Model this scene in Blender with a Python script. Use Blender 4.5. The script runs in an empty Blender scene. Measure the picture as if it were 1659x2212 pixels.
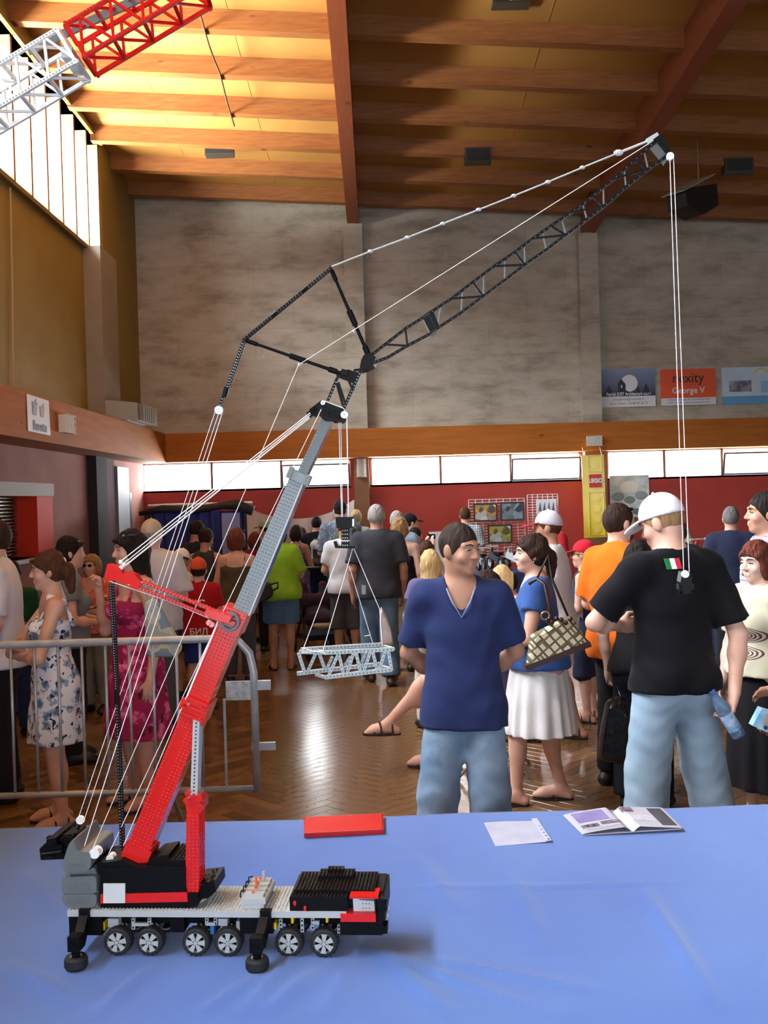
import bpy, math, random
import numpy as np
from mathutils import Vector, Matrix, Quaternion
random.seed(7); np.random.seed(7)
SC = bpy.context.scene
COL = SC.collection
R = math.radians

# ------------------------------------------------------------------ camera
F_PX, CX, CY = 2200.0, 829.5, 1106.0
CAM_Z = 1.80
YAW, PITCH, ROLL = 14.5/2200, 30.0/2200, R(1.6)
_F = Vector((math.sin(YAW)*math.cos(PITCH), math.cos(YAW)*math.cos(PITCH), -math.sin(PITCH)))
_R0 = Vector((math.cos(YAW), -math.sin(YAW), 0))
_U0 = _R0.cross(_F).normalized()
_R = _R0*math.cos(ROLL) - _U0*math.sin(ROLL)
_U = _U0*math.cos(ROLL) + _R0*math.sin(ROLL)
CAMP = Vector((0, 0, CAM_Z))
cam_data = bpy.data.cameras.new('camera')
cam = bpy.data.objects.new('camera', cam_data)
COL.objects.link(cam)
cam_data.sensor_fit = 'VERTICAL'
cam_data.sensor_height = 36.0
cam_data.lens = F_PX/2212*36.0
cam_data.clip_start = 0.05
cam_data.clip_end = 200
m = Matrix((_R, _U, -_F)).transposed().to_4x4()
m.translation = CAMP
cam.matrix_world = m
SC.camera = cam

def ray(px, py):
    return (_F + _R*((px-CX)/F_PX) - _U*((py-CY)/F_PX))
def at(px, py, Y):
    d = ray(px, py)
    return CAMP + d*(Y/d.y)
def at_z(px, py, z):
    d = ray(px, py)
    return CAMP + d*((z-CAM_Z)/d.z)
def at_x(px, py, x):
    d = ray(px, py)
    return CAMP + d*(x/d.x)

# ------------------------------------------------------------------ view
vs = SC.view_settings
vs.view_transform = 'Standard'
vs.look = 'None'
vs.gamma = 1.0
vs.exposure = 0.22
vs.use_curve_mapping = False

# ------------------------------------------------------------------ world: overcast-bright white sky
W = bpy.data.worlds.new('daylight')
SC.world = W
W.use_nodes = True
bg = W.node_tree.nodes['Background']
bg.inputs[0].default_value = (0.84, 0.95, 1.10, 1)
bg.inputs[1].default_value = 3.6

def area_light(name, loc, direction, sx, sy, power, color=(1, 1, 1), spread=180):
    l = bpy.data.lights.new(name, 'AREA')
    l.shape = 'RECTANGLE'; l.size = sx; l.size_y = sy
    l.energy = power; l.color = color; l.spread = R(spread)
    o = bpy.data.objects.new(name, l)
    COL.objects.link(o)
    o.location = loc
    o.rotation_euler = Vector(direction).to_track_quat('-Z', 'Y').to_euler()
    return o

# daylight outside the clerestory of the left wall and the strip windows of the far wall
WALL_X = at(290, 420, 16).x
FAR_Y = 16.0
o = area_light('sunlit_forecourt', (WALL_X-6.0, 5.5, 2.4), (1, 0, 0.35), 25.0, 3.4, 46000, (1.0, 0.98, 0.95))
o = area_light('open_sky', (WALL_X-5.5, 5.5, 10.6), (0.72, 0, -0.70), 25.0, 4.5, 31000, (0.89, 0.96, 1.06))
for i, (xa, xb) in enumerate(((305, 757), (800, 1256), (1312, 1900))):
    a = at(xa, 1030, FAR_Y); b = at(xb, 1030, FAR_Y)
    o = area_light('daylight_strip', ((a.x+b.x)/2, FAR_Y+0.45, at((xa+xb)/2, 1030, FAR_Y).z), (0, -1, 0), b.x-a.x, 0.42, 170 if i == 0 else 230, (0.97, 0.99, 1.0))
    o.rotation_euler = (R(-90), 0, 0)
# the photographer's flash, beside the lens
fl = bpy.data.lights.new('camera_flash', 'POINT')
fl.energy = 34; fl.shadow_soft_size = 0.02; fl.color = (1, 0.98, 0.96)
flo = bpy.data.objects.new('camera_flash', fl)
COL.objects.link(flo); flo.location = (-0.07, -0.01, 1.83)

# ------------------------------------------------------------------ helpers
def lin(c):
    if isinstance(c, str):
        c = c.lstrip('#'); c = [int(c[i:i+2], 16) for i in (0, 2, 4)]
    out = []
    for v in c[:3]:
        v = v/255.0
        out.append(v/12.92 if v <= 0.04045 else ((v+0.055)/1.055)**2.4)
    return (out[0], out[1], out[2], 1.0)

MATS = {}
def mat(name, col='#808080', rough=0.6, metal=0.0, col2=None, scale=8.0, detail=3.0, bump=0.0, bscale=None,
        spec=0.5, sheen=0.0, stretch=None, coat=0.0, transm=0.0, emit=None, estr=0.0, contrast=(0.35, 0.65)):
    if name in MATS:
        return MATS[name]
    m = bpy.data.materials.new(name)
    m.use_nodes = True
    nt = m.node_tree; N = nt.nodes; L = nt.links
    b = N['Principled BSDF']
    b.inputs['Base Color'].default_value = lin(col)
    b.inputs['Roughness'].default_value = rough
    b.inputs['Metallic'].default_value = metal
    b.inputs['Specular IOR Level'].default_value = spec
    b.inputs['Coat Weight'].default_value = coat
    b.inputs['Transmission Weight'].default_value = transm
    if sheen: b.inputs['Sheen Weight'].default_value = sheen
    if emit:
        b.inputs['Emission Color'].default_value = lin(emit)
        b.inputs['Emission Strength'].default_value = estr
    if col2 or bump:
        tc = N.new('ShaderNodeTexCoord')
        mp = N.new('ShaderNodeMapping')
        L.new(tc.outputs['Object'], mp.inputs[0])
        if stretch: mp.inputs['Scale'].default_value = stretch
        if col2:
            nz = N.new('ShaderNodeTexNoise'); nz.inputs['Scale'].default_value = scale; nz.inputs['Detail'].default_value = detail
            L.new(mp.outputs[0], nz.inputs[0])
            rp = N.new('ShaderNodeValToRGB')
            rp.color_ramp.elements[0].position = contrast[0]; rp.color_ramp.elements[1].position = contrast[1]
            rp.color_ramp.elements[0].color = lin(col); rp.color_ramp.elements[1].color = lin(col2)
            L.new(nz.outputs[0], rp.inputs[0])
            L.new(rp.outputs[0], b.inputs['Base Color'])
        if bump:
            nb = N.new('ShaderNodeTexNoise'); nb.inputs['Scale'].default_value = bscale or scale; nb.inputs['Detail'].default_value = 4
            L.new(mp.outputs[0], nb.inputs[0])
            bp = N.new('ShaderNodeBump'); bp.inputs['Strength'].default_value = bump; bp.inputs['Distance'].default_value = 0.02
            L.new(nb.outputs[0], bp.inputs['Height'])
            L.new(bp.outputs[0], b.inputs['Normal'])
    MATS[name] = m
    return m

class MB:
    """collects simple shapes; build() links them as one mesh object"""
    def __init__(s): s.v = []; s.f = []; s.mi = []; s.cur = 0; s.sm = []; s.csm = False
    def add(s, vs, fs):
        n = len(s.v); s.v.extend([tuple(p) for p in vs])
        for f in fs: s.f.append(tuple(i+n for i in f)); s.mi.append(s.cur); s.sm.append(s.csm)
        return s
    def box(s, lo, hi):
        x0, y0, z0 = lo; x1, y1, z1 = hi
        return s.add([(x0,y0,z0),(x1,y0,z0),(x1,y1,z0),(x0,y1,z0),(x0,y0,z1),(x1,y0,z1),(x1,y1,z1),(x0,y1,z1)],
                     [(0,3,2,1),(4,5,6,7),(0,1,5,4),(1,2,6,5),(2,3,7,6),(3,0,4,7)])
    def frame(s, p0, p1, up):
        d = (Vector(p1)-Vector(p0)).normalized(); up = Vector(up)
        w = d.cross(up)
        if w.length < 1e-5: w = d.orthogonal()
        w.normalize(); u = w.cross(d).normalized()
        return d, w, u
    def bar(s, p0, p1, w, h, up=(0,0,1), w1=None, h1=None):
        p0 = Vector(p0); p1 = Vector(p1)
        d, a, u = s.frame(p0, p1, up)
        w1 = w if w1 is None else w1; h1 = h if h1 is None else h1
        vs = []
        for p, ww, hh in ((p0, w, h), (p1, w1, h1)):
            for sx, sy in ((-1,-1),(1,-1),(1,1),(-1,1)):
                vs.append(p + a*(sx*ww/2) + u*(sy*hh/2))
        return s.add(vs, [(0,1,2,3),(7,6,5,4),(0,4,5,1),(1,5,6,2),(2,6,7,3),(3,7,4,0)])
    def tube(s, p0, p1, r, r1=None, n=8, caps=True):
        p0 = Vector(p0); p1 = Vector(p1); r1 = r if r1 is None else r1
        d, a, u = s.frame(p0, p1, (0.13,0.31,0.94))
        vs = []
        for p, rr in ((p0, r), (p1, r1)):
            for i in range(n):
                t = 2*math.pi*i/n
                vs.append(p + a*(rr*math.cos(t)) + u*(rr*math.sin(t)))
        fs = [(i, (i+1) % n, n+(i+1) % n, n+i) for i in range(n)]
        if caps: fs += [tuple(range(n-1, -1, -1)), tuple(range(n, 2*n))]
        return s.add(vs, fs)
    def path(s, pts, r, n=6, closed=False):
        pts = [Vector(p) for p in pts]; k = len(pts)
        base = len(s.v); vs = []; prev = None
        for i, p in enumerate(pts):
            if closed: d = pts[(i+1) % k]-pts[i-1]
            else: d = pts[min(i+1, k-1)]-pts[max(i-1, 0)]
            d.normalize()
            if prev is None: a = d.orthogonal().normalized()
            else:
                a = prev - d*prev.dot(d)
                a = a.normalized() if a.length > 1e-6 else d.orthogonal().normalized()
            prev = a; u = d.cross(a)
            rr = r[i] if isinstance(r, (list, tuple)) else r
            for j in range(n):
                t = 2*math.pi*j/n
                vs.append(p + a*(rr*math.cos(t)) + u*(rr*math.sin(t)))
        fs = []
        for i in range(k if closed else k-1):
            i2 = (i+1) % k
            for j in range(n): fs.append((i*n+j, i*n+(j+1) % n, i2*n+(j+1) % n, i2*n+j))
        if not closed: fs += [tuple(range(n-1, -1, -1)), tuple(range((k-1)*n, k*n))]
        return s.add(vs, fs)
    def disc(s, c, axis, r, depth, n=16, r1=None):
        c = Vector(c); ax = Vector(axis).normalized()
        return s.tube(c-ax*(depth/2), c+ax*(depth/2), r, r1, n)
    def prism(s, poly, ext):
        """poly: 3d points (planar), ext: extrusion vector"""
        e = Vector(ext); n = len(poly)
        vs = [Vector(p) for p in poly] + [Vector(p)+e for p in poly]
        nor = Vector((0,0,0))
        for i in range(n):
            a = Vector(poly[i]); b = Vector(poly[(i+1) % n]); nor += a.cross(b)
        fs = [(i, (i+1) % n, n+(i+1) % n, n+i) for i in range(n)] + [tuple(range(n-1, -1, -1)), tuple(range(n, 2*n))]
        if nor.dot(e) < 0: fs = [tuple(reversed(f)) for f in fs]
        return s.add(vs, fs)
    def lathe(s, prof, n=24, c=(0,0,0), axis='z'):
        vs = []; k = len(prof)
        for r, z in prof:
            for j in range(n):
                t = 2*math.pi*j/n
                p = (r*math.cos(t), r*math.sin(t), z)
                if axis == 'y': p = (p[0], -p[2], p[1])
                elif axis == 'x': p = (p[2], p[0], p[1])
                vs.append((p[0]+c[0], p[1]+c[1], p[2]+c[2]))
        fs = []
        for i in range(k-1):
            for j in range(n): fs.append((i*n+j, i*n+(j+1) % n, (i+1)*n+(j+1) % n, (i+1)*n+j))
        return s.add(vs, fs)
    def ball(s, c, r, n=12, m=8, sc=(1,1,1), rot=None):
        vs = []; c = Vector(c)
        for i in range(m+1):
            a = math.pi*i/m
            for j in range(n):
                t = 2*math.pi*j/n
                p = Vector((r*sc[0]*math.sin(a)*math.cos(t), r*sc[1]*math.sin(a)*math.sin(t), r*sc[2]*math.cos(a)))
                if rot is not None: p = rot @ p
                vs.append(c+p)
        fs = [(i*n+j, (i+1)*n+j, (i+1)*n+(j+1) % n, i*n+(j+1) % n) for i in range(m) for j in range(n)]
        return s.add(vs, fs)
    def stud(s, c, nrm, r=0.0024, h=0.0017, n=6):
        c = Vector(c); nn = Vector(nrm).normalized()
        a = nn.orthogonal().normalized(); u = nn.cross(a)
        ring = [a*math.cos(2*math.pi*i/n) + u*math.sin(2*math.pi*i/n) for i in range(n)]
        prof = ((1.0, 0.0), (1.0, 0.72), (0.9, 0.9), (0.5, 1.04))
        vs = [c+d*r*q+nn*h*z for q, z in prof for d in ring]+[c+nn*h*1.10]
        fs = [(k*n+i, k*n+(i+1) % n, (k+1)*n+(i+1) % n, (k+1)*n+i) for k in range(3) for i in range(n)]+[(3*n+i, 3*n+(i+1) % n, 4*n) for i in range(n)]
        s.add(vs[:2*n], fs[:n])
        s.csm = True
        s.add(vs[n:], [tuple(i-n for i in f) for f in fs[n:]])
        s.csm = False
        return s
    def mesh(s, name, mats, smooth=False):
        me = bpy.data.meshes.new(name)
        me.from_pydata(s.v, [], s.f)
        if not isinstance(mats, (list, tuple)): mats = [mats]
        for mm in mats: me.materials.append(mm)
        if len(mats) > 1: me.polygons.foreach_set('material_index', s.mi)
        if smooth: me.polygons.foreach_set('use_smooth', [True]*len(s.f))
        elif any(s.sm): me.polygons.foreach_set('use_smooth', s.sm)
        me.update()
        return me
    def build(s, name, mats, parent=None, smooth=False, **kw):
        return link(name, s.mesh(name, mats, smooth), parent, **kw)

def link(name, data, parent=None, loc=None, rot=None, **kw):
    o = bpy.data.objects.new(name, data)
    COL.objects.link(o)
    if parent is not None: o.parent = parent
    if loc is not None: o.location = loc
    if rot is not None: o.rotation_euler = rot
    for k, v in kw.items(): o[k] = v
    return o
def thing(name, label, cat, loc=(0,0,0), rotz=0.0, group=None, **kw):
    o = link(name, None, None, loc, (0,0,rotz), label=label, category=cat, **kw)
    o.empty_display_size = 0.1
    if group: o['group'] = group
    return o
def tag(o, label, cat, group=None, kind=None):
    o['label'] = label; o['category'] = cat
    if group: o['group'] = group
    if kind: o['kind'] = kind
    return o
def struct(o):
    o['kind'] = 'structure'; return o
def copy_tree(o, parent=None):
    c = o.copy(); COL.objects.link(c)
    if parent is not None: c.parent = parent
    for ch in list(o.children): copy_tree(ch, c)
    return c
def text_mesh(name, body, size, material, parent=None, loc=(0,0,0), rot=(R(90),0,0), align='CENTER', ext=0.001, bold=0.0, sx=1.0, **kw):
    cu = bpy.data.curves.new(name, 'FONT')
    cu.body = body; cu.size = size; cu.align_x = align; cu.align_y = 'CENTER'; cu.extrude = ext; cu.offset = bold
    cu.resolution_u = 3
    t = bpy.data.objects.new(name, cu)
    COL.objects.link(t)
    dg = bpy.context.evaluated_depsgraph_get()
    me = bpy.data.meshes.new_from_object(t.evaluated_get(dg))
    bpy.data.objects.remove(t); bpy.data.curves.remove(cu)
    me.name = name; me.materials.clear(); me.materials.append(material)
    o = link(name, me, parent, loc, rot, **kw); o.scale = (sx, 1, 1)
    return o
# ================================================================== the hall
def node_mat(name, rough=0.6):
    m = bpy.data.materials.new(name); m.use_nodes = True
    nt = m.node_tree
    return m, nt.nodes, nt.links, nt.nodes['Principled BSDF']
def ramp(N, L, src, stops):
    r = N.new('ShaderNodeValToRGB'); e = r.color_ramp.elements
    while len(e) < len(stops): e.new(0.5)
    for i, (p, c) in enumerate(stops): e[i].position = p; e[i].color = lin(c)
    L.new(src, r.inputs[0]); return r.outputs[0]
def mixc(N, L, a, b, fac, mode='MULTIPLY'):
    n = N.new('ShaderNodeMix'); n.data_type = 'RGBA'; n.blend_type = mode
    for sock, v in ((n.inputs[6], a), (n.inputs[7], b), (n.inputs[0], fac)):
        if hasattr(v, 'is_linked'): L.new(v, sock)
        else: sock.default_value = v
    return n.outputs[2]

def wood_mat(name, c1, c2, rough, stretch, knots='#6a3a1c', scale=1.0):
    m, N, L, b = node_mat(name)
    tc = N.new('ShaderNodeTexCoord'); mp = N.new('ShaderNodeMapping'); mp.inputs['Scale'].default_value = stretch
    L.new(tc.outputs['Object'], mp.inputs[0])
    n1 = N.new('ShaderNodeTexNoise'); n1.inputs['Scale'].default_value = 3*scale; n1.inputs['Detail'].default_value = 6
    L.new(mp.outputs[0], n1.inputs[0])
    c = ramp(N, L, n1.outputs[0], [(0.3, c1), (0.7, c2)])
    v = N.new('ShaderNodeTexVoronoi'); v.inputs['Scale'].default_value = 1.3*scale
    mp2 = N.new('ShaderNodeMapping'); mp2.inputs['Scale'].default_value = (1.2, 1, 3)
    L.new(tc.outputs['Object'], mp2.inputs[0]); L.new(mp2.outputs[0], v.inputs[0])
    k = ramp(N, L, v.outputs['Distance'], [(0.03, knots), (0.09, '#ffffff')])
    L.new(mixc(N, L, c, k, 0.7), b.inputs['Base Color'])
    b.inputs['Roughness'].default_value = rough
    return m
M_PURLIN = wood_mat('pine_purlin', '#80491f', '#965f2c', 0.55, (1.5, 14, 14))
M_PANEL = mat('ceiling_board', '#a97835', 0.7, col2='#9c6e30', scale=1.2, contrast=(0.3, 0.7))
M_BEAM = wood_mat('glulam_beam', '#7a3a1c', '#8a4623', 0.5, (14, 1.0, 14), '#7d3c20')
M_OLIVE = mat('olive_plaster', '#877232', 0.75, col2='#80692c', scale=2, bump=0.08, bscale=30)

def concrete_mat():
    m, N, L, b = node_mat('board_marked_concrete')
    tc = N.new('ShaderNodeTexCoord')
    mp = N.new('ShaderNodeMapping'); mp.inputs['Scale'].default_value = (0.9, 1, 2.6); L.new(tc.outputs['Object'], mp.inputs[0])
    n1 = N.new('ShaderNodeTexNoise'); n1.inputs['Scale'].default_value = 1.5; n1.inputs['Detail'].default_value = 7; n1.inputs['Roughness'].default_value = 0.65
    L.new(mp.outputs[0], n1.inputs[0])
    c = ramp(N, L, n1.outputs[0], [(0.28, '#827a6b'), (0.5, '#aea595'), (0.72, '#bfb8aa')])
    # panel joints: brick pattern laid in the wall's own x-z plane
    sep = N.new('ShaderNodeSeparateXYZ'); cmb = N.new('ShaderNodeCombineXYZ')
    L.new(tc.outputs['Object'], sep.inputs[0]); L.new(sep.outputs[0], cmb.inputs[0]); L.new(sep.outputs[2], cmb.inputs[1])
    br = N.new('ShaderNodeTexBrick'); br.inputs['Scale'].default_value = 1.0
    br.inputs['Brick Width'].default_value = 1.22; br.inputs['Row Height'].default_value = 0.5; br.inputs['Mortar Size'].default_value = 0.008
    br.inputs['Color1'].default_value = (1, 1, 1, 1); br.inputs['Color2'].default_value = (0.86, 0.86, 0.85, 1); br.inputs['Mortar'].default_value = (0.74, 0.73, 0.7, 1)
    L.new(cmb.outputs[0], br.inputs[0])
    L.new(mixc(N, L, c, br.outputs[0], 0.5), b.inputs['Base Color'])
    n2 = N.new('ShaderNodeTexNoise'); n2.inputs['Scale'].default_value = 14; n2.inputs['Detail'].default_value = 5
    L.new(mp.outputs[0], n2.inputs[0])
    bp = N.new('ShaderNodeBump'); bp.inputs['Strength'].default_value = 0.25; bp.inputs['Distance'].default_value = 0.02
    L.new(n2.outputs[0], bp.inputs['Height']); L.new(bp.outputs[0], b.inputs['Normal'])
    b.inputs['Roughness'].default_value = 0.85
    return m
M_CONC = concrete_mat()
M_FASCIA = wood_mat('plywood_fascia', '#9c5a24', '#ab672c', 0.75, (0.6, 0.6, 6), '#8f5220')
M_FASCIA.node_tree.nodes['Principled BSDF'].inputs['Specular IOR Level'].default_value = 0.12
M_REDWALL = mat('red_painted_wall', '#a8372a', 0.55, col2='#9c3026', scale=1.5)
M_SALMON = mat('salmon_plaster', '#a8766c', 0.85, col2='#9c6a60', scale=2, spec=0.1)
M_BRIGHTRED = mat('bright_red_panel', '#d2341a', 0.7, spec=0.15)
M_MAROON = mat('maroon_paint', '#4a2224', 0.8, spec=0.1)
M_GREYPANEL = mat('grey_metal_panel', '#8d8d92', 0.6, spec=0.2)
M_PILLAR = mat('brown_pillar_paint', '#8c6242', 0.6, col2='#83593b', scale=4)
M_FRAME = mat('white_window_frame', '#e6e0d2', 0.5)
M_FIN = mat('pale_timber_fin', '#8f6f58', 0.8, col2='#866750', scale=3, spec=0.15)
M_DARKMETAL = mat('dark_metal', '#2b2a2a', 0.45, 0.4)
M_SHEETMETAL = mat('grey_sheet_metal', '#8b8780', 0.5, 0.3, col2='#7d7972', scale=4)
def pane_mat():
    m = bpy.data.materials.new('window_glass'); m.use_nodes = True
    N = m.node_tree.nodes; L = m.node_tree.links
    N.remove(N['Principled BSDF'])
    t = N.new('ShaderNodeBsdfTransparent'); g = N.new('ShaderNodeBsdfGlossy'); g.inputs['Roughness'].default_value = 0.05
    t.inputs[0].default_value = (0.96, 0.98, 0.98, 1)
    mx = N.new('ShaderNodeMixShader'); mx.inputs[0].default_value = 0.06
    L.new(t.outputs[0], mx.inputs[1]); L.new(g.outputs[0], mx.inputs[2]); L.new(mx.outputs[0], N['Material Output'].inputs[0])
    return m
M_PANE = pane_mat()

CA = at(290, 412, FAR_Y); CB = at(1650, 465, FAR_Y)
SLX = (CB.z-CA.z)/(CB.x-CA.x); SLY = -0.058
def ceil_z(x, y): return CA.z + SLX*(x-CA.x) + SLY*(y-FAR_Y)
RIGHT_X, BACK_Y = 11.0, -7.0

# ---- floor with herringbone parquet
def parquet_mat():
    m, N, L, b = node_mat('varnished_parquet')
    g = N.new('ShaderNodeNewGeometry'); tc = N.new('ShaderNodeTexCoord')
    c = ramp(N, L, g.outputs['Random Per Island'], [(0.0, '#5f4327'), (0.35, '#715233'), (0.7, '#7f5f3e'), (1.0, '#8a6a48')])
    n = N.new('ShaderNodeTexNoise'); n.inputs['Scale'].default_value = 6; n.inputs['Detail'].default_value = 5
    L.new(tc.outputs['Object'], n.inputs[0])
    c2 = ramp(N, L, n.outputs[0], [(0.3, '#c9c9c9'), (0.7, '#ffffff')])
    L.new(mixc(N, L, c, c2, 0.6), b.inputs['Base Color'])
    r = N.new('ShaderNodeMapRange'); r.inputs[3].default_value = 0.18; r.inputs[4].default_value = 0.30
    L.new(n.outputs[0], r.inputs[0]); L.new(r.outputs[0], b.inputs['Roughness'])
    b.inputs['Specular IOR Level'].default_value = 0.6
    return m
M_PARQ = parquet_mat()
M_SUBFLOOR = mat('dark_floor_joint', '#3a2415', 0.35)
floor = MB().box((WALL_X-0.6, BACK_Y, -0.2), (RIGHT_X, FAR_Y+0.3, -0.006)).build('floor', M_SUBFLOOR)
struct(floor)
PL, PW = 0.42, 0.084
def plank_mesh():
    b = MB(); t = 0.0015
    x, y = PL/2-0.0012, PW/2-0.0012
    b.add([(-x,-y,-0.012),(x,-y,-0.012),(x,y,-0.012),(-x,y,-0.012),(-x,-y,-t),(x,-y,-t),(x,y,-t),(-x,y,-t),
           (-x+t,-y+t,0),(x-t,-y+t,0),(x-t,y-t,0),(-x+t,y-t,0)],
          [(0,1,5,4),(1,2,6,5),(2,3,7,6),(3,0,4,7),(4,5,9,8),(5,6,10,9),(6,7,11,10),(7,4,8,11),(8,9,10,11)])
    return b
pm = plank_mesh()
plank_me = pm.mesh('plank', M_PARQ)
def herringbone(x0, x1, y0, y1):
    """herringbone lattice: one plank along u, one along v per cell"""
    a = math.pi/4; out = []
    ca, sa = math.cos(a), math.sin(a)
    for n in range(-260, 261):
        for q in range(-30, 31):
            u = n*PW + q*PL; v = n*PW - q*PL
            for (du, dv, ang) in ((PL/2, PW/2, 0), (PW/2, PW+PL/2, 90)):
                uu, vv = u+du, v+dv
                X = ca*uu - sa*vv; Y = sa*uu + ca*vv + 8
                if x0 < X < x1 and y0 < Y < y1: out.append((X, Y, a + R(ang)))
    return out
planks = herringbone(WALL_X+0.25, 6.3, 3.9, FAR_Y-0.3)
def vis_area(p):
    X, Y, a = p
    px = 815 + X*2200/Y
    inside = 0 if (px < 560 or px > 1560) else 1
    clear = 1 if (560 < px < 900 and Y < 10) else 0
    return (-inside*1 - clear*2, Y)
planks.sort(key=vis_area)
rng = random.Random(3)
rest = MB()
for i, (X, Y, a) in enumerate(planks):
    tx, ty = rng.gauss(0, 0.0028), rng.gauss(0, 0.0016)
    mtx = Matrix.Translation((X, Y, -0.0005)) @ Matrix.Rotation(a, 4, 'Z') @ Matrix.Rotation(tx, 4, 'X') @ Matrix.Rotation(ty, 4, 'Y')
    if i < 300:
        o = link('plank', plank_me, floor); o.matrix_world = mtx; o.matrix_local = mtx
    else:
        rest.add([mtx @ Vector(v) for v in pm.v], pm.f)
o = rest.build('parquet', M_PARQ, floor, kind='stuff')

# ---- ceiling, purlins, glulam beams
def slab(x0, x1, y0, y1, dz0, dz1):
    b = MB()
    vs = [(x, y, ceil_z(x, y)+dz) for dz in (dz0, dz1) for (x, y) in ((x0,y0),(x1,y0),(x1,y1),(x0,y1))]
    return b.add(vs, [(0,3,2,1),(4,5,6,7),(0,1,5,4),(1,2,6,5),(2,3,7,6),(3,0,4,7)])
ceiling = struct(slab(WALL_X-0.5, RIGHT_X, BACK_Y, FAR_Y+0.3, 0, 0.15).build('ceiling', M_PANEL))
PUR_Y = [15.62-k*1.0 for k in range(0, 22)]
for y in PUR_Y:
    slab(WALL_X, RIGHT_X, y-0.06, y+0.06, -0.21, 0.0).build('purlin', M_PURLIN, ceiling)
BX1 = at(763, 490, FAR_Y).x; BX2 = at(1267, 507, FAR_Y).x; BSP = BX2-BX1
for bx in (BX1, BX2, BX2+BSP):
    d = 0.42
    slab(bx-0.09, bx+0.09, BACK_Y, FAR_Y, -d-0.21+0.2, 0.0).build('glulam_beam', M_BEAM, ceiling)
# board joints of the soffit: thin battens seen as hairlines
for x in (-2.6, -1.4, 1.9):
    slab(x-0.004, x+0.004, 6, FAR_Y, -0.003, 0.0).build('board_joint', mat('joint_brown', '#a87636', 0.7), ceiling)

# ---- left wall: olive plaster with a clerestory strip
WB = at_x(218, 562, WALL_X).z; WT = at_x(224, 327, WALL_X).z; WY1 = at_x(219, 450, WALL_X).y
WY0 = -5.0
BAND_B = at(830, 986, 15.6).z; BAND_T = at(830, 924, 15.6).z
lw = MB()
th = 0.45
lw.box((WALL_X-th, BACK_Y, BAND_T-0.2), (WALL_X, FAR_Y+0.3, WB))
lw.box((WALL_X-th, WY1, WB), (WALL_X, FAR_Y+0.3, WT))
lw.box((WALL_X-th, BACK_Y, WB), (WALL_X, WY0, WT))
ztop = ceil_z(WALL_X, BACK_Y)
lw.box((WALL_X-th, BACK_Y, WT), (WALL_X, FAR_Y+0.3, ztop))
wall_left = struct(lw.build('wall_left', M_OLIVE))
lw2 = MB()
sh0 = at_x(112, 1100, WALL_X).y      # edge of the serving hatch recess
lw2.box((WALL_X-th, sh0, 0), (WALL_X, FAR_Y+0.3, BAND_T-0.2))
hz0 = at_x(60, 1206, WALL_X).z; hz1 = at_x(60, 1047, WALL_X).z
lw2.box((WALL_X-th, BACK_Y, 0), (WALL_X, sh0, hz0))
lw2.box((WALL_X-th, BACK_Y, hz1), (WALL_X, sh0, BAND_T-0.2))
lw2.box((WALL_X-th-0.05, BACK_Y, hz0), (WALL_X-th, sh0, hz1))
wall_low = struct(lw2.build('wall_left', M_SALMON))
# hatch: roller shutter, lintel, sill, red jamb
hatch = struct(link('door_1', None, None, (WALL_X, sh0, 0)))
hatch['label'] = 'steel roller shutter of the serving hatch with a red jamb'
sy1 = at_x(78, 1100, WALL_X).y-sh0
n = 18
for i in range(n):
    z0 = hz0+0.02+(hz1-0.1-hz0)*i/n; dz = (hz1-0.1-hz0)/n
    MB().add([(-0.24,-5,z0),(-0.24,sy1,z0),(-0.2,-5,z0+dz*0.35),(-0.2,sy1,z0+dz*0.35),(-0.2,-5,z0+dz*0.65),(-0.2,sy1,z0+dz*0.65),(-0.24,-5,z0+dz*0.98),(-0.24,sy1,z0+dz*0.98)],
             [(0,1,3,2),(2,3,5,4),(4,5,7,6)]).build('slat', mat('shutter_steel', '#9b9084', 0.32, 0.75), hatch)
MB().box((-0.4, sy1, hz0), (0.012, 0, hz1-0.1)).build('jamb', M_BRIGHTRED, hatch)
MB().box((-0.4, -5, hz1-0.12), (0.03, 0.0, hz1+0.02)).build('lintel', mat('lintel_cream', '#a5968c', 0.7, spec=0.2), hatch)
MB().box((-0.4, -5, hz0-0.04), (0.07, 0.02, hz0)).build('sill', mat('sill_steel', '#c9c6c2', 0.3, 0.5), hatch)
# dark corner columns and grey panel on the lower left wall
def wall_slab(name, pa, pb, z0, z1, d, m):
    ya = at_x(pa, 1050, WALL_X).y; yb = at_x(pb, 1050, WALL_X).y
    return struct(MB().box((WALL_X-0.02, ya, z0), (WALL_X+d, yb, z1)).build(name, m))
wall_slab('trim_1', 189, 212, 0, BAND_B, 0.12, mat('charcoal_column', '#3a3234', 0.85, spec=0.1))
wall_slab('trim_2', 212, 237, 0, BAND_B, 0.07, M_MAROON)
wall_slab('trim_3', 239, 264, 0, BAND_B-0.1, 0.10, M_GREYPANEL)
wall_slab('trim_4', 268, 272, 0, at_x(270, 1065, WALL_X).z, 0.08, M_DARKMETAL)

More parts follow.
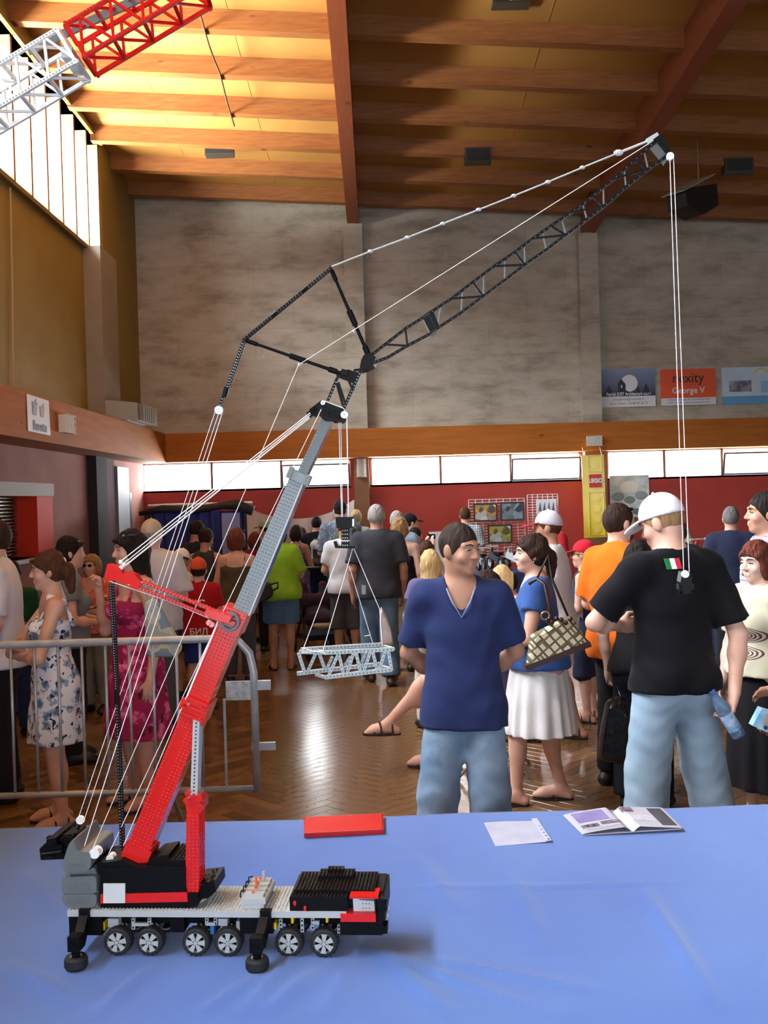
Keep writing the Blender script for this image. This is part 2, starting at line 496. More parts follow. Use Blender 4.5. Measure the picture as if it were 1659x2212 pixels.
# clerestory window
win = struct(link('window_1', None, None, (WALL_X, 0, 0)))
k = 0; y = WY1
while y > WY0:
    MB().box((-0.30, y-0.05, WB), (-0.02, y, WT)).build('mullion', M_FIN, win)
    if y-0.55 > WY0:
        MB().box((-0.262, y-0.55, WB), (-0.256, y-0.05, WT)).build('pane', M_PANE, win)
        fb = MB()
        fb.box((-0.29, y-0.075, WB), (-0.23, y-0.05, WT)); fb.box((-0.29, y-0.55, WB), (-0.23, y-0.525, WT))
        fb.box((-0.29, y-0.525, WB), (-0.23, y-0.075, WB+0.05)); fb.box((-0.29, y-0.525, WT-0.05), (-0.23, y-0.075, WT))
        if k % 3 == 1: fb.box((-0.29, y-0.525, (WB+WT)/2-0.02), (-0.23, y-0.075, (WB+WT)/2+0.02))
        fb.build('sash', mat('sash_brown', '#54402e', 0.7), win)
    y -= 0.55; k += 1
MB().box((-0.3, WY0, WB-0.05), (0.06, WY1, WB)).build('sill', mat('sill_olive', '#6f5a2a', 0.6), win)
MB().box((-0.3, WY0, WT), (0.05, WY1, WT+0.05)).build('head_trim', mat('sill_olive'), win)

# ---- fascia band along left and far walls
BX = at(359, 1002, 15.6).x
fa = MB(); fa.box((WALL_X-0.1, BACK_Y, BAND_B), (BX, 15.6, BAND_T))
struct(fa.build('trim_5', M_FASCIA))
struct(MB().box((WALL_X-0.1, 15.6, BAND_B), (RIGHT_X, FAR_Y+0.05, BAND_T)).build('trim_6', M_FASCIA))
# ---- far wall
fw = MB(); fw.box((WALL_X-0.5, FAR_Y, BAND_T-0.1), (RIGHT_X, FAR_Y+0.3, ztop))
wall_far = struct(fw.build('wall_far', M_CONC))
for bx in (BX1, BX2, BX2+BSP):
    px0, px1 = bx-0.16, bx+0.14
    MB().box((px0, FAR_Y-0.16, BAND_T), (px1, FAR_Y, ceil_z(bx, FAR_Y)-0.42)).build('pilaster', M_CONC, wall_far)
# lower far wall with window strips
WZ0 = at(830, 1047, FAR_Y).z; WZ1 = BAND_B
lowf = MB(); lowf.box((WALL_X-0.5, FAR_Y, 0), (RIGHT_X, FAR_Y+0.3, WZ0))
wx = [(at(306, 1030, FAR_Y).x, at(757, 1020, FAR_Y).x), (at(800, 1020, FAR_Y).x, at(1256, 1010, FAR_Y).x), (at(1312, 1010, FAR_Y).x, 8.2)]
lowf.box((WALL_X-0.5, FAR_Y, WZ0), (wx[0][0], FAR_Y+0.3, WZ1+0.2))
lowf.box((wx[0][1], FAR_Y, WZ0), (wx[1][0], FAR_Y+0.3, WZ1+0.2))
lowf.box((wx[1][1], FAR_Y, WZ0), (wx[2][0], FAR_Y+0.3, WZ1+0.2))
lowf.box((wx[2][1], FAR_Y, WZ0), (RIGHT_X, FAR_Y+0.3, WZ1+0.2))
struct(lowf.build('wall_far', M_REDWALL))
for (a, b_), nm in (((wx[0][1]+0.06, wx[1][0]-0.02), 'trim_7'), ((wx[1][1]+0.02, wx[2][0]-0.06), 'trim_8')):
    struct(MB().box((a, FAR_Y-0.22, 0), (b_, FAR_Y, BAND_B)).build(nm, M_PILLAR))
for wi, (xa, xb) in enumerate(wx):
    w = struct(link('window_%d' % (wi+2), None, None, (xa, FAR_Y, WZ0)))
    npan = 3 if wi < 2 else 5
    pw = (xb-xa)/npan; hh = WZ1-WZ0
    b = MB(); b.box((0, 0, -0.03), (xb-xa, 0.25, 0.0)); b.box((0, 0.05, hh-0.02), (xb-xa, 0.12, hh+0.02))
    b.box((-0.0, 0.05, 0), (0.03, 0.12, hh)); b.box((xb-xa-0.03, 0.05, 0), (xb-xa, 0.12, hh))
    b.build('window_frame', M_FRAME, w)
    for i in range(npan):
        if i: MB().box((i*pw-0.018, 0.05, 0), (i*pw+0.018, 0.12, hh)).build('mullion', mat('mullion_brown', '#8d6a58', 0.5), w)
        x0, x1 = i*pw+0.02, (i+1)*pw-0.02
        if i % 3 == 2:   # hopper light standing open, tilted into the room
            t = R(14); up = Vector((0, -math.sin(t), math.cos(t)))
            s = MB(); c0 = Vector((0, 0.06, 0.015))
            hl = hh-0.09
            for (q0, q1) in (((x0, 0), (x1, 0)), ((x0, hl), (x1, hl)), ((x0, 0), (x0, hl)), ((x1, 0), (x1, hl))):
                s.bar(c0+Vector((q0[0],0,0))+up*q0[1], c0+Vector((q1[0],0,0))+up*q1[1], 0.025, 0.025, (0,1,0))
            sash = s.build('sash', mat('sash_grey', '#5d5552', 0.5), w)
            g = MB(); pts = [c0+Vector((x0,0,0)), c0+Vector((x1,0,0)), c0+Vector((x1,0,0))+up*hl, c0+Vector((x0,0,0))+up*hl]
            g.prism(pts, (0, 0.005, 0)).build('pane', M_PANE, sash)
        else:
            MB().box((x0, 0.08, 0.005), (x1, 0.085, hh-0.02)).build('pane', M_PANE, w)
# ---- right wall (beyond the frame) closes the hall
struct(MB().box((RIGHT_X, BACK_Y, 0), (RIGHT_X+0.3, FAR_Y+0.3, ztop)).build('wall_right', M_OLIVE))
struct(MB().box((WALL_X-0.5, BACK_Y-0.3, 4.0), (RIGHT_X+0.3, BACK_Y, ztop+0.2)).build('wall_back', M_OLIVE))  # unseen upper back wall, added to keep light from behind off the ceiling
# service duct on the upper left wall, standing proud beside the corner
dy0 = at_x(184, 700, WALL_X).y; dy1 = at_x(228, 700, WALL_X+0.05).y
duct = struct(MB().box((WALL_X, dy0, BAND_T), (WALL_X+0.22, dy1, WB-0.02)).build('trim_9', mat('duct_plaster', '#8d8375', 0.7, col2='#847a6c', scale=3)))
# ================================================================== table with blue cloth
TZ = 0.80
def cloth_mat():
    m, N, L, b = node_mat('blue_felt_cloth')
    tc = N.new('ShaderNodeTexCoord')
    n = N.new('ShaderNodeTexNoise'); n.inputs['Scale'].default_value = 2.2; n.inputs['Detail'].default_value = 5
    L.new(tc.outputs['Object'], n.inputs[0])
    L.new(ramp(N, L, n.outputs[0], [(0.3, '#4064ac'), (0.7, '#4c71b6')]), b.inputs['Base Color'])
    n2 = N.new('ShaderNodeTexNoise'); n2.inputs['Scale'].default_value = 260
    L.new(tc.outputs['Object'], n2.inputs[0])
    bp = N.new('ShaderNodeBump'); bp.inputs['Strength'].default_value = 0.25; bp.inputs['Distance'].default_value = 0.003
    L.new(n2.outputs[0], bp.inputs['Height']); L.new(bp.outputs[0], b.inputs['Normal'])
    b.inputs['Roughness'].default_value = 0.85; b.inputs['Sheen Weight'].default_value = 0.35
    b.inputs['Specular IOR Level'].default_value = 0.2
    return m
M_CLOTH = cloth_mat()
bl = at_z(0, 1793, TZ); br_ = at_z(1659, 1742, TZ)
def back_y(x): return bl.y + (br_.y-bl.y)*(x-bl.x)/(br_.x-bl.x)
TX0, TX1, TY0 = -2.6, 2.6, 1.25
def crease(x, y, x0, y0, x1, y1, w):
    d = Vector((x1-x0, y1-y0)); l = d.length; d /= l
    p = Vector((x-x0, y-y0)); t = p.dot(d)/l
    if t < 0 or t > 1: return 0.0
    o = p.x*d.y-p.y*d.x
    return math.exp(-(o/w)**2)*math.sin(math.pi*min(1, max(0, t)))
CREASES = []
for (a, b_, c, d, w, h) in ((735, 2030, 1200, 2200, 0.012, 0.006), (640, 2060, 520, 2212, 0.012, 0.006), (760, 2080, 700, 2212, 0.014, 0.005),
                            (800, 2050, 1000, 2212, 0.016, 0.006), (560, 2110, 420, 2212, 0.012, 0.005), (700, 2090, 560, 2212, 0.02, 0.006),
                            (850, 1925, 1500, 1912, 0.008, 0.003), (1380, 1910, 1560, 2200, 0.014, 0.006), (1100, 1880, 1180, 2060, 0.02, 0.004),
                            (840, 2060, 1320, 2150, 0.012, 0.005), (0, 2080, 180, 2180, 0.02, 0.006), (330, 2090, 200, 2212, 0.014, 0.005),
                            (60, 1880, 120, 1990, 0.02, 0.005), (900, 1850, 990, 1980, 0.025, 0.004)):
    p = at_z(a, b_, TZ); q = at_z(c, d, TZ); CREASES.append((p.x, p.y, q.x, q.y, w, h))
def cloth_z(x, y):
    z = 0.0016*math.sin(5*x+2*y)+0.0014*math.sin(3.1*y-7*x)
    for (x0, y0, x1, y1, w, h) in CREASES: z += 2.0*h*crease(x, y, x0, y0, x1, y1, w)
    return z
nx, ny = 330, 110
xs = [TX0+(TX1-TX0)*i/nx for i in range(nx+1)]
vs_, fs_ = [], []
for j in range(-6, ny+7):
    for x in xs:
        yb = back_y(x)
        if j < 0:
            y = TY0-0.01*0 - 0.012*math.sin(11*x); z = TZ + j*0.12+0.01
            y -= 0.02*(1-math.cos(x*9))*min(1, -j/3)
        elif j > ny:
            k = j-ny; y = yb+0.006+0.02*(1-math.cos(x*8+1))*min(1, k/3); z = TZ+0.006 - k*0.12
        else:
            y = TY0+(yb-TY0)*j/ny; z = TZ+0.004+max(0, cloth_z(x, y)+0.002)
        vs_.append((x, y, z))
w1 = nx+1
for j in range(ny+12):
    for i in range(nx):
        fs_.append((j*w1+i, j*w1+i+1, (j+1)*w1+i+1, (j+1)*w1+i))
cl = MB().add(vs_, fs_).build('tablecloth', M_CLOTH, smooth=True)
tag(cl, 'wrinkled blue felt cloth spread over the long display table under the model crane', 'tablecloth')
tb = thing('display_table', 'long display table hidden under the wrinkled blue felt cloth', 'table', (0, 2.1, 0))
MB().prism([(TX0+0.03, TY0-2.08, TZ-0.03), (TX1-0.03, TY0-2.08, TZ-0.03), (TX1-0.03, back_y(TX1)-2.11, TZ-0.03), (TX0+0.03, back_y(TX0)-2.11, TZ-0.03)], (0, 0, 0.03)).build('table_top', mat('beech_top', '#b58a5a', 0.5), tb)
for x in (-2.2, 0.1, 2.4):
    for y in (-0.75, 0.85): MB().tube((x, y, 0), (x, y, TZ-0.03), 0.02).build('leg', M_DARKMETAL, tb)

# ================================================================== model crane
M_LRED = mat('red_plastic', '#d01c18', 0.17, spec=0.55)
M_LBLACK = mat('black_plastic', '#08080a', 0.45, spec=0.14)
M_LGREY = mat('light_grey_plastic', '#aeb4b4', 0.3)
M_LDGREY = mat('dark_grey_plastic', '#656c6c', 0.3)
M_LBOOM = mat('blue_grey_plastic', '#717b7e', 0.17, spec=0.55)
M_LWHITE = mat('white_plastic', '#e9eae6', 0.35)
M_RUBBER = mat('tyre_rubber', '#1d1d1f', 0.7)
M_LYEL = mat('yellow_plastic', '#e8c414', 0.35)
M_LBLUE = mat('blue_plastic_pin', '#2a6fb0', 0.35)
M_LORANGE = mat('orange_plastic', '#e0571c', 0.35)
M_STRING = mat('white_string', '#f0ece8', 0.8)
CO = at(145, 1967, 2.245); CROT = R(-5.0)
crane = thing('model_crane', 'plastic brick model of a mobile crane with red boom and black lattice jib', 'model crane', (CO.x, CO.y, TZ+0.006), CROT)
CM = Matrix.Translation((CO.x, CO.y, TZ+0.006)) @ Matrix.Rotation(CROT, 4, 'Z')
CMI = CM.inverted()
def P(px, py, v):
    """point of the crane's own vertical plane at depth v that the calibrated view sees at (px, py), in crane coordinates"""
    o = CMI @ CAMP; d = CMI.to_3x3() @ ray(px, py)
    return o + d*((v-o.y)/d.y)
ST = 0.008
DZ = P(145, 1967, 0).z          # deck top
DX1 = P(748, 1974, 0).x
DW = 0.145
def studs_on(b, o, u, v, nu, nv, nrm, r=0.0024, h=0.0018, skip=None):
    o = Vector(o); u = Vector(u); v = Vector(v)
    for i in range(nu):
        for j in range(nv):
            if skip and skip(i, j): continue
            b.stud(o+u*(i+0.5)+v*(j+0.5), nrm, r, h)
def cpart(b, name, m, parent=None, smooth=False, **kw):
    return b.build(name, m, parent or crane, smooth, **kw)

# deck (light grey studded plates)
b = MB(); b.box((0, 0, DZ-0.0135), (DX1, DW, DZ))
nu = int(DX1/ST)
studs_on(b, (0, 0.0005, DZ), (ST,0,0), (0,ST,0), nu, 18, (0,0,1), skip=lambda i, j: (11 < i < 38 and 1 < j < 17) or (i > 60))
cpart(b, 'deck', M_LGREY)
# chassis frame in black below the deck
xA = P(148, 2000, 0).x; xB = P(222, 2000, 0).x
b = MB()
b.box((0.0, 0.008, DZ-0.058), (0.074, DW-0.008, DZ-0.0136))
b.box((0.074, 0.045, DZ-0.045), (DX1-0.0, DW-0.045, DZ-0.0136))
b.box((0.074, 0.02, DZ-0.021), (DX1, DW-0.02, DZ-0.0136))
x0 = P(552-36, 2000, 0).x; x1 = P(552+36, 2000, 0).x
b.box((x0, 0.008, DZ-0.052), (x1, DW-0.008, DZ-0.0136))
x0 = P(362, 2000, 0).x; x1 = P(392, 2000, 0).x
b.box((x0, 0.02, DZ-0.055), (x1, DW-0.02, DZ-0.0136))
cpart(b, 'chassis', M_LBLACK)
# wheels
WR = 0.0305
def wheel_mesh():
    t = MB(); w = 0.0125
    prof = [(0.021,-w),(0.027,-w),(0.0296,-w*0.8),(WR,-w*0.5),(WR,w*0.5),(0.0296,w*0.8),(0.027,w),(0.021,w)]
    t.lathe(prof, 36, axis='y')
    for i in range(36):
        if i % 2: continue
        a = 2*math.pi*i/36
        c, s = math.cos(a), math.sin(a)
        for yy in (-0.008, 0.0, 0.008):
            p = Vector((c*(WR-0.0008), yy, s*(WR-0.0008)))
            t.bar(p-Vector((-s, 0, c))*0.0018, p+Vector((-s, 0, c))*0.0018, 0.005, 0.0022, (c, 0, s))
    r = MB()
    r.lathe([(0.0212,-w-0.0004),(0.0222,-w-0.0006),(0.0222,w),(0.0205,w),(0.0205,-w+0.004),(0.0205,-w+0.001),(0.0212,-w-0.0004)], 36, axis='y')
    for i in range(6):     # six flared spokes
        a = 2*math.pi*(i+0.5)/6
        d = Vector((math.cos(a), 0, math.sin(a)))
        r.bar(d*0.004+Vector((0,-w+0.001,0)), d*0.0208+Vector((0,-w+0.0005,0)), 0.0055, 0.004, (0,1,0), 0.0125, 0.004)
    r.disc((0,-w+0.0008,0), (0,1,0), 0.0072, 0.005, 16)
    k = MB()
    for i in range(6):
        a = 2*math.pi*i/6
        k.disc((0.0052*math.cos(a), -w-0.002, 0.0052*math.sin(a)), (0,1,0), 0.0011, 0.0016, 8)
    bk = MB().disc((0, 0.002, 0), (0,1,0), 0.0206, 0.012, 24)
    return t.mesh('tyre', M_RUBBER), r.mesh('rim', M_LGREY), k.mesh('hub_hole', M_LBLACK), bk.mesh('wheel_back', M_LBLACK)
wm = wheel_mesh()
zw = WR+0.001
for i, px in enumerate((256, 325, 425, 494, 625, 701)):
    x = P(px, 2029, 0.012).x
    for side, yy, rz in ((0, 0.0135, 0), (1, DW-0.0135, math.pi)):
        a = random.uniform(0, 1)
        wt = link('wheel', wm[0], crane, (x, yy, zw), (0, a, rz))
        link('rim', wm[1], wt); link('hub_hole', wm[2], wt); link('wheel_back', wm[3], wt)
    cpart(MB().tube((x, 0.02, zw), (x, DW-0.02, zw), 0.005), 'axle', M_LDGREY)
# suspension beams and little coloured pieces showing between the wheels
def lug(px, y0, y1, w, m, name, v=0.018, dep=0.008):
    a = P(px, y0, v); c = P(px, y1, v)
    bb = MB(); bb.box((a.x-w/2, v, c.z), (a.x+w/2, v+dep, a.z))
    nn = int((a.z-c.z)/ST)
    return cpart(bb, name, m), a, c
for px, y0, y1 in ((287, 1984, 2008), (322, 1984, 1998), (446, 1984, 1998), (465, 1984, 1998), (606, 1986, 2010), (652, 1984, 2014), (675, 1984, 2008), (732, 1998, 2016)):
    o, a, c = lug(px, y0, y1, 0.0072, M_LGREY, 'beam')
    hb = MB(); nn = max(2, int((a.z-c.z)/ST))
    for q in range(nn): hb.disc((a.x, 0.0178, c.z+(q+0.5)*(a.z-c.z)/nn), (0,1,0), 0.0022, 0.001, 8)
    hb.build('pin_hole', M_LBLACK, o)
for p0, p1 in (((287, 1996), (322, 1996)), ((446, 1995), (465, 1995)), ((675, 1992), (690, 1992))):
    a = P(*p0, 0.019); c = P(*p1, 0.019)
    cpart(MB().bar(a, c, 0.007, 0.007), 'beam', M_LGREY)
for px, y0, y1, w, m in ((244, 1985, 2003, 0.024, M_LGREY), (481, 1985, 2000, 0.02, M_LGREY), (516, 1990, 2014, 0.012, M_LGREY),
                         (221, 1992, 2010, 0.009, M_LYEL), (594, 1994, 2008, 0.006, M_LYEL), (631, 1982, 1995, 0.005, M_LYEL), (706, 1982, 1993, 0.005, M_LYEL),
                         (458, 2000, 2018, 0.008, M_LBLUE)):
    lug(px, y0, y1, w, m, 'axle_bracket', v=0.02, dep=0.02)
# outriggers with flat wheels as feet
for px in (165, 556):
    up = P(px+18, 1978, -0.002)
    foot = P(px, 2092, -0.055); foot = Vector((foot.x, -0.055, 0.0))
    og = MB()
    og.box((up.x-0.012, -0.006, DZ-0.022), (up.x+0.012, 0.01, DZ+0.0035))
    og.bar((up.x-0.002, 0.0, DZ-0.02), (foot.x+0.004, -0.045, 0.052), 0.02, 0.03, (0,0,1))
    og.box((foot.x-0.013, -0.068, 0.040), (foot.x+0.013, -0.04, 0.072))
    og.tube((foot.x, -0.055, 0.02), (foot.x, -0.055, 0.045), 0.0085, 0.008, 8)
    for q in range(3): og.disc((foot.x, -0.055, 0.026+q*0.007), (0,0,1), 0.0095, 0.002, 10)
    for q in range(4): og.disc((foot.x-0.008+q*0.006, -0.0685, 0.06-q*0.004), (0,1,0), 0.0032, 0.004, 8)
    ogo = cpart(og, 'outrigger', M_LBLACK)
    t = MB().lathe([(0.013, 0.027),(0.0215, 0.0265),(0.0245, 0.022),(0.0245, 0.006),(0.0215, 0.0005),(0.0, 0.0005)], 28, (foot.x, -0.055, 0))
    for q in range(28):
        a = 2*math.pi*q/28
        t.bar((foot.x+0.0243*math.cos(a), -0.055+0.0243*math.sin(a), 0.006), (foot.x+0.0243*math.cos(a), -0.055+0.0243*math.sin(a), 0.021), 0.0022, 0.0014, (math.cos(a), math.sin(a), 0))
    t.build('foot_tyre', M_RUBBER, ogo)
    MB().lathe([(0.0, 0.022),(0.0095, 0.022),(0.0095, 0.0245),(0.0142, 0.0268)], 20, (foot.x, -0.055, 0)).build('foot_rim', M_LGREY, ogo)

# ---- superstructure
def poly_box(pts, v0, v1):
    """outline in the side view, extruded in depth"""
    return [P(x, y, v0) for x, y in pts], (0, v1-v0, 0)
def side_studs(b, quad, v, nu, nv, r=0.0022, h=0.0016):
    """studs facing the camera side over a side-view quad"""
    c = [P(x, y, v) for x, y in quad]
    for i in range(nu):
        for j in range(nv):
            s, t = (i+0.5)/nu, (j+0.5)/nv
            p = (c[0]*(1-s)+c[1]*s)*(1-t) + (c[3]*(1-s)+c[2]*s)*t
            b.stud(p, (0,-1,0), r, h)
# counterweight in stacked dark grey slabs with rounded corners
def rounded(pts, r=6, n=3):
    out = []
    k = len(pts)
    for i in range(k):
        p = Vector(pts[i]); a = Vector(pts[i-1]); c = Vector(pts[(i+1) % k])
        ra = min(r, (a-p).length/2.2); rc = min(r, (c-p).length/2.2)
        q0 = p+(a-p).normalized()*ra; q1 = p+(c-p).normalized()*rc
        for t in range(n+1):
            s = t/n
            out.append(tuple((q0*(1-s)+p*s)*(1-s)+(p*(1-s)+q1*s)*s))
    return out
for outline, v0, v1, quad, nu, nv in (
        (rounded([(133, 1932), (208, 1931), (209, 1948), (204, 1961), (148, 1962), (135, 1950)], 9), 0.006, 0.139, [(144, 1934), (194, 1934), (194, 1953), (144, 1953)], 8, 4),
        (rounded([(132, 1895), (208, 1892), (209, 1930), (133, 1931)], 9), 0.006, 0.139, [(144, 1905), (194, 1905), (194, 1926), (144, 1926)], 8, 4),
        (rounded([(134, 1868), (148, 1824), (158, 1812), (166, 1838), (196, 1842), (197, 1870), (188, 1884), (140, 1888)], 6), 0.0, 0.145, [(144, 1862), (186, 1862), (180, 1884), (144, 1884)], 7, 4)):
    b = MB(); pl, ex = poly_box(outline, v0, v1); b.prism(pl, ex)
    side_studs(b, quad, v0, nu, nv)
    cpart(b, 'counterweight_slab', M_LDGREY)
b = MB(); pl, ex = poly_box(rounded([(150, 1880), (204, 1874), (212, 1895), (212, 1962), (200, 1962)], 5), 0.02, 0.125); b.prism(pl, ex); cpart(b, 'counterweight_core', M_LDGREY)
b = MB(); pl, ex = poly_box([(164, 1807), (210, 1803), (212, 1840), (168, 1842)], 0.135, 0.150); b.prism(pl, ex); cpart(b, 'counterweight_plate', M_LDGREY)
# black machinery house with red stripe and white square tile
b = MB()
pl, ex = poly_box([(217, 1880), (222, 1874), (360, 1873), (400, 1872), (401, 1962), (217, 1964)], 0.012, 0.134); b.prism(pl, ex)
tl = P(222, 1874, 0.012); tr = P(398, 1872, 0.012)
studs_on(b, (tl.x+0.01, 0.016, tl.z), (ST,0,0), (0,ST,0), int((tr.x-tl.x)/ST)-1, 14, (0,0,1))
side_studs(b, [(362, 1874), (396, 1874), (396, 1888), (362, 1888)], 0.012, 4, 2)
cpart(b, 'machinery_house', M_LBLACK)
b = MB(); pl, ex = poly_box([(217, 1932), (404, 1928), (405, 1948), (217, 1952)], 0.009, 0.013); b.prism(pl, ex); cpart(b, 'red_stripe', M_LRED)
b = MB(); pl, ex = poly_box([(223, 1909), (270, 1909), (270, 1951), (223, 1951)], 0.006, 0.0095); b.prism(pl, ex); cpart(b, 'white_tile', mat('pale_tile', '#c9cfcc', 0.3))
b = MB(); pl, ex = poly_box([(330, 1852), (364, 1846), (366, 1876), (300, 1880)], 0.03, 0.12); b.prism(pl, ex)
pl, ex = poly_box([(362, 1858), (398, 1858), (398, 1876), (362, 1878)], 0.02, 0.13); b.prism(pl, ex)
a0 = P(364, 1858, 0.02); studs_on(b, (a0.x, 0.024, a0.z), (ST,0,0), (0,ST,0), 4, 13, (0,0,1))
a0 = P(334, 1851, 0.03); studs_on(b, (a0.x, 0.034, a0.z), (ST,0,-0.0013), (0,ST,0), 4, 10, (0,0,1))
cpart(b, 'winch_cover', M_LBLACK)
# greebled winch deck behind the counterweight
rg = random.Random(11)
b = MB()
for k in range(34):
    px = rg.uniform(196, 262); py = rg.uniform(1846, 1872); v = rg.uniform(0.02, 0.12)
    p = P(px, py, 0.07); p = Vector((p.x, v, p.z)); s = rg.uniform(0.004, 0.009)
    b.box((p.x-s, v-s, p.z-s*1.2), (p.x+s, v+s, p.z+s))
    b.stud((p.x, v, p.z+s), (0,0,1), 0.0026, 0.002)
for px in (214, 236, 250):
    p = P(px, 1850, 0.07); b.tube((p.x, 0.02, p.z), (p.x, 0.125, p.z), 0.006, n=10)
pl, ex = poly_box([(208, 1866), (262, 1858), (300, 1876), (212, 1890)], 0.016, 0.13); b.prism(pl, ex)
cpart(b, 'winch_frame', M_LBLACK)
DRUMS = ((188, 1838, 0.03, 0.0085), (210, 1838, 0.018, 0.0115), (243, 1849, 0.05, 0.0085))
for px, py, v, r in DRUMS:
    p = P(px, py, v); d = MB()
    d.lathe([(0, -0.004), (r, -0.004), (r, -0.0025), (r*0.8, -0.002), (r*0.8, 0.016), (r, 0.0165), (r, 0.018), (0, 0.018)], 24, p, 'y')
    dr = cpart(d, 'string_drum', M_LWHITE)
    MB().disc(p+Vector((0, -0.0045, 0)), (0,1,0), r*0.35, 0.002, 12).build('drum_hub', M_LBLACK, dr)
# rear derrick winch: black chunk lying behind, with a pole that carries the tail pulley
b = MB()
for (q, v0, v1) in (([(85, 1834), (100, 1822), (134, 1826), (138, 1856), (88, 1858)], 0.05, 0.15), ([(104, 1812), (140, 1804), (164, 1800), (168, 1812), (140, 1834), (108, 1836)], 0.07, 0.13),
                    ([(100, 1814), (120, 1810), (122, 1822), (100, 1826)], 0.04, 0.16)):
    pl, ex = poly_box(q, v0, v1); b.prism(pl, ex)
for k in range(26):
    px = rg.uniform(88, 160); py = rg.uniform(1812, 1850)+ (0 if px < 135 else -12); p = P(px, py, 0.05)
    s = rg.uniform(0.002, 0.006); b.box((p.x-s, 0.046+rg.uniform(0, 0.03), p.z-s), (p.x+s, 0.06, p.z+s))
b.tube(P(90, 1846, 0.046), P(134, 1840, 0.046), 0.0045); b.tube(P(98, 1853, 0.046), P(116, 1851, 0.046), 0.0025)
pc = P(110, 1858, 0.1)
cpart(b, 'derrick_winch', M_LBLACK)
for v in (0.08, 0.12): cpart(MB().bar(P(150, 1812, v), P(176, 1832, v), 0.012, 0.012, (0,1,0)), 'winch_arm', M_LBLACK)
cpart(MB().tube(P(163, 1806, 0.1), P(175, 1774, 0.1), 0.003), 'pulley_pole', M_LBLACK)
def pulley(px, py, v, r, name='pulley', m=M_LWHITE, ax=(0,1,0)):
    p = P(px, py, v); d = MB()
    d.lathe([(0.0012, -0.004), (r, -0.004), (r*0.78, -0.0012), (r*0.78, 0.0012), (r, 0.004), (0.0012, 0.004)], 24, p, 'y')
    return cpart(d, name, m)
pulley(174, 1771, 0.095, 0.0095)

# ---- telescopic boom
def boom_box(p0, p1, wid, v0, v1, name, m, nst=None, studs=True, cols=None, skip=None, wid1=None):
    """box whose side-view axis runs from pixel p0 to p1; wid = in-plane width in metres"""
    vm = (v0+v1)/2
    a = P(*p0, v0); c = P(*p1, v0)
    d = (c-a); L_ = d.length; d.normalize()
    u = Vector((d.z, 0, -d.x))          # in-plane normal, pointing right/down
    w2 = (wid1 or wid)/2
    b = MB()
    q = [a-u*wid/2, a+u*wid/2, c+u*w2, c-u*w2]
    b.prism(q, (0, v1-v0, 0))
    if studs:
        nl = int(L_/ST); nc = cols or int(wid/ST)
        for i in range(nl):
            for j in range(nc):
                if skip and skip(i, nl, j): continue
                wl = wid+(2*w2-wid)*(i+0.5)/nl
                p = a+d*((i+0.5)*L_/nl)+u*(wl*((j+0.5)/nc-0.5))
                b.stud(p, (0,-1,0), 0.0022, 0.0017)
    o = cpart(b, name, m)
    return o, a, c, d, u
VB0, VB1 = 0.042, 0.102
o, a, c, d, u = boom_box((287, 1860), (415, 1549), 0.052, VB0, VB1, 'boom_section', M_LRED, cols=6,
                         skip=lambda i, n, j: (1 <= j <= 2) and 0.38*n < i < 0.9*n)
g = MB()
for s in (0.06, 0.12, 0.3, 0.34, 0.5, 0.55, 0.7):
    p = a+d*((c-a).length*s); g.bar(p+u*0.0262+Vector((0,-0.0005,0)), p+u*0.0262+Vector((0,0.06,0)), 0.0012, 0.0012, (1,0,0))
g.build('panel_seam', mat('pink_edge', '#ef8a80', 0.3), o)
boom_box((286, 1868), (300, 1830), 0.062, VB0-0.004, VB1+0.004, 'boom_foot', M_LRED, studs=False)
# lift lug collar
o2, a2, c2, d2, u2 = boom_box((412, 1556), (428, 1513), 0.056, VB0-0.006, VB1+0.006, 'boom_collar', M_LRED, cols=6, skip=lambda i, n, j: (i+j) % 2)
bb = MB()
for s, w in ((0.2, 0.05), (0.6, 0.056), (0.95, 0.05)):
    p = a2+(c2-a2)*s; bb.bar(p-u2*w/2+Vector((0,-0.004,0)), p+u2*w/2+Vector((0,-0.004,0)), 0.006, 0.008, (0,1,0))
p = P(395, 1528, VB0-0.006); bb.bar(p, p+d2*0.02, 0.016, 0.016)
bb.build('collar_rib', M_LRED, o2)
p = P(397, 1516, VB0-0.008); MB().bar(p, p+u2*0.014, 0.005, 0.004).build('white_clip', mat('tan_clip', '#cdb59a', 0.4), o2)
p = P(388, 1540, VB0-0.008); MB().bar(p, p+d2*0.008, 0.005, 0.004).build('white_clip', mat('tan_clip'), o2)
p = P(434, 1530, VB0-0.008); MB().bar(p, p+u2*0.013, 0.007, 0.003, (0,1,0)).build('glossy_plate', M_LRED, o2)
o3, a3, c3, d3, u3 = boom_box((426, 1518), (497, 1345), 0.048, VB0+0.001, VB1-0.001, 'boom_section', M_LRED, cols=6)
g = MB()
for s in (0.1, 0.22, 0.48, 0.6, 0.86, 0.95):
    p = a3+d3*((c3-a3).length*s); g.bar(p+u3*0.0242+Vector((0,-0.0005,0)), p+u3*0.0242+Vector((0,0.055,0)), 0.0012, 0.0012, (1,0,0))
g.build('panel_seam', mat('pink_edge'), o3)
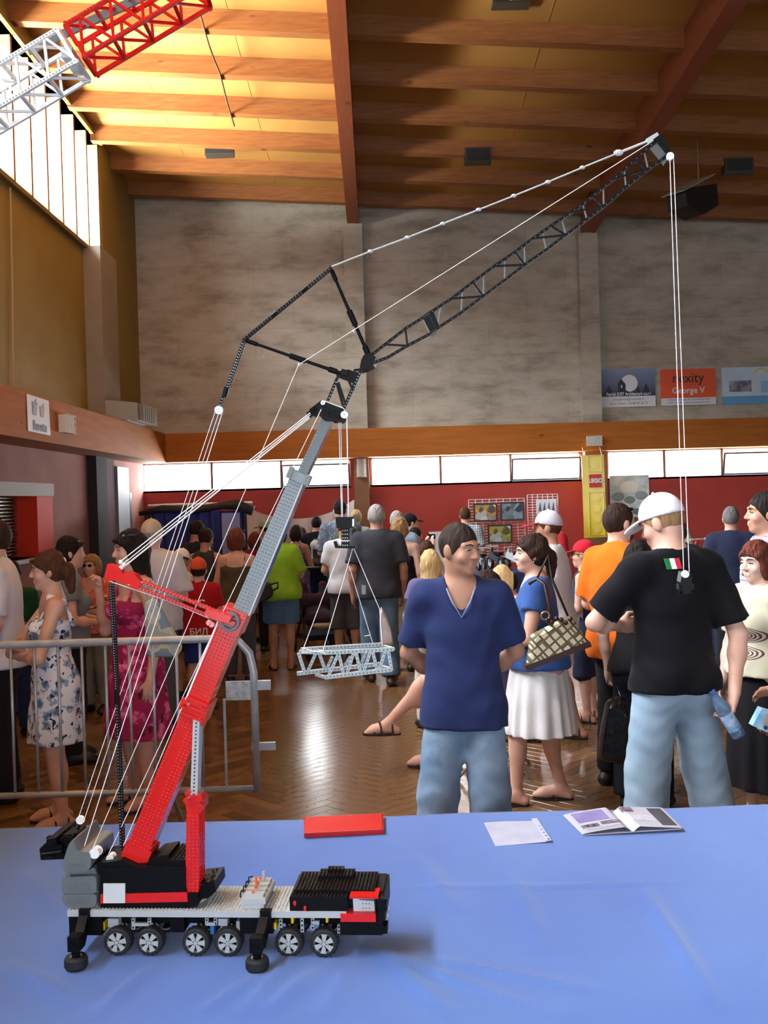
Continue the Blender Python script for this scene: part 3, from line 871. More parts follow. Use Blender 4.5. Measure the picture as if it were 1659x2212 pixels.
# guy frame bracket with turntable ring
o4, a4, c4, d4, u4 = boom_box((489, 1364), (508, 1318), 0.056, VB0-0.004, VB1+0.004, 'boom_bracket', M_LRED, cols=6, skip=lambda i, n, j: i < n-2)
pr = P(497, 1342, VB0-0.008)
MB().lathe([(0.0155, -0.002), (0.0215, -0.002), (0.0225, 0.002), (0.0215, 0.006), (0.0155, 0.006), (0.0155, -0.002)], 30, pr, 'y').build('turntable', M_LDGREY, o4)
tt = MB()
for q in range(24):
    t = 2*math.pi*q/24; tt.box((pr.x+0.0222*math.cos(t)-0.001, pr.y-0.004, pr.z+0.0222*math.sin(t)-0.001), (pr.x+0.0222*math.cos(t)+0.001, pr.y+0.003, pr.z+0.0222*math.sin(t)+0.001))
for s in (-1, 1): tt.bar(pr-u4*0.011+d4*s*0.009, pr+u4*0.011+d4*s*0.009, 0.006, 0.006, (0,1,0))
tt.build('turntable_teeth', M_LDGREY, o4)
MB().bar(pr-u4*0.012+Vector((0,-0.004,0)), pr+u4*0.014+Vector((0,-0.004,0)), 0.010, 0.012, (0,1,0)).build('bracket_plate', M_LRED, o4)
# grey inner sections
o5, a5, c5, d5, u5 = boom_box((521, 1322), (644, 1029), 0.040, VB0+0.005, VB1-0.005, 'boom_section', M_LBOOM, cols=5, wid1=0.033)
MB().bar(a5+u5*0.0195+Vector((0,-0.002,0)), c5+u5*0.016+Vector((0,-0.002,0)), 0.0035, 0.003, (0,1,0)).build('pale_edge', M_LGREY, o5)
o6, a6, c6, d6, u6 = boom_box((640, 1040), (648, 1021), 0.040, VB0-0.002, VB1+0.002, 'boom_collar', M_LBOOM, cols=4, skip=lambda i, n, j: True)
MB().bar(a6-u6*0.02, c6-u6*0.02+d6*0.005, 0.010, 0.012, (0,1,0)).bar(a6+u6*0.022, c6+u6*0.022, 0.012, 0.014, (0,1,0)).build('collar_lug', M_LDGREY, o6)
o7, a7, c7, d7, u7 = boom_box((651, 1026), (711, 898), 0.022, VB0+0.012, VB1-0.012, 'boom_section', mat('slate_plastic', '#4d5658', 0.2), studs=False)
bb = MB()
nl = int((c7-a7).length/ST)
for i in range(nl):
    for s in (-0.36, 0.36): bb.stud(a7+d7*((i+0.5)*ST)+u7*(0.022*s), (0,-1,0), 0.0022, 0.0016)
bb.build('stud_row', M_LBOOM, o7)

# boom head
b = MB()
pl, ex = poly_box([(690, 872), (702, 866), (746, 884), (744, 900), (734, 910), (700, 908), (684, 892)], VB0-0.006, VB1+0.006); b.prism(pl, ex)
pl, ex = poly_box([(668, 884), (690, 868), (698, 880), (676, 898)], VB0+0.004, VB1-0.004); b.prism(pl, ex)
side_studs(b, [(694, 874), (742, 890), (734, 906), (696, 898)], VB0-0.006, 7, 4)
for k in range(5):
    p = P(672+k*5, 892-k*4, VB0); b.bar(p-Vector((0.006,0,0.008)), p+Vector((0.006,0,0.008)), 0.004, 0.012)
b.bar(P(664, 890, VB0), P(672, 898, VB0), 0.006, 0.006)
hd = cpart(b, 'boom_head', M_LBLACK)
pulley(744, 896, VB0-0.004, 0.008)
pulley(698, 870, VB0-0.004, 0.005)
# lattice adapter above the head
def lattice_bar(b, p0, p1, w=0.006, vs=(0.046, 0.098)):
    for v in vs: b.bar(P(*p0, v), P(*p1, v), w, w, (0,1,0))
def bar_part(p0, p1, w, v, name, parent, m=M_LBLACK, holes=True):
    a = P(*p0, v); c = P(*p1, v)
    o = MB().bar(a, c, w, w, (0,1,0)).build(name, m, parent)
    return o
ad = MB()
for v in (0.046, 0.098): ad.bar(P(706, 872, v), P(728, 818, v), 0.006, 0.006, (0,1,0)).bar(P(743, 882, v), P(780, 800, v), 0.007, 0.006, (0,1,0))
for (x, y) in ((706, 872), (728, 818), (743, 882), (764, 832)): ad.bar(P(x, y, 0.046), P(x, y, 0.098), 0.006, 0.006, (0,0,1))
ado = cpart(ad, 'lattice_adapter', M_LBLACK)
sp = MB()
for v in (0.043, 0.101):
    for (p0, p1) in (((727, 828), (741, 876)), ((731, 826), (746, 872)), ((728, 812), (764, 826)), ((762, 842), (754, 824)), ((764, 800), (782, 798))):
        bar_part(p0, p1, 0.005, v, 'brace', ado)
pl, ex = poly_box([(728, 802), (752, 798), (778, 806), (770, 828), (744, 818), (726, 812)], 0.05, 0.094)
MB().prism(pl, ex).build('pivot_block', M_LBLACK, ado)
pl, ex = poly_box([(738, 796), (752, 800), (750, 812), (736, 808)], 0.04, 0.104)
MB().prism(pl, ex).build('pivot_block', M_LBLACK, ado)
hs = MB()
for v in (0.0425,):
    for (p0, p1, nn) in (((707, 870), (727, 822), 7), ((744, 880), (778, 804), 12), ((728, 832), (742, 872), 6), ((732, 830), (746, 868), 6), ((728, 812), (762, 824), 5)):
        for i in range(nn):
            s = (i+0.5)/nn; hs.stud(P(p0[0]+(p1[0]-p0[0])*s, p0[1]+(p1[1]-p0[1])*s, v), (0,-1,0), 0.0017, 0.0008)
hs.build('pin_rows', mat('pin_hole_grey', '#8f9090', 0.3), ado)

# ---- lattice jib
J0, J1 = 0.046, 0.098
UP = [(796, 772), (832, 744), (876, 710), (914, 686), (928, 676), (976, 645), (1021, 610), (1068, 575), (1112, 545), (1152, 515), (1190, 488), (1236, 458), (1280, 424), (1326, 386), (1370, 347), (1412, 308)]
LO = [(806, 784), (838, 772), (880, 747), (928, 722), (944, 710), (996, 676), (1044, 640), (1090, 606), (1134, 572), (1180, 540), (1222, 508), (1268, 474), (1304, 446), (1352, 404), (1400, 366), (1446, 334)]
b = MB()
for v in (J0, J1):
    for pts in (UP, LO):
        for i in range(len(pts)-1): b.bar(P(*pts[i], v), P(*pts[i+1], v), 0.0062, 0.0062, (0,1,0))
for i in (0, 4, 8, 12, 15):
    for pts in (UP, LO): b.bar(P(*pts[i], J0), P(*pts[i], J1), 0.005, 0.005, (0,0,1))
jib = cpart(b, 'lattice_jib', M_LBLACK)
for v in (J0, J1):
    for i in range(1, len(UP)-1):
        if i == 3: continue
        bar_part(UP[i], LO[i+1] if i % 2 else LO[i], 0.0042, v, 'brace', jib)
        q = ((UP[i][0]+UP[i+1][0])/2, (UP[i][1]+UP[i+1][1])/2)
        if i >= 4: bar_part(LO[i], q, 0.0032, v, 'brace', jib, M_LDGREY if v == J0 else M_LBLACK)
for i in range(0, len(UP)):
    for pts in (UP, LO):
        MB().bar(P(*pts[i], J0), P(*pts[i], J1), 0.004, 0.004, (0,0,1)).build('cross_tie', M_LBLACK, jib)
for i in range(4, len(UP)-1):
    MB().bar(P(*UP[i], J0), P(*UP[i+1], J1), 0.003, 0.003, (0,0,1)).build('brace', M_LBLACK, jib)
pl, ex = poly_box([(913, 686), (926, 678), (942, 712), (930, 720)], J0-0.003, J1+0.003); MB().prism(pl, ex).build('joint_block', M_LBLACK, jib)
pl, ex = poly_box([(928, 676), (936, 672), (950, 706), (944, 710)], J0-0.002, J0+0.004); MB().prism(pl, ex).build('joint_block', M_LBLACK, jib)
pl, ex = poly_box([(1412, 300), (1426, 290), (1440, 306), (1452, 330), (1444, 340), (1430, 322)], J0-0.002, J1+0.002); MB().prism(pl, ex).build('jib_tip', M_LBLACK, jib)
pl, ex = poly_box([(780, 778), (786, 766), (802, 762), (812, 772), (806, 788), (790, 796), (776, 800)], J0-0.004, J1+0.004); MB().prism(pl, ex).build('pivot_block', M_LBLACK, jib)
hs = MB()
for i in range(len(UP)-1):
    for pts in (UP, LO):
        n_ = 4
        for k in range(n_):
            s = (k+0.5)/n_; hs.stud(P(pts[i][0]+(pts[i+1][0]-pts[i][0])*s, pts[i][1]+(pts[i+1][1]-pts[i][1])*s, J0-0.003), (0,-1,0), 0.0015, 0.0006)
hs.build('pin_rows', mat('pin_hole_dark', '#4a4b4d', 0.3), jib)
pulley(1447, 338, J0-0.006, 0.008)
# masts (struts)
def strut(p0, p1, name):
    st = MB()
    for v in (0.05, 0.094): st.tube(P(*p0, v), P(*p1, 0.072+(v-0.072)*0.35), 0.0042, 0.0032)
    so = cpart(st, name, M_LBLACK)
    for s0, s1, r in ((0.04, 0.12, 0.0065), (0.36, 0.52, 0.0065), (0.86, 0.97, 0.005)):
        for v in (0.05, 0.094):
            A = P(*p0, v); C = P(*p1, 0.072+(v-0.072)*0.35)
            MB().tube(A+(C-A)*s0, A+(C-A)*s1, r, r).build('sleeve', M_LBLACK, so)
    MB().tube(P(*p1, 0.05), P(*p1, 0.094), 0.004).build('end_pin', M_LBLACK, so)
    return so
s1 = strut((798, 772), (714, 579), 'jib_mast')
s2 = strut((736, 806), (527, 734), 'jib_mast')
MB().disc(P(646, 788, 0.04), (1,0,0.5), 0.004, 0.002).build('string_ring', M_LWHITE, s2)
MB().disc(P(764, 716, 0.04), (1,0,0.5), 0.004, 0.002).build('string_ring', M_LWHITE, s1)
# chains of pinned links
def chain(p0, p1, v, n, w, name, m=M_LBLACK, mh=None):
    a = P(*p0, v); c = P(*p1, v)
    o = MB().bar(a, c, w, w*0.9, (0,1,0)).build(name, m, crane)
    h = MB()
    for i in range(n): h.stud(a+(c-a)*((i+0.5)/n)+Vector((0,-w*0.45,0)), (0,-1,0), w*0.3, 0.0008)
    h.build('pin_rows', mh or mat('pin_hole_light', '#b4b4b6', 0.3), o)
    return o
chain((527, 734), (486, 850), 0.062, 20, 0.0052, 'guy_chain'); chain((530, 736), (490, 850), 0.085, 18, 0.0052, 'guy_chain')
chain((486, 846), (473, 884), 0.066, 6, 0.0052, 'guy_chain')
cpart(MB().tube(P(490, 836, 0.06), P(484, 858, 0.06), 0.006), 'chain_joint', M_LBLACK)
chain((527, 732), (713, 580), 0.06, 34, 0.0045, 'guy_chain', mh=mat('pin_hole_mid', '#6c6c70', 0.3)); chain((529, 735), (715, 583), 0.084, 34, 0.0045, 'guy_chain', mh=mat('pin_hole_mid'))
for s in (0.35, 0.7):
    cpart(MB().tube(P(527+186*s-6, 732-152*s+5, 0.058), P(527+186*s+6, 732-152*s-5, 0.058), 0.004), 'chain_joint', M_LBLACK)
chain((239, 1262), (252, 1500), 0.05, 44, 0.0055, 'guy_chain', mh=mat('pin_hole_mid')); chain((245, 1262), (258, 1560), 0.062, 48, 0.0052, 'guy_chain', mh=mat('pin_hole_mid'))
chain((252, 1500), (262, 1836), 0.05, 50, 0.0055, 'guy_chain', mh=mat('pin_hole_mid')); chain((258, 1560), (268, 1836), 0.062, 46, 0.0052, 'guy_chain', mh=mat('pin_hole_mid'))
cpart(MB().tube(P(251, 1490, 0.046), P(253, 1520, 0.046), 0.0055), 'chain_joint', M_LBLACK)
# white guy rods of the jib with knuckle joints
G = [(716, 576), (800, 543), (880, 513), (957, 483), (1034, 453), (1110, 423), (1184, 393), (1258, 362), (1336, 330)]
gp = Vector(P(716, 576, 0.058)); ge = P(1414, 299, 0.058)
for i in range(len(G)):
    q = G[i+1] if i < len(G)-1 else (1412, 300)
    for v in (0.055, 0.089): cpart(MB().tube(P(*G[i], v), P(*q, v), 0.0017 if i < 8 else 0.0026), 'guy_rod', M_LGREY)
    if i:
        for v in (0.055, 0.089): cpart(MB().ball(P(*G[i], v), 0.0042, 10, 6, (1.5, 1, 1)), 'rod_joint', M_LGREY)
for v in (0.055, 0.089):
    b = MB(); p = P(1410, 300, v); b.bar(p+Vector((-0.012, 0, -0.006)), p+Vector((0.012, 0, 0.007)), 0.009, 0.012); cpart(b, 'rod_clevis', M_LGREY); cpart(MB().ball(P(1336, 330, v), 0.007, 10, 6, (1.5, 0.8, 1)), 'rod_joint', M_LGREY)
# ---- red guying strut of the main boom
a = P(490, 1338, 0.03); c = P(305, 1263, 0.005)
b = MB()
for off in (-0.0075, 0.0075):
    n_ = Vector((0.37, 0, 0.93))
    b.bar(a+n_*off, c+n_*off, 0.010, 0.0065, (0.37,0,0.93))
gs = cpart(b, 'guy_strut', M_LRED)
h = MB(); L_ = (c-a).length
for k in range(int(L_/ST)):
    p = a+(c-a)*((k+0.5)*ST/L_)
    for off in (-0.0072, 0.0072): h.stud(p+Vector((0.37,0,0.93))*off+Vector((0,-0.0052,0)), (0,-1,0), 0.002, 0.0006)
h.build('pin_rows', mat('pin_hole_red', '#6d1010', 0.4), gs)
h = MB()
for k in range(int(L_/ST)): h.stud(a+(c-a)*((k+0.5)*ST/L_)+Vector((0.37,0,0.93))*0.0108, (0.37,0,0.93), 0.0024, 0.0018)
h.build('stud_row', M_LRED, gs)
b = MB(); pts = rounded([(232, 1217), (258, 1226), (264, 1240), (276, 1234), (290, 1240), (304, 1258), (298, 1276), (262, 1258), (224, 1250)], 4)
b.prism([P(x, y, 0.0) for x, y in pts], (0, 0.024, 0)); b.build('strut_head', M_LRED, gs)
b = MB(); b.prism([P(x, y, -0.001) for x, y in ((446, 1316), (470, 1322), (500, 1332), (494, 1346), (464, 1340), (440, 1326))], (0, 0.03, 0)); b.build('strut_foot', M_LRED, gs)
b = MB()
for (x, y) in ((452, 1345), (458, 1349), (450, 1326), (462, 1332)): b.disc(P(x, y, 0.02), (0,1,0), 0.006, 0.01, 14)
b.build('strut_pulley', mat('pink_pulley', '#e8908c', 0.25), gs)
b = MB()
for (x, y) in ((261, 1214), (268, 1220), (262, 1226)): b.ball(P(x, y, 0.008), 0.005, 10, 6)
b.build('string_knot', M_LWHITE, gs)
# ---- lift cylinder
boxm = MB(); a = P(402, 1756, 0.02); c = P(435, 1756, 0.02)
pts = [(403, 1757), (430, 1757), (431, 1900), (428, 1934), (406, 1934), (400, 1904)]
b = MB(); b.prism([P(x, y, 0.018) for x, y in pts], (0, 0.05, 0)); side_studs(b, [(404, 1760), (430, 1760), (430, 1930), (404, 1930)], 0.018, 3, 22)
lc = cpart(b, 'lift_cylinder', M_LRED)
b = MB()
for k in range(20):
    p0 = P(431, 1762+k*8, 0.018)
    for j in range(4): b.stud((p0.x+0.0002, 0.026+j*0.010, p0.z), (1,0,0), 0.0022, 0.0016)
b.build('stud_row', M_LRED, lc)
b = MB()
for (x, y, r) in ((406, 1712, 0.006), (403, 1728, 0.006), (431, 1722, 0.007), (434, 1740, 0.006)): b.disc(P(x, y, 0.016), (0,1,0), r, 0.012, 16)
pl, ex = poly_box([(400, 1734), (408, 1720), (432, 1718), (440, 1730), (440, 1748), (431, 1758), (404, 1758)], 0.022, 0.064); b.prism(pl, ex)
b.build('cylinder_head', M_LRED, lc)
b = MB(); b.prism([P(x, y, 0.030) for x, y in ((411, 1722), (426, 1722), (431, 1552), (417, 1552))], (0, 0.03, 0)); rod = b.build('cylinder_rod', M_LGREY, lc)
h = MB()
for k in range(20): h.stud(P(418.5+5.5*(k/19), 1716-8.1*k, 0.030), (0,-1,0), 0.0022, 0.0008, 8)
h.build('pin_rows', mat('pin_hole_ink', '#2c2f30', 0.4), rod)
b = MB(); pl, ex = poly_box([(398, 1930), (428, 1930), (426, 1958), (404, 1962)], 0.01, 0.06); b.prism(pl, ex)
pl, ex = poly_box([(424, 1908), (464, 1904), (466, 1926), (450, 1940), (426, 1944)], 0.03, 0.12); b.prism(pl, ex)
for k in range(18):
    p = P(rg.uniform(430, 462), rg.uniform(1904, 1934), 0.03); b.stud((p.x, 0.03, p.z), (0,-1,0), 0.0026, 0.003); b.stud((p.x, rg.uniform(0.03, 0.11), P(440, 1905, 0.03).z), (0,0,1), 0.0026, 0.002)
cpart(b, 'slew_bracket', M_LBLACK)
zz = P(430, 1962, 0.03).z
cpart(MB().lathe([(0, DZ+0.006), (0.05, DZ+0.006), (0.052, DZ+0.001), (0, DZ+0.001)], 32, (P(400, 1950, 0.07).x, 0.072, 0)), 'slew_ring', M_LGREY)

# ---- battery box on the deck
bx0 = P(521, 1958, 0.012).x; bx1 = P(574, 1958, 0.012).x
b = MB(); b.box((bx0+0.004, 0.012, DZ+0.001), (bx1-0.004, 0.118, DZ+0.012)); b.prism([(bx0, 0.01, DZ+0.012), (bx1, 0.01, DZ+0.012), (bx1, 0.12, DZ+0.012), (bx0, 0.12, DZ+0.012)], (0, 0, 0.012))
for k in range(8): b.tube((bx0+0.006+k*0.0055, 0.0095, DZ+0.02), (bx0+0.006+k*0.0055, 0.011, DZ+0.02), 0.0022)
bat = cpart(b, 'battery_box', M_LGREY)
for k in range(4):
    y = 0.018+k*0.027
    MB().box((bx0+0.004, y, DZ+0.024), (bx1-0.006, y+0.018, DZ+0.031)).build('switch_block', M_LGREY, bat)
    MB().path([(bx0+0.002, y+0.004, DZ+0.02), (bx0-0.004, y+0.004, DZ+0.024), (bx0-0.003, y+0.012, DZ+0.034), (bx0+0.006, y+0.014, DZ+0.034)], 0.0016).build('cable', M_LBLACK, bat)
    MB().box((bx0+0.022, y+0.004, DZ+0.031), (bx0+0.027, y+0.009, DZ+0.036)).build('toggle', M_LORANGE, bat)
MB().box((bx0+0.024, 0.05, DZ+0.031), (bx0+0.029, 0.055, DZ+0.055)).build('lever', M_LORANGE, bat)
MB().box((bx0+0.03, 0.10, DZ+0.031), (bx0+0.036, 0.106, DZ+0.05)).build('lever', M_LGREY, bat)
# ---- engine cover and driver's cab
ex0 = P(626, 1968, 0.004).x; ex1 = P(812, 1945, 0.02).x
zc = P(628, 1938, 0.004).z
b = MB(); exm = P(750, 1960, 0.004).x; b.box((ex0, 0.004, DZ), (exm, 0.141, zc)); b.box((exm, 0.046, DZ), (ex1-0.02, 0.141, zc)); b.box((ex0+0.005, 0.03, zc), (ex1-0.004, 0.141, zc+0.006))
studs_on(b, (ex0, 0.005, zc), (ST,0,0), (0,ST,0), int((exm-ex0)/ST), 3, (0,0,1))
studs_on(b, (ex0+0.006, 0.031, zc+0.006), (ST,0,0), (0,ST,0), int((ex1-ex0-0.01)/ST), 13, (0,0,1))
b.box((ex0+0.05, 0.095, zc+0.006), (ex0+0.13, 0.141, zc+0.013)); studs_on(b, (ex0+0.05, 0.095, zc+0.013), (ST,0,0), (0,ST,0), 10, 5, (0,0,1))
b.box((ex0+0.068, 0.118, zc+0.013), (ex0+0.105, 0.141, zc+0.019)); studs_on(b, (ex0+0.068, 0.118, zc+0.019), (ST,0,0), (0,ST,0), 4, 2, (0,0,1))
eng = cpart(b, 'engine_cover', M_LBLACK)
for (x, y) in ((637, 1951), (659, 1962)):
    p = P(x, y, 0.004); MB().ball((p.x, 0.003, p.z), 0.005, 10, 6, (0.7, 0.5, 1.2)).build('red_light', M_LRED, eng)
cx0 = P(744, 1990, 0.0).x; cx1 = P(826, 1990, 0.0).x
zf = P(790, 2020, 0.0).z; zm = P(790, 1974, 0.0).z; zt = P(790, 1938, 0.0).z
b = MB(); b.box((cx0-0.01, 0.0, zf), (cx1, 0.145, zm-0.016)); b.box((cx1-0.01, 0.0, zm-0.016), (cx1+0.006, 0.145, zt-0.004)); b.box((cx0-0.012, 0.04, zm-0.016), (cx1, 0.145, zt-0.002))
b.box((cx1-0.006, -0.002, zt-0.03), (cx1+0.010, 0.02, zt-0.012)); b.box((cx1-0.002, -0.002, zf+0.004), (cx1+0.010, 0.03, zf+0.02))
for k in range(4): b.disc((cx0+0.012+k*0.02, -0.001, zf+0.012+0.006*(k % 2)), (0,1,0), 0.0045, 0.004, 12)
cab = cpart(b, 'cab', M_LBLACK)
MB().box((P(736, 1980, 0).x, -0.004, zm-0.016), (P(812, 1980, 0).x, 0.03, zm+0.001)).build('bumper', M_LRED, cab)
MB().box((P(756, 1980, 0).x, 0.002, zt-0.004), (P(818, 1980, 0).x, 0.05, zt+0.001)).build('roof_plate', M_LRED, cab)
b = MB(); b.prism([P(x, y, 0.012) for x, y in ((762, 1938), (770, 1936), (776, 1944), (808, 1946), (810, 1968), (764, 1970))], (0, 0.026, 0))
seat = b.build('interior_panel', M_LWHITE, cab)
h = MB()
for i in range(3):
    for j in range(2): h.stud(P(784+i*7, 1952+j*9, 0.0118), (0,-1,0), 0.0013, 0.0006)
h.build('pin_rows', mat('pin_hole_ink'), seat)
for k in range(3):
    y = 0.03+k*0.04; MB().disc((cx1+0.006, y, zf+0.014), (1,0,0), 0.006, 0.004, 14).build('headlamp', mat('lamp_clear', '#cfd4d6', 0.15), cab)
def clearglass():
    m = bpy.data.materials.new('clear_plastic'); m.use_nodes = True
    b_ = m.node_tree.nodes['Principled BSDF']; b_.inputs['Transmission Weight'].default_value = 1.0; b_.inputs['Roughness'].default_value = 0.05
    b_.inputs['Base Color'].default_value = (0.9, 0.93, 0.95, 1); b_.inputs['IOR'].default_value = 1.2
    return m
M_CLEAR = clearglass()
MB().box((P(750, 1950, 0).x, -0.001, zm+0.001), (P(816, 1950, 0).x, 0.001, zt-0.004)).build('cab_window', M_CLEAR, cab)

# ---- strings
def string(*pts, v=(0.05,), r=0.00085, name='string', parent=None):
    vv = v if len(v) == len(pts) else [v[0]]*len(pts)
    return cpart(MB().path([P(x, y, q) for (x, y), q in zip(pts, vv)], r, 6), name, M_STRING)
string((465, 889), (168, 1771), v=(0.062, 0.092)); string((472, 894), (181, 1774), v=(0.066, 0.098)); string((481, 889), (181, 1832), v=(0.07, 0.032), r=0.0011)
string((200, 1834), (645, 788), (1408, 306), v=(0.02, 0.038, 0.052)); string((234, 1846), (470, 1346), (694, 884), v=(0.05, 0.036, 0.036))
string((267, 1826), (398, 1516), (474, 1332), v=(0.04, 0.036, 0.036), r=0.001); string((398, 1520), (470, 1348), v=(0.034, 0.034), r=0.0012)
for (p, q, v) in (((259, 1214), (670, 892), 0.02), ((266, 1218), (672, 895), 0.03), ((262, 1228), (674, 898), 0.04), ((254, 1236), (670, 902), 0.05)):
    string(p, q, v=(v*0.3, v+0.01), r=0.0011)
string((238, 1256), (456, 1330), v=(0.0, 0.024)); string((276, 1262), (452, 1336), v=(0.0, 0.024))
string((732, 912), (738, 1118), v=(0.05, 0.055), r=0.0009); string((736, 906), (740, 1118), v=(0.07, 0.065), r=0.0009); string((749, 896), (753, 1118), v=(0.036, 0.055), r=0.0013)
string((700, 866), (742, 882), (749, 894), v=(0.036, 0.036, 0.036), r=0.001)
string((1447, 342), (1477, 1238), v=(0.04, 0.05)); string((1455, 338), (1489, 1238), v=(0.04, 0.05))
string((568, 770), (570, 770), v=(0.05, 0.05))
pulley(473, 886, 0.066, 0.0095, m=mat('clear_white_plastic', '#d9dedd', 0.2))
# ---- hook blocks
b = MB(); pl, ex = poly_box([(724, 1117), (764, 1117), (762, 1140), (727, 1141)], 0.03, 0.09); b.prism(pl, ex)
pl, ex = poly_box([(738, 1140), (755, 1140), (755, 1183), (737, 1183)], 0.04, 0.08); b.prism(pl, ex)
pl, ex = poly_box([(764, 1142), (768, 1142), (766, 1150), (760, 1150)], 0.04, 0.08); b.prism(pl, ex)
hk = cpart(b, 'hook_block', M_LBLACK)
b = MB(); pl, ex = poly_box([(720, 1170), (726, 1168), (731, 1179), (768, 1180), (768, 1185), (724, 1184)], 0.05, 0.07); b.prism(pl, ex); b.build('hook', M_LBLACK, hk)
b = MB()
for i in range(3):
    for j in range(5): b.stud(P(740.5+i*5, 1146+j*8, 0.04), (0,-1,0), 0.0016, 0.0008)
b.build('pin_rows', mat('pin_hole_light'), hk)
b = MB(); pl, ex = poly_box([(761, 1121), (764.5, 1121), (764.5, 1137), (761, 1137)], 0.026, 0.03); b.prism(pl, ex); b.build('white_beam', M_LWHITE, hk)
b = MB(); pl, ex = poly_box([(736, 1167), (755, 1167), (755, 1168.5), (736, 1168.5)], 0.037, 0.04); b.prism(pl, ex); b.build('white_beam', M_LWHITE, hk)
b = MB(); pl, ex = poly_box([(1474, 1236), (1492, 1236), (1496, 1252), (1490, 1282), (1476, 1284), (1470, 1258)], 0.03, 0.07); b.prism(pl, ex)
pl, ex = poly_box([(1466, 1262), (1500, 1262), (1500, 1274), (1466, 1274)], 0.035, 0.06); b.prism(pl, ex)
b.tube(P(1469, 1284, 0.05), P(1469, 1276, 0.05), 0.004); b.tube(P(1492, 1282, 0.05), P(1492, 1274, 0.05), 0.004)
hk2 = cpart(b, 'hook_block', M_LBLACK)
b = MB(); b.lathe([(0.001, -0.003), (0.008, -0.003), (0.008, 0.003), (0.001, 0.003)], 18, P(1480, 1240, 0.027), 'y'); b.build('sheave', M_LWHITE, hk2)
# ---- the load: a grey lattice bridge, hanging from the hook
lo_o = P(745, 1430, 0.06)
load = thing('lattice_load', 'grey lattice truss of plastic beams hanging from the black hook on strings', 'truss', tuple(CM @ lo_o), CROT)
def LP(px, py, v): return P(px, py, v)-lo_o
LD = []
TOPB = ((657, 1398), (815, 1380)); TOPF = ((652, 1405), (832, 1398)); BOTF = ((642, 1451), (690, 1462)); 
M_LOADG = mat('load_grey_plastic', '#98a3a3', 0.28)
def lbar(p, q, v0, v1, w, name='beam'):
    o = MB().bar(LP(*p, v0), LP(*q, v1), w, w, (0,1,0)).build(name, M_LOADG, load)
    h = MB(); A = LP(*p, v0); C = LP(*q, v1); n_ = max(2, int((C-A).length/ST))
    for i in range(n_): h.stud(A+(C-A)*((i+0.5)/n_)+Vector((0,-w*0.5,0)), (0,-1,0), w*0.26, 0.0005)
    h.build('pin_rows', mat('pin_hole_load', '#626b6b', 0.4), o)
lbar((646, 1408), (704, 1410), 0.0, 0.0, 0.0075, 'end_beam')
lbar((650, 1403), (826, 1392), 0.09, 0.09, 0.0085, 'chord')
lbar((700, 1410), (850, 1402), 0.0, 0.0, 0.0085, 'chord')
lbar((642, 1455), (822, 1434), 0.09, 0.09, 0.0085, 'chord')
lbar((702, 1463), (846, 1446), 0.0, 0.0, 0.0085, 'chord')
for (p, q, v) in (((645, 1410), (658, 1452), 0.07), ((682, 1412), (664, 1452), 0.09), ((690, 1412), (702, 1446), 0.09), ((733, 1408), (708, 1464), 0.0), ((731, 1408), (744, 1462), 0.0),
                  ((766, 1404), (748, 1460), 0.0), ((768, 1404), (780, 1456), 0.0), ((802, 1402), (784, 1456), 0.0), ((804, 1402), (816, 1452), 0.0), ((834, 1400), (818, 1450), 0.0), ((838, 1400), (846, 1446), 0.0),
                  ((757, 1418), (746, 1436), 0.09), ((790, 1410), (780, 1434), 0.09), ((718, 1418), (706, 1446), 0.09)):
    lbar(p, q, v, v, 0.0068, 'diagonal')
for (p) in ((702, 1410), (850, 1402), (702, 1463), (846, 1446)): MB().bar(LP(*p, 0.0), LP(p[0]-20, p[1]-6, 0.09), 0.006, 0.006).build('cross_tie', M_LOADG, load)
for pts, v in ((((737, 1184), (656, 1399), (652, 1410), (700, 1406)), (0.06, 0.0, -0.005, -0.005)), (((762, 1184), (697, 1408), (704, 1412), (654, 1400)), (0.06, -0.005, -0.006, -0.005)),
               (((764, 1184), (820, 1316)), (0.06, 0.04)), (((754, 1222), (806, 1392)), (0.06, 0.09)), (((788, 1374), (800, 1372), (806, 1392)), (0.06, 0.05, 0.06)), (((820, 1316), (826, 1396)), (0.04, 0.04))):
    MB().path([LP(x, y, q) for (x, y), q in zip(pts, v)], 0.0008, 6).build('sling', M_STRING, load)

# ---- things lying on the cloth
def on_table(px, py): p = at_z(px, py, TZ+0.006); return p
# red studded stand plate
q = [on_table(657, 1810), on_table(829, 1802), on_table(828, 1768), on_table(656, 1776)]
rp = thing('red_plate', 'flat red plastic tray lying near the back edge of the blue cloth', 'tray', tuple(q[0]))
base = [p-q[0] for p in q]
b = MB(); b.prism([p+Vector((0,0,0.0005)) for p in base], (0, 0, 0.010)); b.build('tray_body', M_LRED, rp)
b = MB(); ins = [sum(base, Vector())/4*0.04+p*0.96 for p in base]
b.prism([Vector((p.x, p.y, 0.0105)) for p in ins], (0, 0, 0.004)); b.build('raised_panel', M_LRED, rp)
b = MB()
for i in (0, 2): b.bar(base[i]+Vector((0,0,0.012)), base[(i+1) % 4]+Vector((0,0,0.012)), 0.008, 0.006)
b.build('rim', mat('red_rim', '#c02420', 0.25), rp)
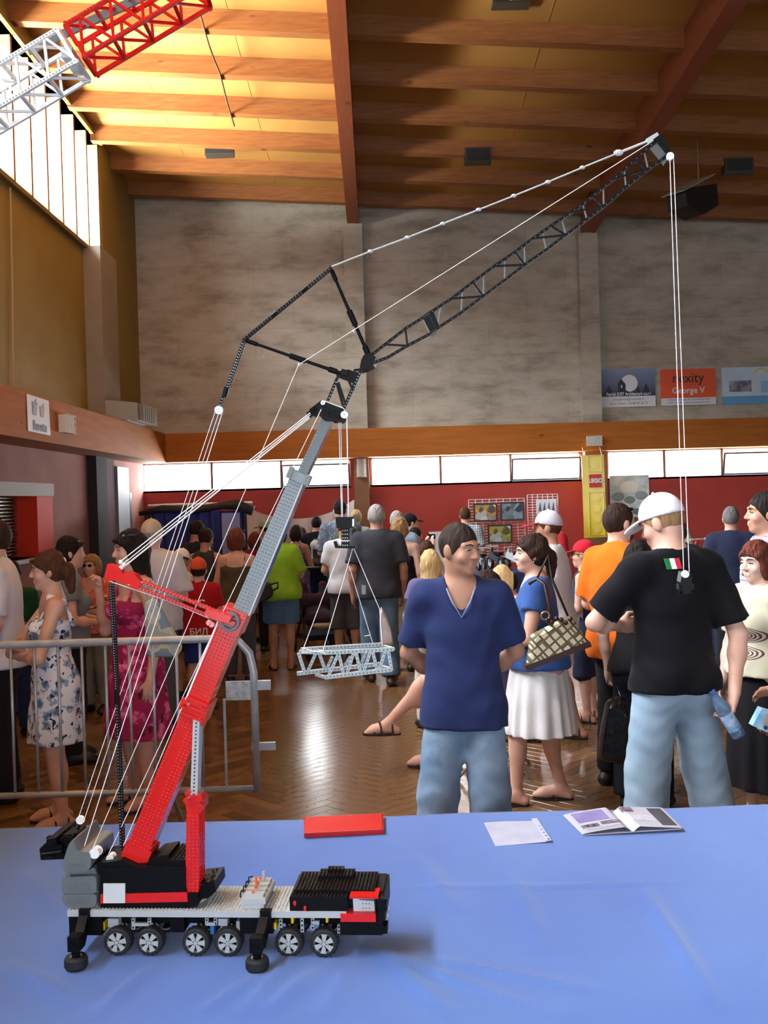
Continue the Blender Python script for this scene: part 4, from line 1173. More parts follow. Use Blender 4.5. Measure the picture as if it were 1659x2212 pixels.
# loose sheet in a punched pocket
q = [on_table(1070, 1829), on_table(1192, 1821), on_table(1160, 1774), on_table(1045, 1781)]
ctr = sum(q, Vector())/4
pp = thing('paper_sheet', 'white paper sheet in a punched plastic pocket on the blue cloth', 'paper', tuple(ctr))
b = MB(); gN = 12; vsx, fsx = [], []
for j in range(gN+1):
    for i in range(gN+1):
        s, t = i/gN, j/gN
        p = (q[0]*(1-s)+q[1]*s)*(1-t)+(q[3]*(1-s)+q[2]*s)*t - ctr
        vsx.append((p.x, p.y, 0.002+0.004*math.sin(3*s+1)*t+0.003*s*s)); 
for j in range(gN):
    for i in range(gN): a_ = j*(gN+1)+i; fsx.append((a_, a_+1, a_+gN+2, a_+gN+1))
b.add(vsx, fsx).build('sheet', mat('paper_white', '#b4b8cb', 0.6, col2='#a7acc2', scale=12), pp, smooth=True)
b = MB()
for k in range(7):
    t = 0.06+0.88*k/6; p = q[1]*(1-t)+q[2]*t-ctr; e = (q[0]-q[1]).normalized()*0.010
    b.disc((p.x+e.x*0.7, p.y+e.y*0.7, 0.0085), (0,0,1), 0.003, 0.001, 10)
b.build('punched_holes', mat('hole_blue', '#31406f', 0.7), pp)
e0 = q[1]-ctr; e1 = q[2]-ctr; ein = (q[0]-q[1]).normalized()*0.018
MB().add([tuple(e0+Vector((0,0,0.008))), tuple(e1+Vector((0,0,0.010))), tuple(e1+ein+Vector((0,0,0.009))), tuple(e0+ein+Vector((0,0,0.007)))], [(0,1,2,3)]).build('margin_strip', mat('pocket_margin', '#b9bfd6', 0.3), pp)
# open magazine
q = [on_table(1258, 1806), on_table(1475, 1797), on_table(1430, 1752), on_table(1216, 1764)]
ctr = sum(q, Vector())/4
mg = thing('magazine', 'open printed magazine lying on the blue cloth beside the paper sheet', 'magazine', tuple(ctr))
def mag_pt(s, t, lift=0.0):
    p = (q[0]*(1-s)+q[1]*s)*(1-t)+(q[3]*(1-s)+q[2]*s)*t-ctr
    d = abs(s-0.5)*2
    z = 0.0045+0.019*max(0, 1-d)**0.7*min(1, d*7)+(0.006*(d**3) if s > 0.5 else 0.0)
    return Vector((p.x, p.y, z+lift))
def mag_patch(s0, s1, t0, t1, lift, m, name, parent, n1=14, n2=2):
    vv, ff = [], []
    for j in range(n2+1):
        for i in range(n1+1): vv.append(tuple(mag_pt(s0+(s1-s0)*i/n1, t0+(t1-t0)*j/n2, lift)))
    for j in range(n2):
        for i in range(n1): a_ = j*(n1+1)+i; ff.append((a_, a_+1, a_+n1+2, a_+n1+1))
    return MB().add(vv, ff).build(name, m, parent, smooth=True)
M_PAGE = mat('glossy_page', '#b6b7c4', 0.4)
lp = mag_patch(0, 0.5, 0, 1, 0, M_PAGE, 'left_page', mg, 20, 2)
rpg = mag_patch(0.5, 1, 0, 1, 0, M_PAGE, 'right_page', mg, 20, 2)
MB().prism([mag_pt(0.01, 0.0, -0.004), mag_pt(0.99, 0.0, -0.004), mag_pt(0.99, 1, -0.004), mag_pt(0.01, 1, -0.004)], (0, 0, 0.002)).build('page_block', M_PAGE, mg)
mag_patch(0.06, 0.37, 0.46, 0.93, 0.0008, mat('print_lilac', '#8e84b8', 0.4, col2='#7d74ab', scale=20), 'printed_block', lp)
mag_patch(0.05, 0.22, 0.2, 0.34, 0.0008, mat('print_ink', '#33313e', 0.4, col2='#8c8a98', scale=60), 'printed_block', lp)
mag_patch(0.25, 0.46, 0.24, 0.38, 0.0008, mat('print_ink'), 'printed_block', lp)
mag_patch(0.55, 0.67, 0.74, 0.97, 0.0008, mat('print_dark', '#4a3038', 0.4, col2='#8a8290', scale=45), 'printed_block', rpg)
mag_patch(0.82, 0.97, 0.1, 0.93, 0.0008, mat('print_slate', '#46464e', 0.4, col2='#5a5a64', scale=30), 'printed_block', rpg)
mag_patch(0.56, 0.8, 0.3, 0.6, 0.0008, mat('print_pale', '#b9b8c6', 0.4, col2='#cfcfda', scale=90), 'printed_block', rpg)
for i in range(5): mag_patch(0.07, 0.45, 0.04+i*0.028, 0.05+i*0.028, 0.0008, mat('print_pale'), 'text_line', lp)

# ---- white and red lattice boom of another model, entering at the upper left
YB = 2.3
bo = at(0, 160, YB)
B0 = thing('lattice_boom', 'lattice boom of a second model crane, white section followed by red section', 'model crane boom', tuple(bo))
ax = (at(390, -20, YB)-at(0, 195, YB)); 
def BQ(px, py, v): return at(px, py, YB+v)-bo
def boom_lattice(p0, p1, halfw, dep, nb, m, name, jut=None):
    """p0,p1: centre-line pixels; square tower of four chords"""
    A = BQ(*p0, 0); C = BQ(*p1, 0); d = (C-A).normalized(); L_ = (C-A).length
    u = Vector((-d.z, 0, d.x))
    par = MB()
    for s in (-1, 1):
        for v in (0, dep): par.bar(A+u*halfw*s+Vector((0,v,0)), C+u*halfw*s+Vector((0,v,0)), 0.0085, 0.0085, (0,1,0))
    po = par.build(name, m, B0)
    hs = MB()
    for s in (-1, 1):
        for i in range(int(L_/ST)): hs.stud(A+u*halfw*s+d*((i+0.5)*ST)+Vector((0,-0.0045,0)), (0,-1,0), 0.0022, 0.0008)
    hs.build('pin_rows', mat('pin_'+name, '#7a1512' if 'red' in name else '#9aa09a', 0.4), po)
    for i in range(nb+1):
        q0 = A+d*(L_*i/nb)
        if i < nb:
            q1 = A+d*(L_*(i+0.5)/nb); q2 = A+d*(L_*(i+1)/nb)
            for v in (0, dep):
                vv = Vector((0,v,0))
                MB().bar(q0-u*halfw+vv, q1+u*halfw+vv, 0.006, 0.006, (0,1,0)).build('brace', m, po)
                MB().bar(q1+u*halfw+vv, q2-u*halfw+vv, 0.006, 0.006, (0,1,0)).build('brace', m, po)
            for s in (-1, 1): MB().bar(q0+u*halfw*s, q2+u*halfw*s+Vector((0,dep,0)), 0.006, 0.006, (0,0,1)).build('brace', m, po)
        for s in (-1, 1): MB().bar(q0+u*halfw*s, q0+u*halfw*s+Vector((0,dep,0)), 0.007, 0.007, (0,0,1)).build('cross_tie', m, po)
    for e in (A+d*0.004, C-d*0.004):
        for v in (0, dep): MB().bar(e-u*(halfw+0.006)+Vector((0,v,0)), e+u*(halfw+0.006)+Vector((0,v,0)), 0.008, 0.010, (0,1,0)).build('end_frame', m, po)
    return po
boom_lattice((-100, 243), (146, 97), 0.041, 0.10, 4, M_LWHITE, 'white_section')
boom_lattice((160, 89), (420, -66), 0.041, 0.10, 4, M_LRED, 'red_section')
MB().bar(BQ(60, 110, 0.05), BQ(400, -50, 0.05), 0.02, 0.006, (0,1,0)).build('inner_rail', M_LDGREY, B0)
MB().box(tuple(BQ(142, 112, 0.0)-Vector((0.01,0,0.012))), tuple(BQ(142, 112, 0.0)+Vector((0.014,0.1,0.012)))).build('coupling', M_LGREY, B0)
# its mast stands on the same table to the left of the picture
b = MB(); t0 = BQ(-100, 243, 0.05)+Vector((-0.0, 0, 0)); tb0 = Vector((t0.x-0.42, t0.y, 0))
for (dx, dy) in ((-0.03, 0), (0.03, 0), (-0.03, 0.08), (0.03, 0.08)):
    b.bar(t0+Vector((dx-0.02, dy-0.05, 0.03)), Vector((tb0.x+dx, t0.y+dy-0.05, TZ+0.02-bo.z)), 0.012, 0.012, (0,1,0))
b.build('tower_mast', M_LGREY, B0)
b = MB(); zb = TZ+0.006-bo.z; b.box((tb0.x-0.12, t0.y-0.12, zb), (tb0.x+0.12, t0.y+0.14, zb+0.02)); b.build('tower_base', M_LDGREY, B0)
# ================================================================== people: smooth-blended solid bodies
def axis_pts(lo, hi, v, fine=(), vf=None):
    out = [lo]; x = lo
    while x < hi:
        step = v
        if vf:
            for a, b in fine:
                if a-step < x < b: step = vf; break
        x += step; out.append(x)
    return np.array(out, dtype=np.float32)
class Solid:
    def __init__(s, lo, hi, v, fx=(), fy=(), fz=(), vf=None):
        s.ax = [axis_pts(lo[0], hi[0], v, fx, vf), axis_pts(lo[1], hi[1], v, fy, vf), axis_pts(lo[2], hi[2], v, fz, vf)]
        s.v = v
        s.F = np.full([len(a) for a in s.ax], 0.5, dtype=np.float32)
    def sub(s, lo, hi):
        sl = []; g = []
        for i in range(3):
            a = max(0, int(np.searchsorted(s.ax[i], lo[i]))-1); b = min(len(s.ax[i]), int(np.searchsorted(s.ax[i], hi[i]))+1)
            if b-a < 1: return None, None
            sl.append(slice(a, b)); g.append(s.ax[i][a:b])
        return tuple(sl), (g[0][:, None, None], g[1][None, :, None], g[2][None, None, :])
    def put(s, sl, d, k, op):
        f = s.F[sl]
        if op == '+':
            if k <= 0: s.F[sl] = np.minimum(f, d)
            else:
                h = np.clip(0.5+0.5*(d-f)/k, 0, 1); s.F[sl] = d+(f-d)*h-k*h*(1-h)
        else:
            d = -d
            if k <= 0: s.F[sl] = np.maximum(f, d)
            else:
                h = np.clip(0.5-0.5*(d-f)/k, 0, 1); s.F[sl] = d+(f-d)*h+k*h*(1-h)
    def cone(s, a, b, ra, rb, k=0.02, flat=None, cuts=(), op='+'):
        """tapered capsule; flat=(axis, factor) squashes it along axis"""
        a = np.array(a, float); b = np.array(b, float)
        m = max(ra, rb)+k+3*s.v
        sl, g = s.sub(np.minimum(a, b)-m, np.maximum(a, b)+m)
        if sl is None: return
        ba = b-a; l2 = float(ba@ba)+1e-9
        x, y, z = g[0]-a[0], g[1]-a[1], g[2]-a[2]
        t = np.clip((x*ba[0]+y*ba[1]+z*ba[2])/l2, 0, 1)
        qx, qy, qz = x-t*ba[0], y-t*ba[1], z-t*ba[2]
        q2 = qx*qx+qy*qy+qz*qz
        if flat is not None:
            n = np.array(flat[0], float); n /= np.linalg.norm(n); f = flat[1]
            c = qx*n[0]+qy*n[1]+qz*n[2]
            q2 = q2+c*c*(1/(f*f)-1)
        d = np.sqrt(q2)-(ra+(rb-ra)*t)
        if flat is not None: d = d*min(1, (1+flat[1])/2)
        for p, nn in cuts:
            p = np.array(p, float); nn = np.array(nn, float); nn = nn/np.linalg.norm(nn)
            d = np.maximum(d, (g[0]-p[0])*nn[0]+(g[1]-p[1])*nn[1]+(g[2]-p[2])*nn[2])
        s.put(sl, d, k, op)
    def ell(s, c, r, k=0.015, rot=None, cuts=(), op='+', noise=0.0, nfreq=60):
        c = np.array(c, float); m = max(r)+k+3*s.v
        sl, g = s.sub(c-m, c+m)
        if sl is None: return
        x, y, z = g[0]-c[0], g[1]-c[1], g[2]-c[2]
        if rot is not None:
            M_ = np.array(rot, float)     # columns = local axes
            x, y, z = (x*M_[0,0]+y*M_[1,0]+z*M_[2,0], x*M_[0,1]+y*M_[1,1]+z*M_[2,1], x*M_[0,2]+y*M_[1,2]+z*M_[2,2])
        k0 = np.sqrt((x/r[0])**2+(y/r[1])**2+(z/r[2])**2)+1e-6
        k1 = np.sqrt((x/r[0]**2)**2+(y/r[1]**2)**2+(z/r[2]**2)**2)+1e-6
        d = k0*(k0-1)/k1
        if noise: d = d+noise*np.sin(x*nfreq+1.3*np.sin(z*nfreq*0.7))*np.sin(y*nfreq*0.9+z*nfreq*0.4)
        for p, nn in cuts:
            p = np.array(p, float); nn = np.array(nn, float); nn = nn/np.linalg.norm(nn)
            d = np.maximum(d, (g[0]-p[0])*nn[0]+(g[1]-p[1])*nn[1]+(g[2]-p[2])*nn[2])
        s.put(sl, d, k, op)
    def skirt(s, c, top, hem, r0, r1, flat, n=0, amp=0.0, k=0.02, sway=(0, 0)):
        m = max(r0, r1)+amp+0.05
        sl, g = s.sub((c[0]-m-abs(sway[0]), c[1]-m-abs(sway[1]), hem-0.03), (c[0]+m+abs(sway[0]), c[1]+m+abs(sway[1]), top+0.03))
        if sl is None: return
        t = np.clip((top-g[2])/(top-hem), 0, 1)
        x = g[0]-c[0]-sway[0]*t; y = (g[1]-c[1]-sway[1]*t)/flat
        q = np.sqrt(x*x+y*y)
        d = q-(r0+(r1-r0)*np.sqrt(t))
        if n: d = d-amp*t*np.sin(n*np.arctan2(y, x)+1.5*np.sin(3*np.arctan2(y, x)))
        d = np.maximum(d*0.8, np.maximum(g[2]-top, hem-g[2]))
        s.put(sl, d, k, '+')
    def half(s, p, n):
        p = np.array(p, float); n = np.array(n, float); n = n/np.linalg.norm(n)
        d = (s.ax[0]-p[0])[:, None, None]*n[0]+(s.ax[1]-p[1])[None, :, None]*n[1]+(s.ax[2]-p[2])[None, None, :]*n[2]
        s.F = np.maximum(s.F, d.astype(np.float32))
    def wrinkle(s, amp, f=22, ph=0.0):
        amp = amp*1.9
        x = s.ax[0][:, None, None]; y = s.ax[1][None, :, None]; z = s.ax[2][None, None, :]
        s.F = s.F+(amp*np.sin(f*z+9*x+2.2*np.sin(f*0.45*x+7*y+ph)+ph)*np.sin(f*0.5*x+f*0.6*y-f*0.25*z+ph*2)).astype(np.float32)
    def mesh(s, name, m):
        F = s.F
        F[0] = F[-1] = 0.5; F[:, 0] = F[:, -1] = 0.5; F[:, :, 0] = F[:, :, -1] = 0.5
        S_ = F < 0
        cnt = np.zeros([n-1 for n in F.shape], np.uint8)
        for i in (0, 1):
            for j in (0, 1):
                for k in (0, 1): cnt += S_[i:F.shape[0]-1+i, j:F.shape[1]-1+j, k:F.shape[2]-1+k]
        act = (cnt > 0) & (cnt < 8)
        I = np.argwhere(act)
        ids = np.full(act.shape, -1, np.int32); ids[act] = np.arange(len(I))
        acc = np.zeros((len(I), 3)); num = np.zeros(len(I))
        offs = [(i, j, k) for i in (0, 1) for j in (0, 1) for k in (0, 1)]
        val = {o: F[I[:, 0]+o[0], I[:, 1]+o[1], I[:, 2]+o[2]] for o in offs}
        for o in offs:
            for a in range(3):
                if o[a] == 0:
                    p = list(o); p[a] = 1; p = tuple(p)
                    f0, f1 = val[o], val[p]
                    x = (f0 < 0) != (f1 < 0)
                    t = np.where(x, f0/np.where(x, f0-f1, 1), 0)
                    pos = np.tile(np.array(o, float), (len(I), 1)); pos[:, a] += t
                    acc += pos*x[:, None]; num += x
        acc = acc/num[:, None]+I
        V = np.stack([np.interp(acc[:, a], np.arange(len(s.ax[a])), s.ax[a]) for a in range(3)], 1)
        Q = []
        for a in range(3):
            n = [slice(1, F.shape[b]-1) for b in range(3)]
            n[a] = slice(0, F.shape[a]-1); n2 = list(n); n2[a] = slice(1, F.shape[a])
            s0, s1 = S_[tuple(n)], S_[tuple(n2)]
            E = np.argwhere(s0 != s1)
            if not len(E): continue
            neg = s0[E[:, 0], E[:, 1], E[:, 2]]
            for b in range(3):
                if b != a: E[:, b] += 1
            b, c = (a+1) % 3, (a+2) % 3
            def cell(db, dc):
                e = E.copy(); e[:, b] += db; e[:, c] += dc
                return ids[e[:, 0], e[:, 1], e[:, 2]]
            q = np.stack([cell(-1, -1), cell(0, -1), cell(0, 0), cell(-1, 0)], 1)
            q[~neg] = q[~neg][:, ::-1]
            Q.append(q)
        Q = np.concatenate(Q)
        me = bpy.data.meshes.new(name)
        me.vertices.add(len(V)); me.vertices.foreach_set('co', V.astype(np.float32).ravel())
        me.loops.add(len(Q)*4); me.loops.foreach_set('vertex_index', Q.ravel().astype(np.int32))
        me.polygons.add(len(Q)); me.polygons.foreach_set('loop_start', np.arange(0, len(Q)*4, 4, dtype=np.int32))
        me.polygons.foreach_set('loop_total', np.full(len(Q), 4, np.int32))
        me.polygons.foreach_set('use_smooth', np.ones(len(Q), bool))
        me.materials.append(m)
        me.update(calc_edges=True)
        return me

def fabric(name, c='#808080', c2=None, rough=0.85, scale=5, bump=0.25):
    return mat('fabric_'+name, c, rough, col2=c2 or c, scale=scale, bump=bump, bscale=9, spec=0.15, sheen=0.05)
def skin(name, c, c2):
    return mat('skin_'+name, c, 0.5, col2=c2, scale=9, spec=0.4)
SK = {'pale': skin('pale', '#e3bfae', '#dab09d'), 'light': skin('light', '#d8ab96', '#cc9c86'), 'tan': skin('tan', '#bd8d74', '#b07f66'), 'brown': skin('brown', '#93664f', '#855a44')}
HA = {k: mat('hair_'+k, a, 0.72, col2=b, scale=45, stretch=(1, 1, 0.12), bump=0.9, bscale=70, spec=0.22) for k, (a, b) in
      {'black': ('#17110f', '#271d19'), 'dark': ('#2a1a14', '#3a261c'), 'brown': ('#4a2c1e', '#5d3a28'), 'auburn': ('#5a2a20', '#703629'), 'grey': ('#8e8a86', '#b0aca6'),
       'blond': ('#c4a06a', '#e0c38e'), 'buzz': ('#2b201b', '#3c2f28'), 'sand': ('#8d6d4c', '#a58259'), 'salt': ('#5c5755', '#77726e')}.items()}
M_EYEW = mat('eye_white', '#b9aea6', 0.3); M_IRIS = mat('iris_dark', '#2a1c14', 0.2); M_BROW = mat('brow_hair', '#2a1c16', 0.7)
M_LIPS = mat('lips', '#bd8172', 0.45); M_LENS = mat('sunglass_lens', '#16120f', 0.12); M_SHOE = mat('shoe_black', '#1c1a1a', 0.5)
M_SANDAL = mat('sandal_leather', '#2a1f1b', 0.55)

def V3(*a): return np.array(a, float)
def rotm(yaw, pitch, roll=0.0):
    return np.array(Matrix.Rotation(yaw, 3, 'Z') @ Matrix.Rotation(pitch, 3, 'X') @ Matrix.Rotation(roll, 3, 'Y'))

class Person:
    def __init__(s, label, px, Y, h, heading, skin_='light', female=False, build=1.0, pose=None, vox=0.011, near=False,
                 hyaw=0, hpitch=0, hroll=0, headscale=1.0, lean=(0, 0), X=None, zoff=0.0, sh=1.0):
        s.label = label; s.h = h; s.k = h/1.75; s.female = female; s.w = build; s.near = near
        s.vox = vox; s.skin = SK[skin_]; s.hs = headscale; s.sh = sh
        X = at(px, 1080, Y).x if X is None else X
        s.loc = (X, Y, zoff); s.heading = R(heading)
        sw = (0.165 if female else 0.185)*sh
        hw = 0.088 if female else 0.085
        L = V3(lean[0], lean[1], 0)
        J = dict(pel=V3(0, 0, 0.93), waist=V3(0, 0, 1.08)+L*0.3, chest=V3(0, 0, 1.28)+L*0.75, neck=V3(0, -0.01, 1.45)+L, head=V3(0, 0.015, 1.625)+L*1.15)
        for sd, n in ((-1, 'L'), (1, 'R')):
            J['sh'+n] = V3(sd*sw, -0.01, 1.405)+L; J['el'+n] = V3(sd*(sw+0.055), -0.03, 1.12)+L*0.8; J['wr'+n] = V3(sd*(sw+0.055), 0.05, 0.87)+L*0.6
            J['hip'+n] = V3(sd*hw, 0, 0.89); J['kn'+n] = V3(sd*0.10, 0.015, 0.49); J['an'+n] = V3(sd*0.105, -0.02, 0.085); J['toe'+n] = V3(sd*0.025, 0.16, -0.055)
            J['hd'+n] = V3(0, 0.15, -1); J['th'+n] = V3(-sd*0.3, 1, 0.1); J['curl'+n] = 0.35
        for k_, v_ in (pose or {}).items(): J[k_] = v_ if isinstance(v_, (int, float)) else V3(*v_)
        s.J = J
        s.HR = rotm(R(hyaw), R(hpitch), R(hroll))
        s.hp = J['head']
        s.obj = None
    def hd(s, x, y, z):           # head-local to body-local
        return s.hp + s.HR @ (V3(x, y, z)*s.hs)
    def solid(s, lo=None, hi=None, v=None, fine=True):
        J = s.J; pts = np.array([v_ for v_ in J.values() if not isinstance(v_, (int, float))] )
        pts = np.array([J[k] for k in J if k[:2] in ('pe', 'wa', 'ch', 'ne', 'he', 'sh', 'el', 'wr', 'hi', 'kn', 'an')])
        lo0 = pts.min(0)-V3(0.26, 0.30, 0.15); hi0 = pts.max(0)+V3(0.26, 0.30, 0.26)
        lo0[2] = max(lo0[2], -0.03)
        fx = fy = fz = ()
        vf = None
        if s.near and fine:
            c = s.hp; vf = s.vox*0.6/s.k
            fx = [(c[0]-0.11, c[0]+0.11)]; fy = [(c[1]-0.12, c[1]+0.14)]; fz = [(c[2]-0.14, c[2]+0.14)]
            for n in s.finehands:
                w = J['wr'+n]+J['hd'+n]/np.linalg.norm(J['hd'+n])*0.09
                fx.append((w[0]-0.10, w[0]+0.10)); fy.append((w[1]-0.10, w[1]+0.10)); fz.append((w[2]-0.11, w[2]+0.11))
        return Solid(lo if lo is not None else lo0, hi if hi is not None else hi0, (v or s.vox)/s.k, fx, fy, fz, vf)
    finehands = ()
    seated = False
    def torso(s, S, e=0.0, k=0.05, upto=True, hipz=0.88):
        J = s.J; w = s.w; f = s.female; ff = ((0, 1, 0), 0.70)
        pr, wr, cr = (0.158, 0.122, 0.140) if f else (0.148, 0.140, 0.158)
        fw = 0.5+0.5*w
        S.cone(J['pel']+V3(0, -0.01, -0.03), J['pel']+V3(0, 0, 0.06), pr*w+e, (pr-0.008)*w+e, k, (ff[0], 0.72*fw))
        S.cone(J['pel']+V3(0, 0, 0.06), J['waist'], (pr-0.012)*w+e, wr*w+e, k, (ff[0], 0.74*fw))
        S.cone(J['waist'], J['chest']-V3(0, 0, 0.04), wr*w+e, cr*w+e, k, (ff[0], 0.72*fw))
        S.cone(J['chest']-V3(0, 0, 0.04), J['chest']+V3(0, -0.01, 0.06), cr*w+e, (cr-0.012)*w+e, k, (ff[0], 0.66*fw))
        mid = (J['shL']+J['shR'])/2
        for n in 'LR':
            S.cone(mid+(J['sh'+n]-mid)*0.82+V3(0, 0, -0.005), mid, 0.058+e, 0.066+e, k)
            S.cone(mid+(J['sh'+n]-mid)*0.55+V3(0, 0, 0.005), J['neck']+V3(0, 0, 0.02), 0.045+e, 0.045+e*0.5, k)
        if f:
            for sd in (-1, 1): S.ell(J['chest']+V3(sd*0.07, 0.085*w, -0.03), (0.062+e, 0.06+e, 0.062+e), 0.04)
        for sd in (-1, 1): S.ell(J['pel']+V3(sd*0.075, -0.07*w, -0.04), (0.083*w+e, 0.075*w+e, 0.09+e), 0.05)
    def arm(s, S, n, e=0.0, k=0.03):
        J = s.J; q = 0.88 if s.female else 1.0
        q *= (0.6+0.4*s.w)
        S.cone(J['sh'+n]+V3(0, 0, 0.005), J['el'+n], 0.053*q+e, 0.041*q+e, k)
        S.cone(J['el'+n], J['wr'+n], 0.042*q+e, 0.028*q+e, 0.02)
        m = J['el'+n]*0.68+J['wr'+n]*0.32
        S.ell(m, (0.041*q+e, 0.041*q+e, 0.05*q+e), 0.03)
    def hand(s, S, n):
        J = s.J; d = J['hd'+n]/np.linalg.norm(J['hd'+n]); t = J['th'+n]; l = t-d*(t@d); l = l/np.linalg.norm(l); nn = np.cross(d, l)
        sd = 1 if n == 'R' else -1
        inn = nn*sd*-1       # palm side
        if 'palm'+n in J:
            if inn @ J['palm'+n] < 0: inn = -inn
        w = J['wr'+n]; q = 0.9 if s.female else 1.0
        S.cone(w, w+d*0.035*q, 0.028*q, 0.034*q, 0.02, (inn, 0.6))
        S.cone(w+d*0.035*q+l*0.012, w+d*0.082*q+l*0.018, 0.026*q, 0.022*q, 0.015, (inn, 0.6))
        S.cone(w+d*0.035*q-l*0.012, w+d*0.078*q-l*0.02, 0.026*q, 0.02*q, 0.015, (inn, 0.6))
        c = J['curl'+n]
        for o, ln in ((0.031, 0.072), (0.0105, 0.08), (-0.0105, 0.075), (-0.031, 0.06)):
            a = w+d*(0.085-abs(o)*0.25)*q+l*o*q
            a1, a2 = c*1.1, c*2.4
            d1 = d*math.cos(a1)+inn*math.sin(a1); d2 = d*math.cos(a2)+inn*math.sin(a2)
            b = a+d1*ln*0.5*q; e = b+d2*ln*0.5*q
            S.cone(a, b, 0.0092*q, 0.0086*q, 0.004); S.cone(b, e, 0.0086*q, 0.0072*q, 0.004)
        a = w+d*0.022*q+l*0.026*q; d1 = d*0.62+l*0.7+inn*0.35*(0.4+c); d1 = d1/np.linalg.norm(d1)
        b = a+d1*0.04*q; d2 = d*0.9+l*0.15+inn*(0.3+c*0.7); d2 = d2/np.linalg.norm(d2)
        S.cone(a, b, 0.014*q, 0.0105*q, 0.01); S.cone(b, b+d2*0.03*q, 0.0105*q, 0.008*q, 0.004)
    def leg(s, S, n, e=0.0, k=0.04, r=(0.086, 0.058, 0.054, 0.036)):
        J = s.J; w = s.w
        S.cone(J['hip'+n], J['kn'+n], r[0]*w+e, r[1]+e, k)
        S.cone(J['kn'+n], J['an'+n], r[2]+e, r[3]+e, 0.02)
        d = J['an'+n]-J['kn'+n]; bk = np.cross(d, V3(1, 0, 0)); bk = bk/np.linalg.norm(bk)
        if bk[1] > 0: bk = -bk
        S.ell(J['kn'+n]+d*0.30+bk*0.014, (0.05+e, 0.05+e, 0.10+e), 0.04)
    def foot(s, S, n, e=0.0, dz=0.0):
        J = s.J; a = J['an'+n]; t = J['toe'+n]
        fd = t*V3(1, 1, 0); fd = fd/np.linalg.norm(fd); up = V3(0, 0, 1)
        toe = a+t; heel = a-fd*0.045-V3(0, 0, 0.05)
        S.cone(a-V3(0, 0, 0.005), heel, 0.036+e, 0.033+e, 0.02); S.cone(a+V3(0, 0, -0.01), toe*0.6+a*0.4, 0.036+e, 0.034+e, 0.025); S.cone(heel, toe*0.75+a*0.25, 0.03+e, 0.04+e, 0.03, (up, 0.75)); S.cone(toe*0.7+a*0.3, toe, 0.042+e, 0.03+e, 0.03, (up, 0.6))
    def head(s, S):
        H = s.hd; q = s.hs; R_ = s.HR
        f = s.female
        S.ell(H(0, -0.012, 0.022), (0.073*q, 0.094*q, 0.098*q), 0.02, R_)
        S.ell(H(0, 0.024, -0.03), (0.058*q, 0.066*q, 0.086*q), 0.03, R_)
        S.ell(H(0, 0.03, -0.072), ((0.042 if f else 0.048)*q, 0.052*q, 0.042*q), 0.025, R_)
        S.ell(H(0, 0.068, -0.094), ((0.02 if f else 0.025)*q, 0.02*q, 0.018*q), 0.02, R_)
        S.cone(H(0, 0.086, 0.018), H(0, 0.106, -0.022), 0.008*q, 0.0125*q, 0.012)
        for sd in (-1, 1):
            S.ell(H(sd*0.012, 0.096, -0.026), (0.010*q, 0.010*q, 0.009*q), 0.006, R_)
            S.cone(H(sd*0.012, 0.087, 0.034), H(sd*0.046, 0.066, 0.03), 0.009*q, 0.009*q, 0.015)
            S.ell(H(sd*0.042, 0.06, -0.028), (0.024*q, 0.022*q, 0.022*q), 0.025, R_)
            S.ell(H(sd*0.033, 0.096, 0.012), (0.019*q, 0.016*q, 0.012*q), 0.012, R_, op='-')
            S.ell(H(sd*0.076, -0.008, -0.004), (0.012*q, 0.022*q, 0.034*q), 0.006, R_)
        S.cone(H(-0.017, 0.088, -0.054), H(0.017, 0.088, -0.054), 0.0075*q, 0.0075*q, 0.008); S.cone(H(-0.014, 0.087, -0.066), H(0.014, 0.087, -0.066), 0.008*q, 0.008*q, 0.008)
        nr = 0.047 if f else 0.056
        S.cone(s.J['neck']+V3(0, -0.005, -0.03), H(0, -0.018, -0.06), nr+0.008, nr, 0.03)
    def body(s, **kw):
        S = s.solid()
        s.torso(S)
        for n in 'LR': s.arm(S, n); s.hand(S, n); s.leg(S, n); s.foot(S, n)
        s.head(S)
        me = S.mesh('person', s.skin)
        o = link('person', me, None, s.loc, (0, 0, s.heading), label=s.label, category='person')
        o.scale = (s.k, s.k, s.k)
        s.obj = o
        return o
    def part(s, S, name, m, **kw):
        return link(name, S.mesh(name, m), s.obj, **kw)
    # ---------------- clothes
    def shirt(s, m, hem=0.90, sleeve=0.62, neck='crew', e=0.018, loose=0.0, name='shirt', wr=0.004, top=None, sl_r=0.012, v=None):
        S = s.solid(v=v or s.vox*(1.15 if s.near else 1.35), fine=False); J = s.J; w = s.w
        s.torso(S, e)
        if hem < 0.97:      # the garment hangs outside whatever is worn below
            fw = 0.5+0.5*w; hz = V3(0, 0, hem-0.95)
            pr = 0.158 if s.female else 0.148
            S.cone(J['waist'], J['pel']+V3(0, -0.008, 0.02), (0.128 if s.female else 0.142)*w+e, pr*w+0.036, 0.05, ((0, 1, 0), 0.76*fw))
            S.cone(J['pel']+V3(0, -0.008, 0.02), J['pel']+V3(0, -0.008, 0)+hz, pr*w+0.036, pr*w+0.04, 0.05, ((0, 1, 0), 0.80*fw))
            for sd in (-1, 1): S.ell(J['pel']+V3(sd*0.075, -0.07*w, -0.04), (0.083*w+0.032, 0.075*w+0.03, 0.09+0.03), 0.05)
            if not s.seated:
                for n in 'LR': S.cone(J['hip'+n], J['hip'+n]*0.5+J['kn'+n]*0.5, 0.088*w+0.036, 0.085*w+0.036, 0.05)
        if loose:
            fw = 0.5+0.5*w
            S.cone(J['chest'], J['pel']+V3(0, 0, hem-0.95), (0.150 if s.female else 0.160)*w+loose, (0.150 if s.female else 0.152)*w+loose*1.1, 0.06, ((0, 1, 0), 0.74*fw))
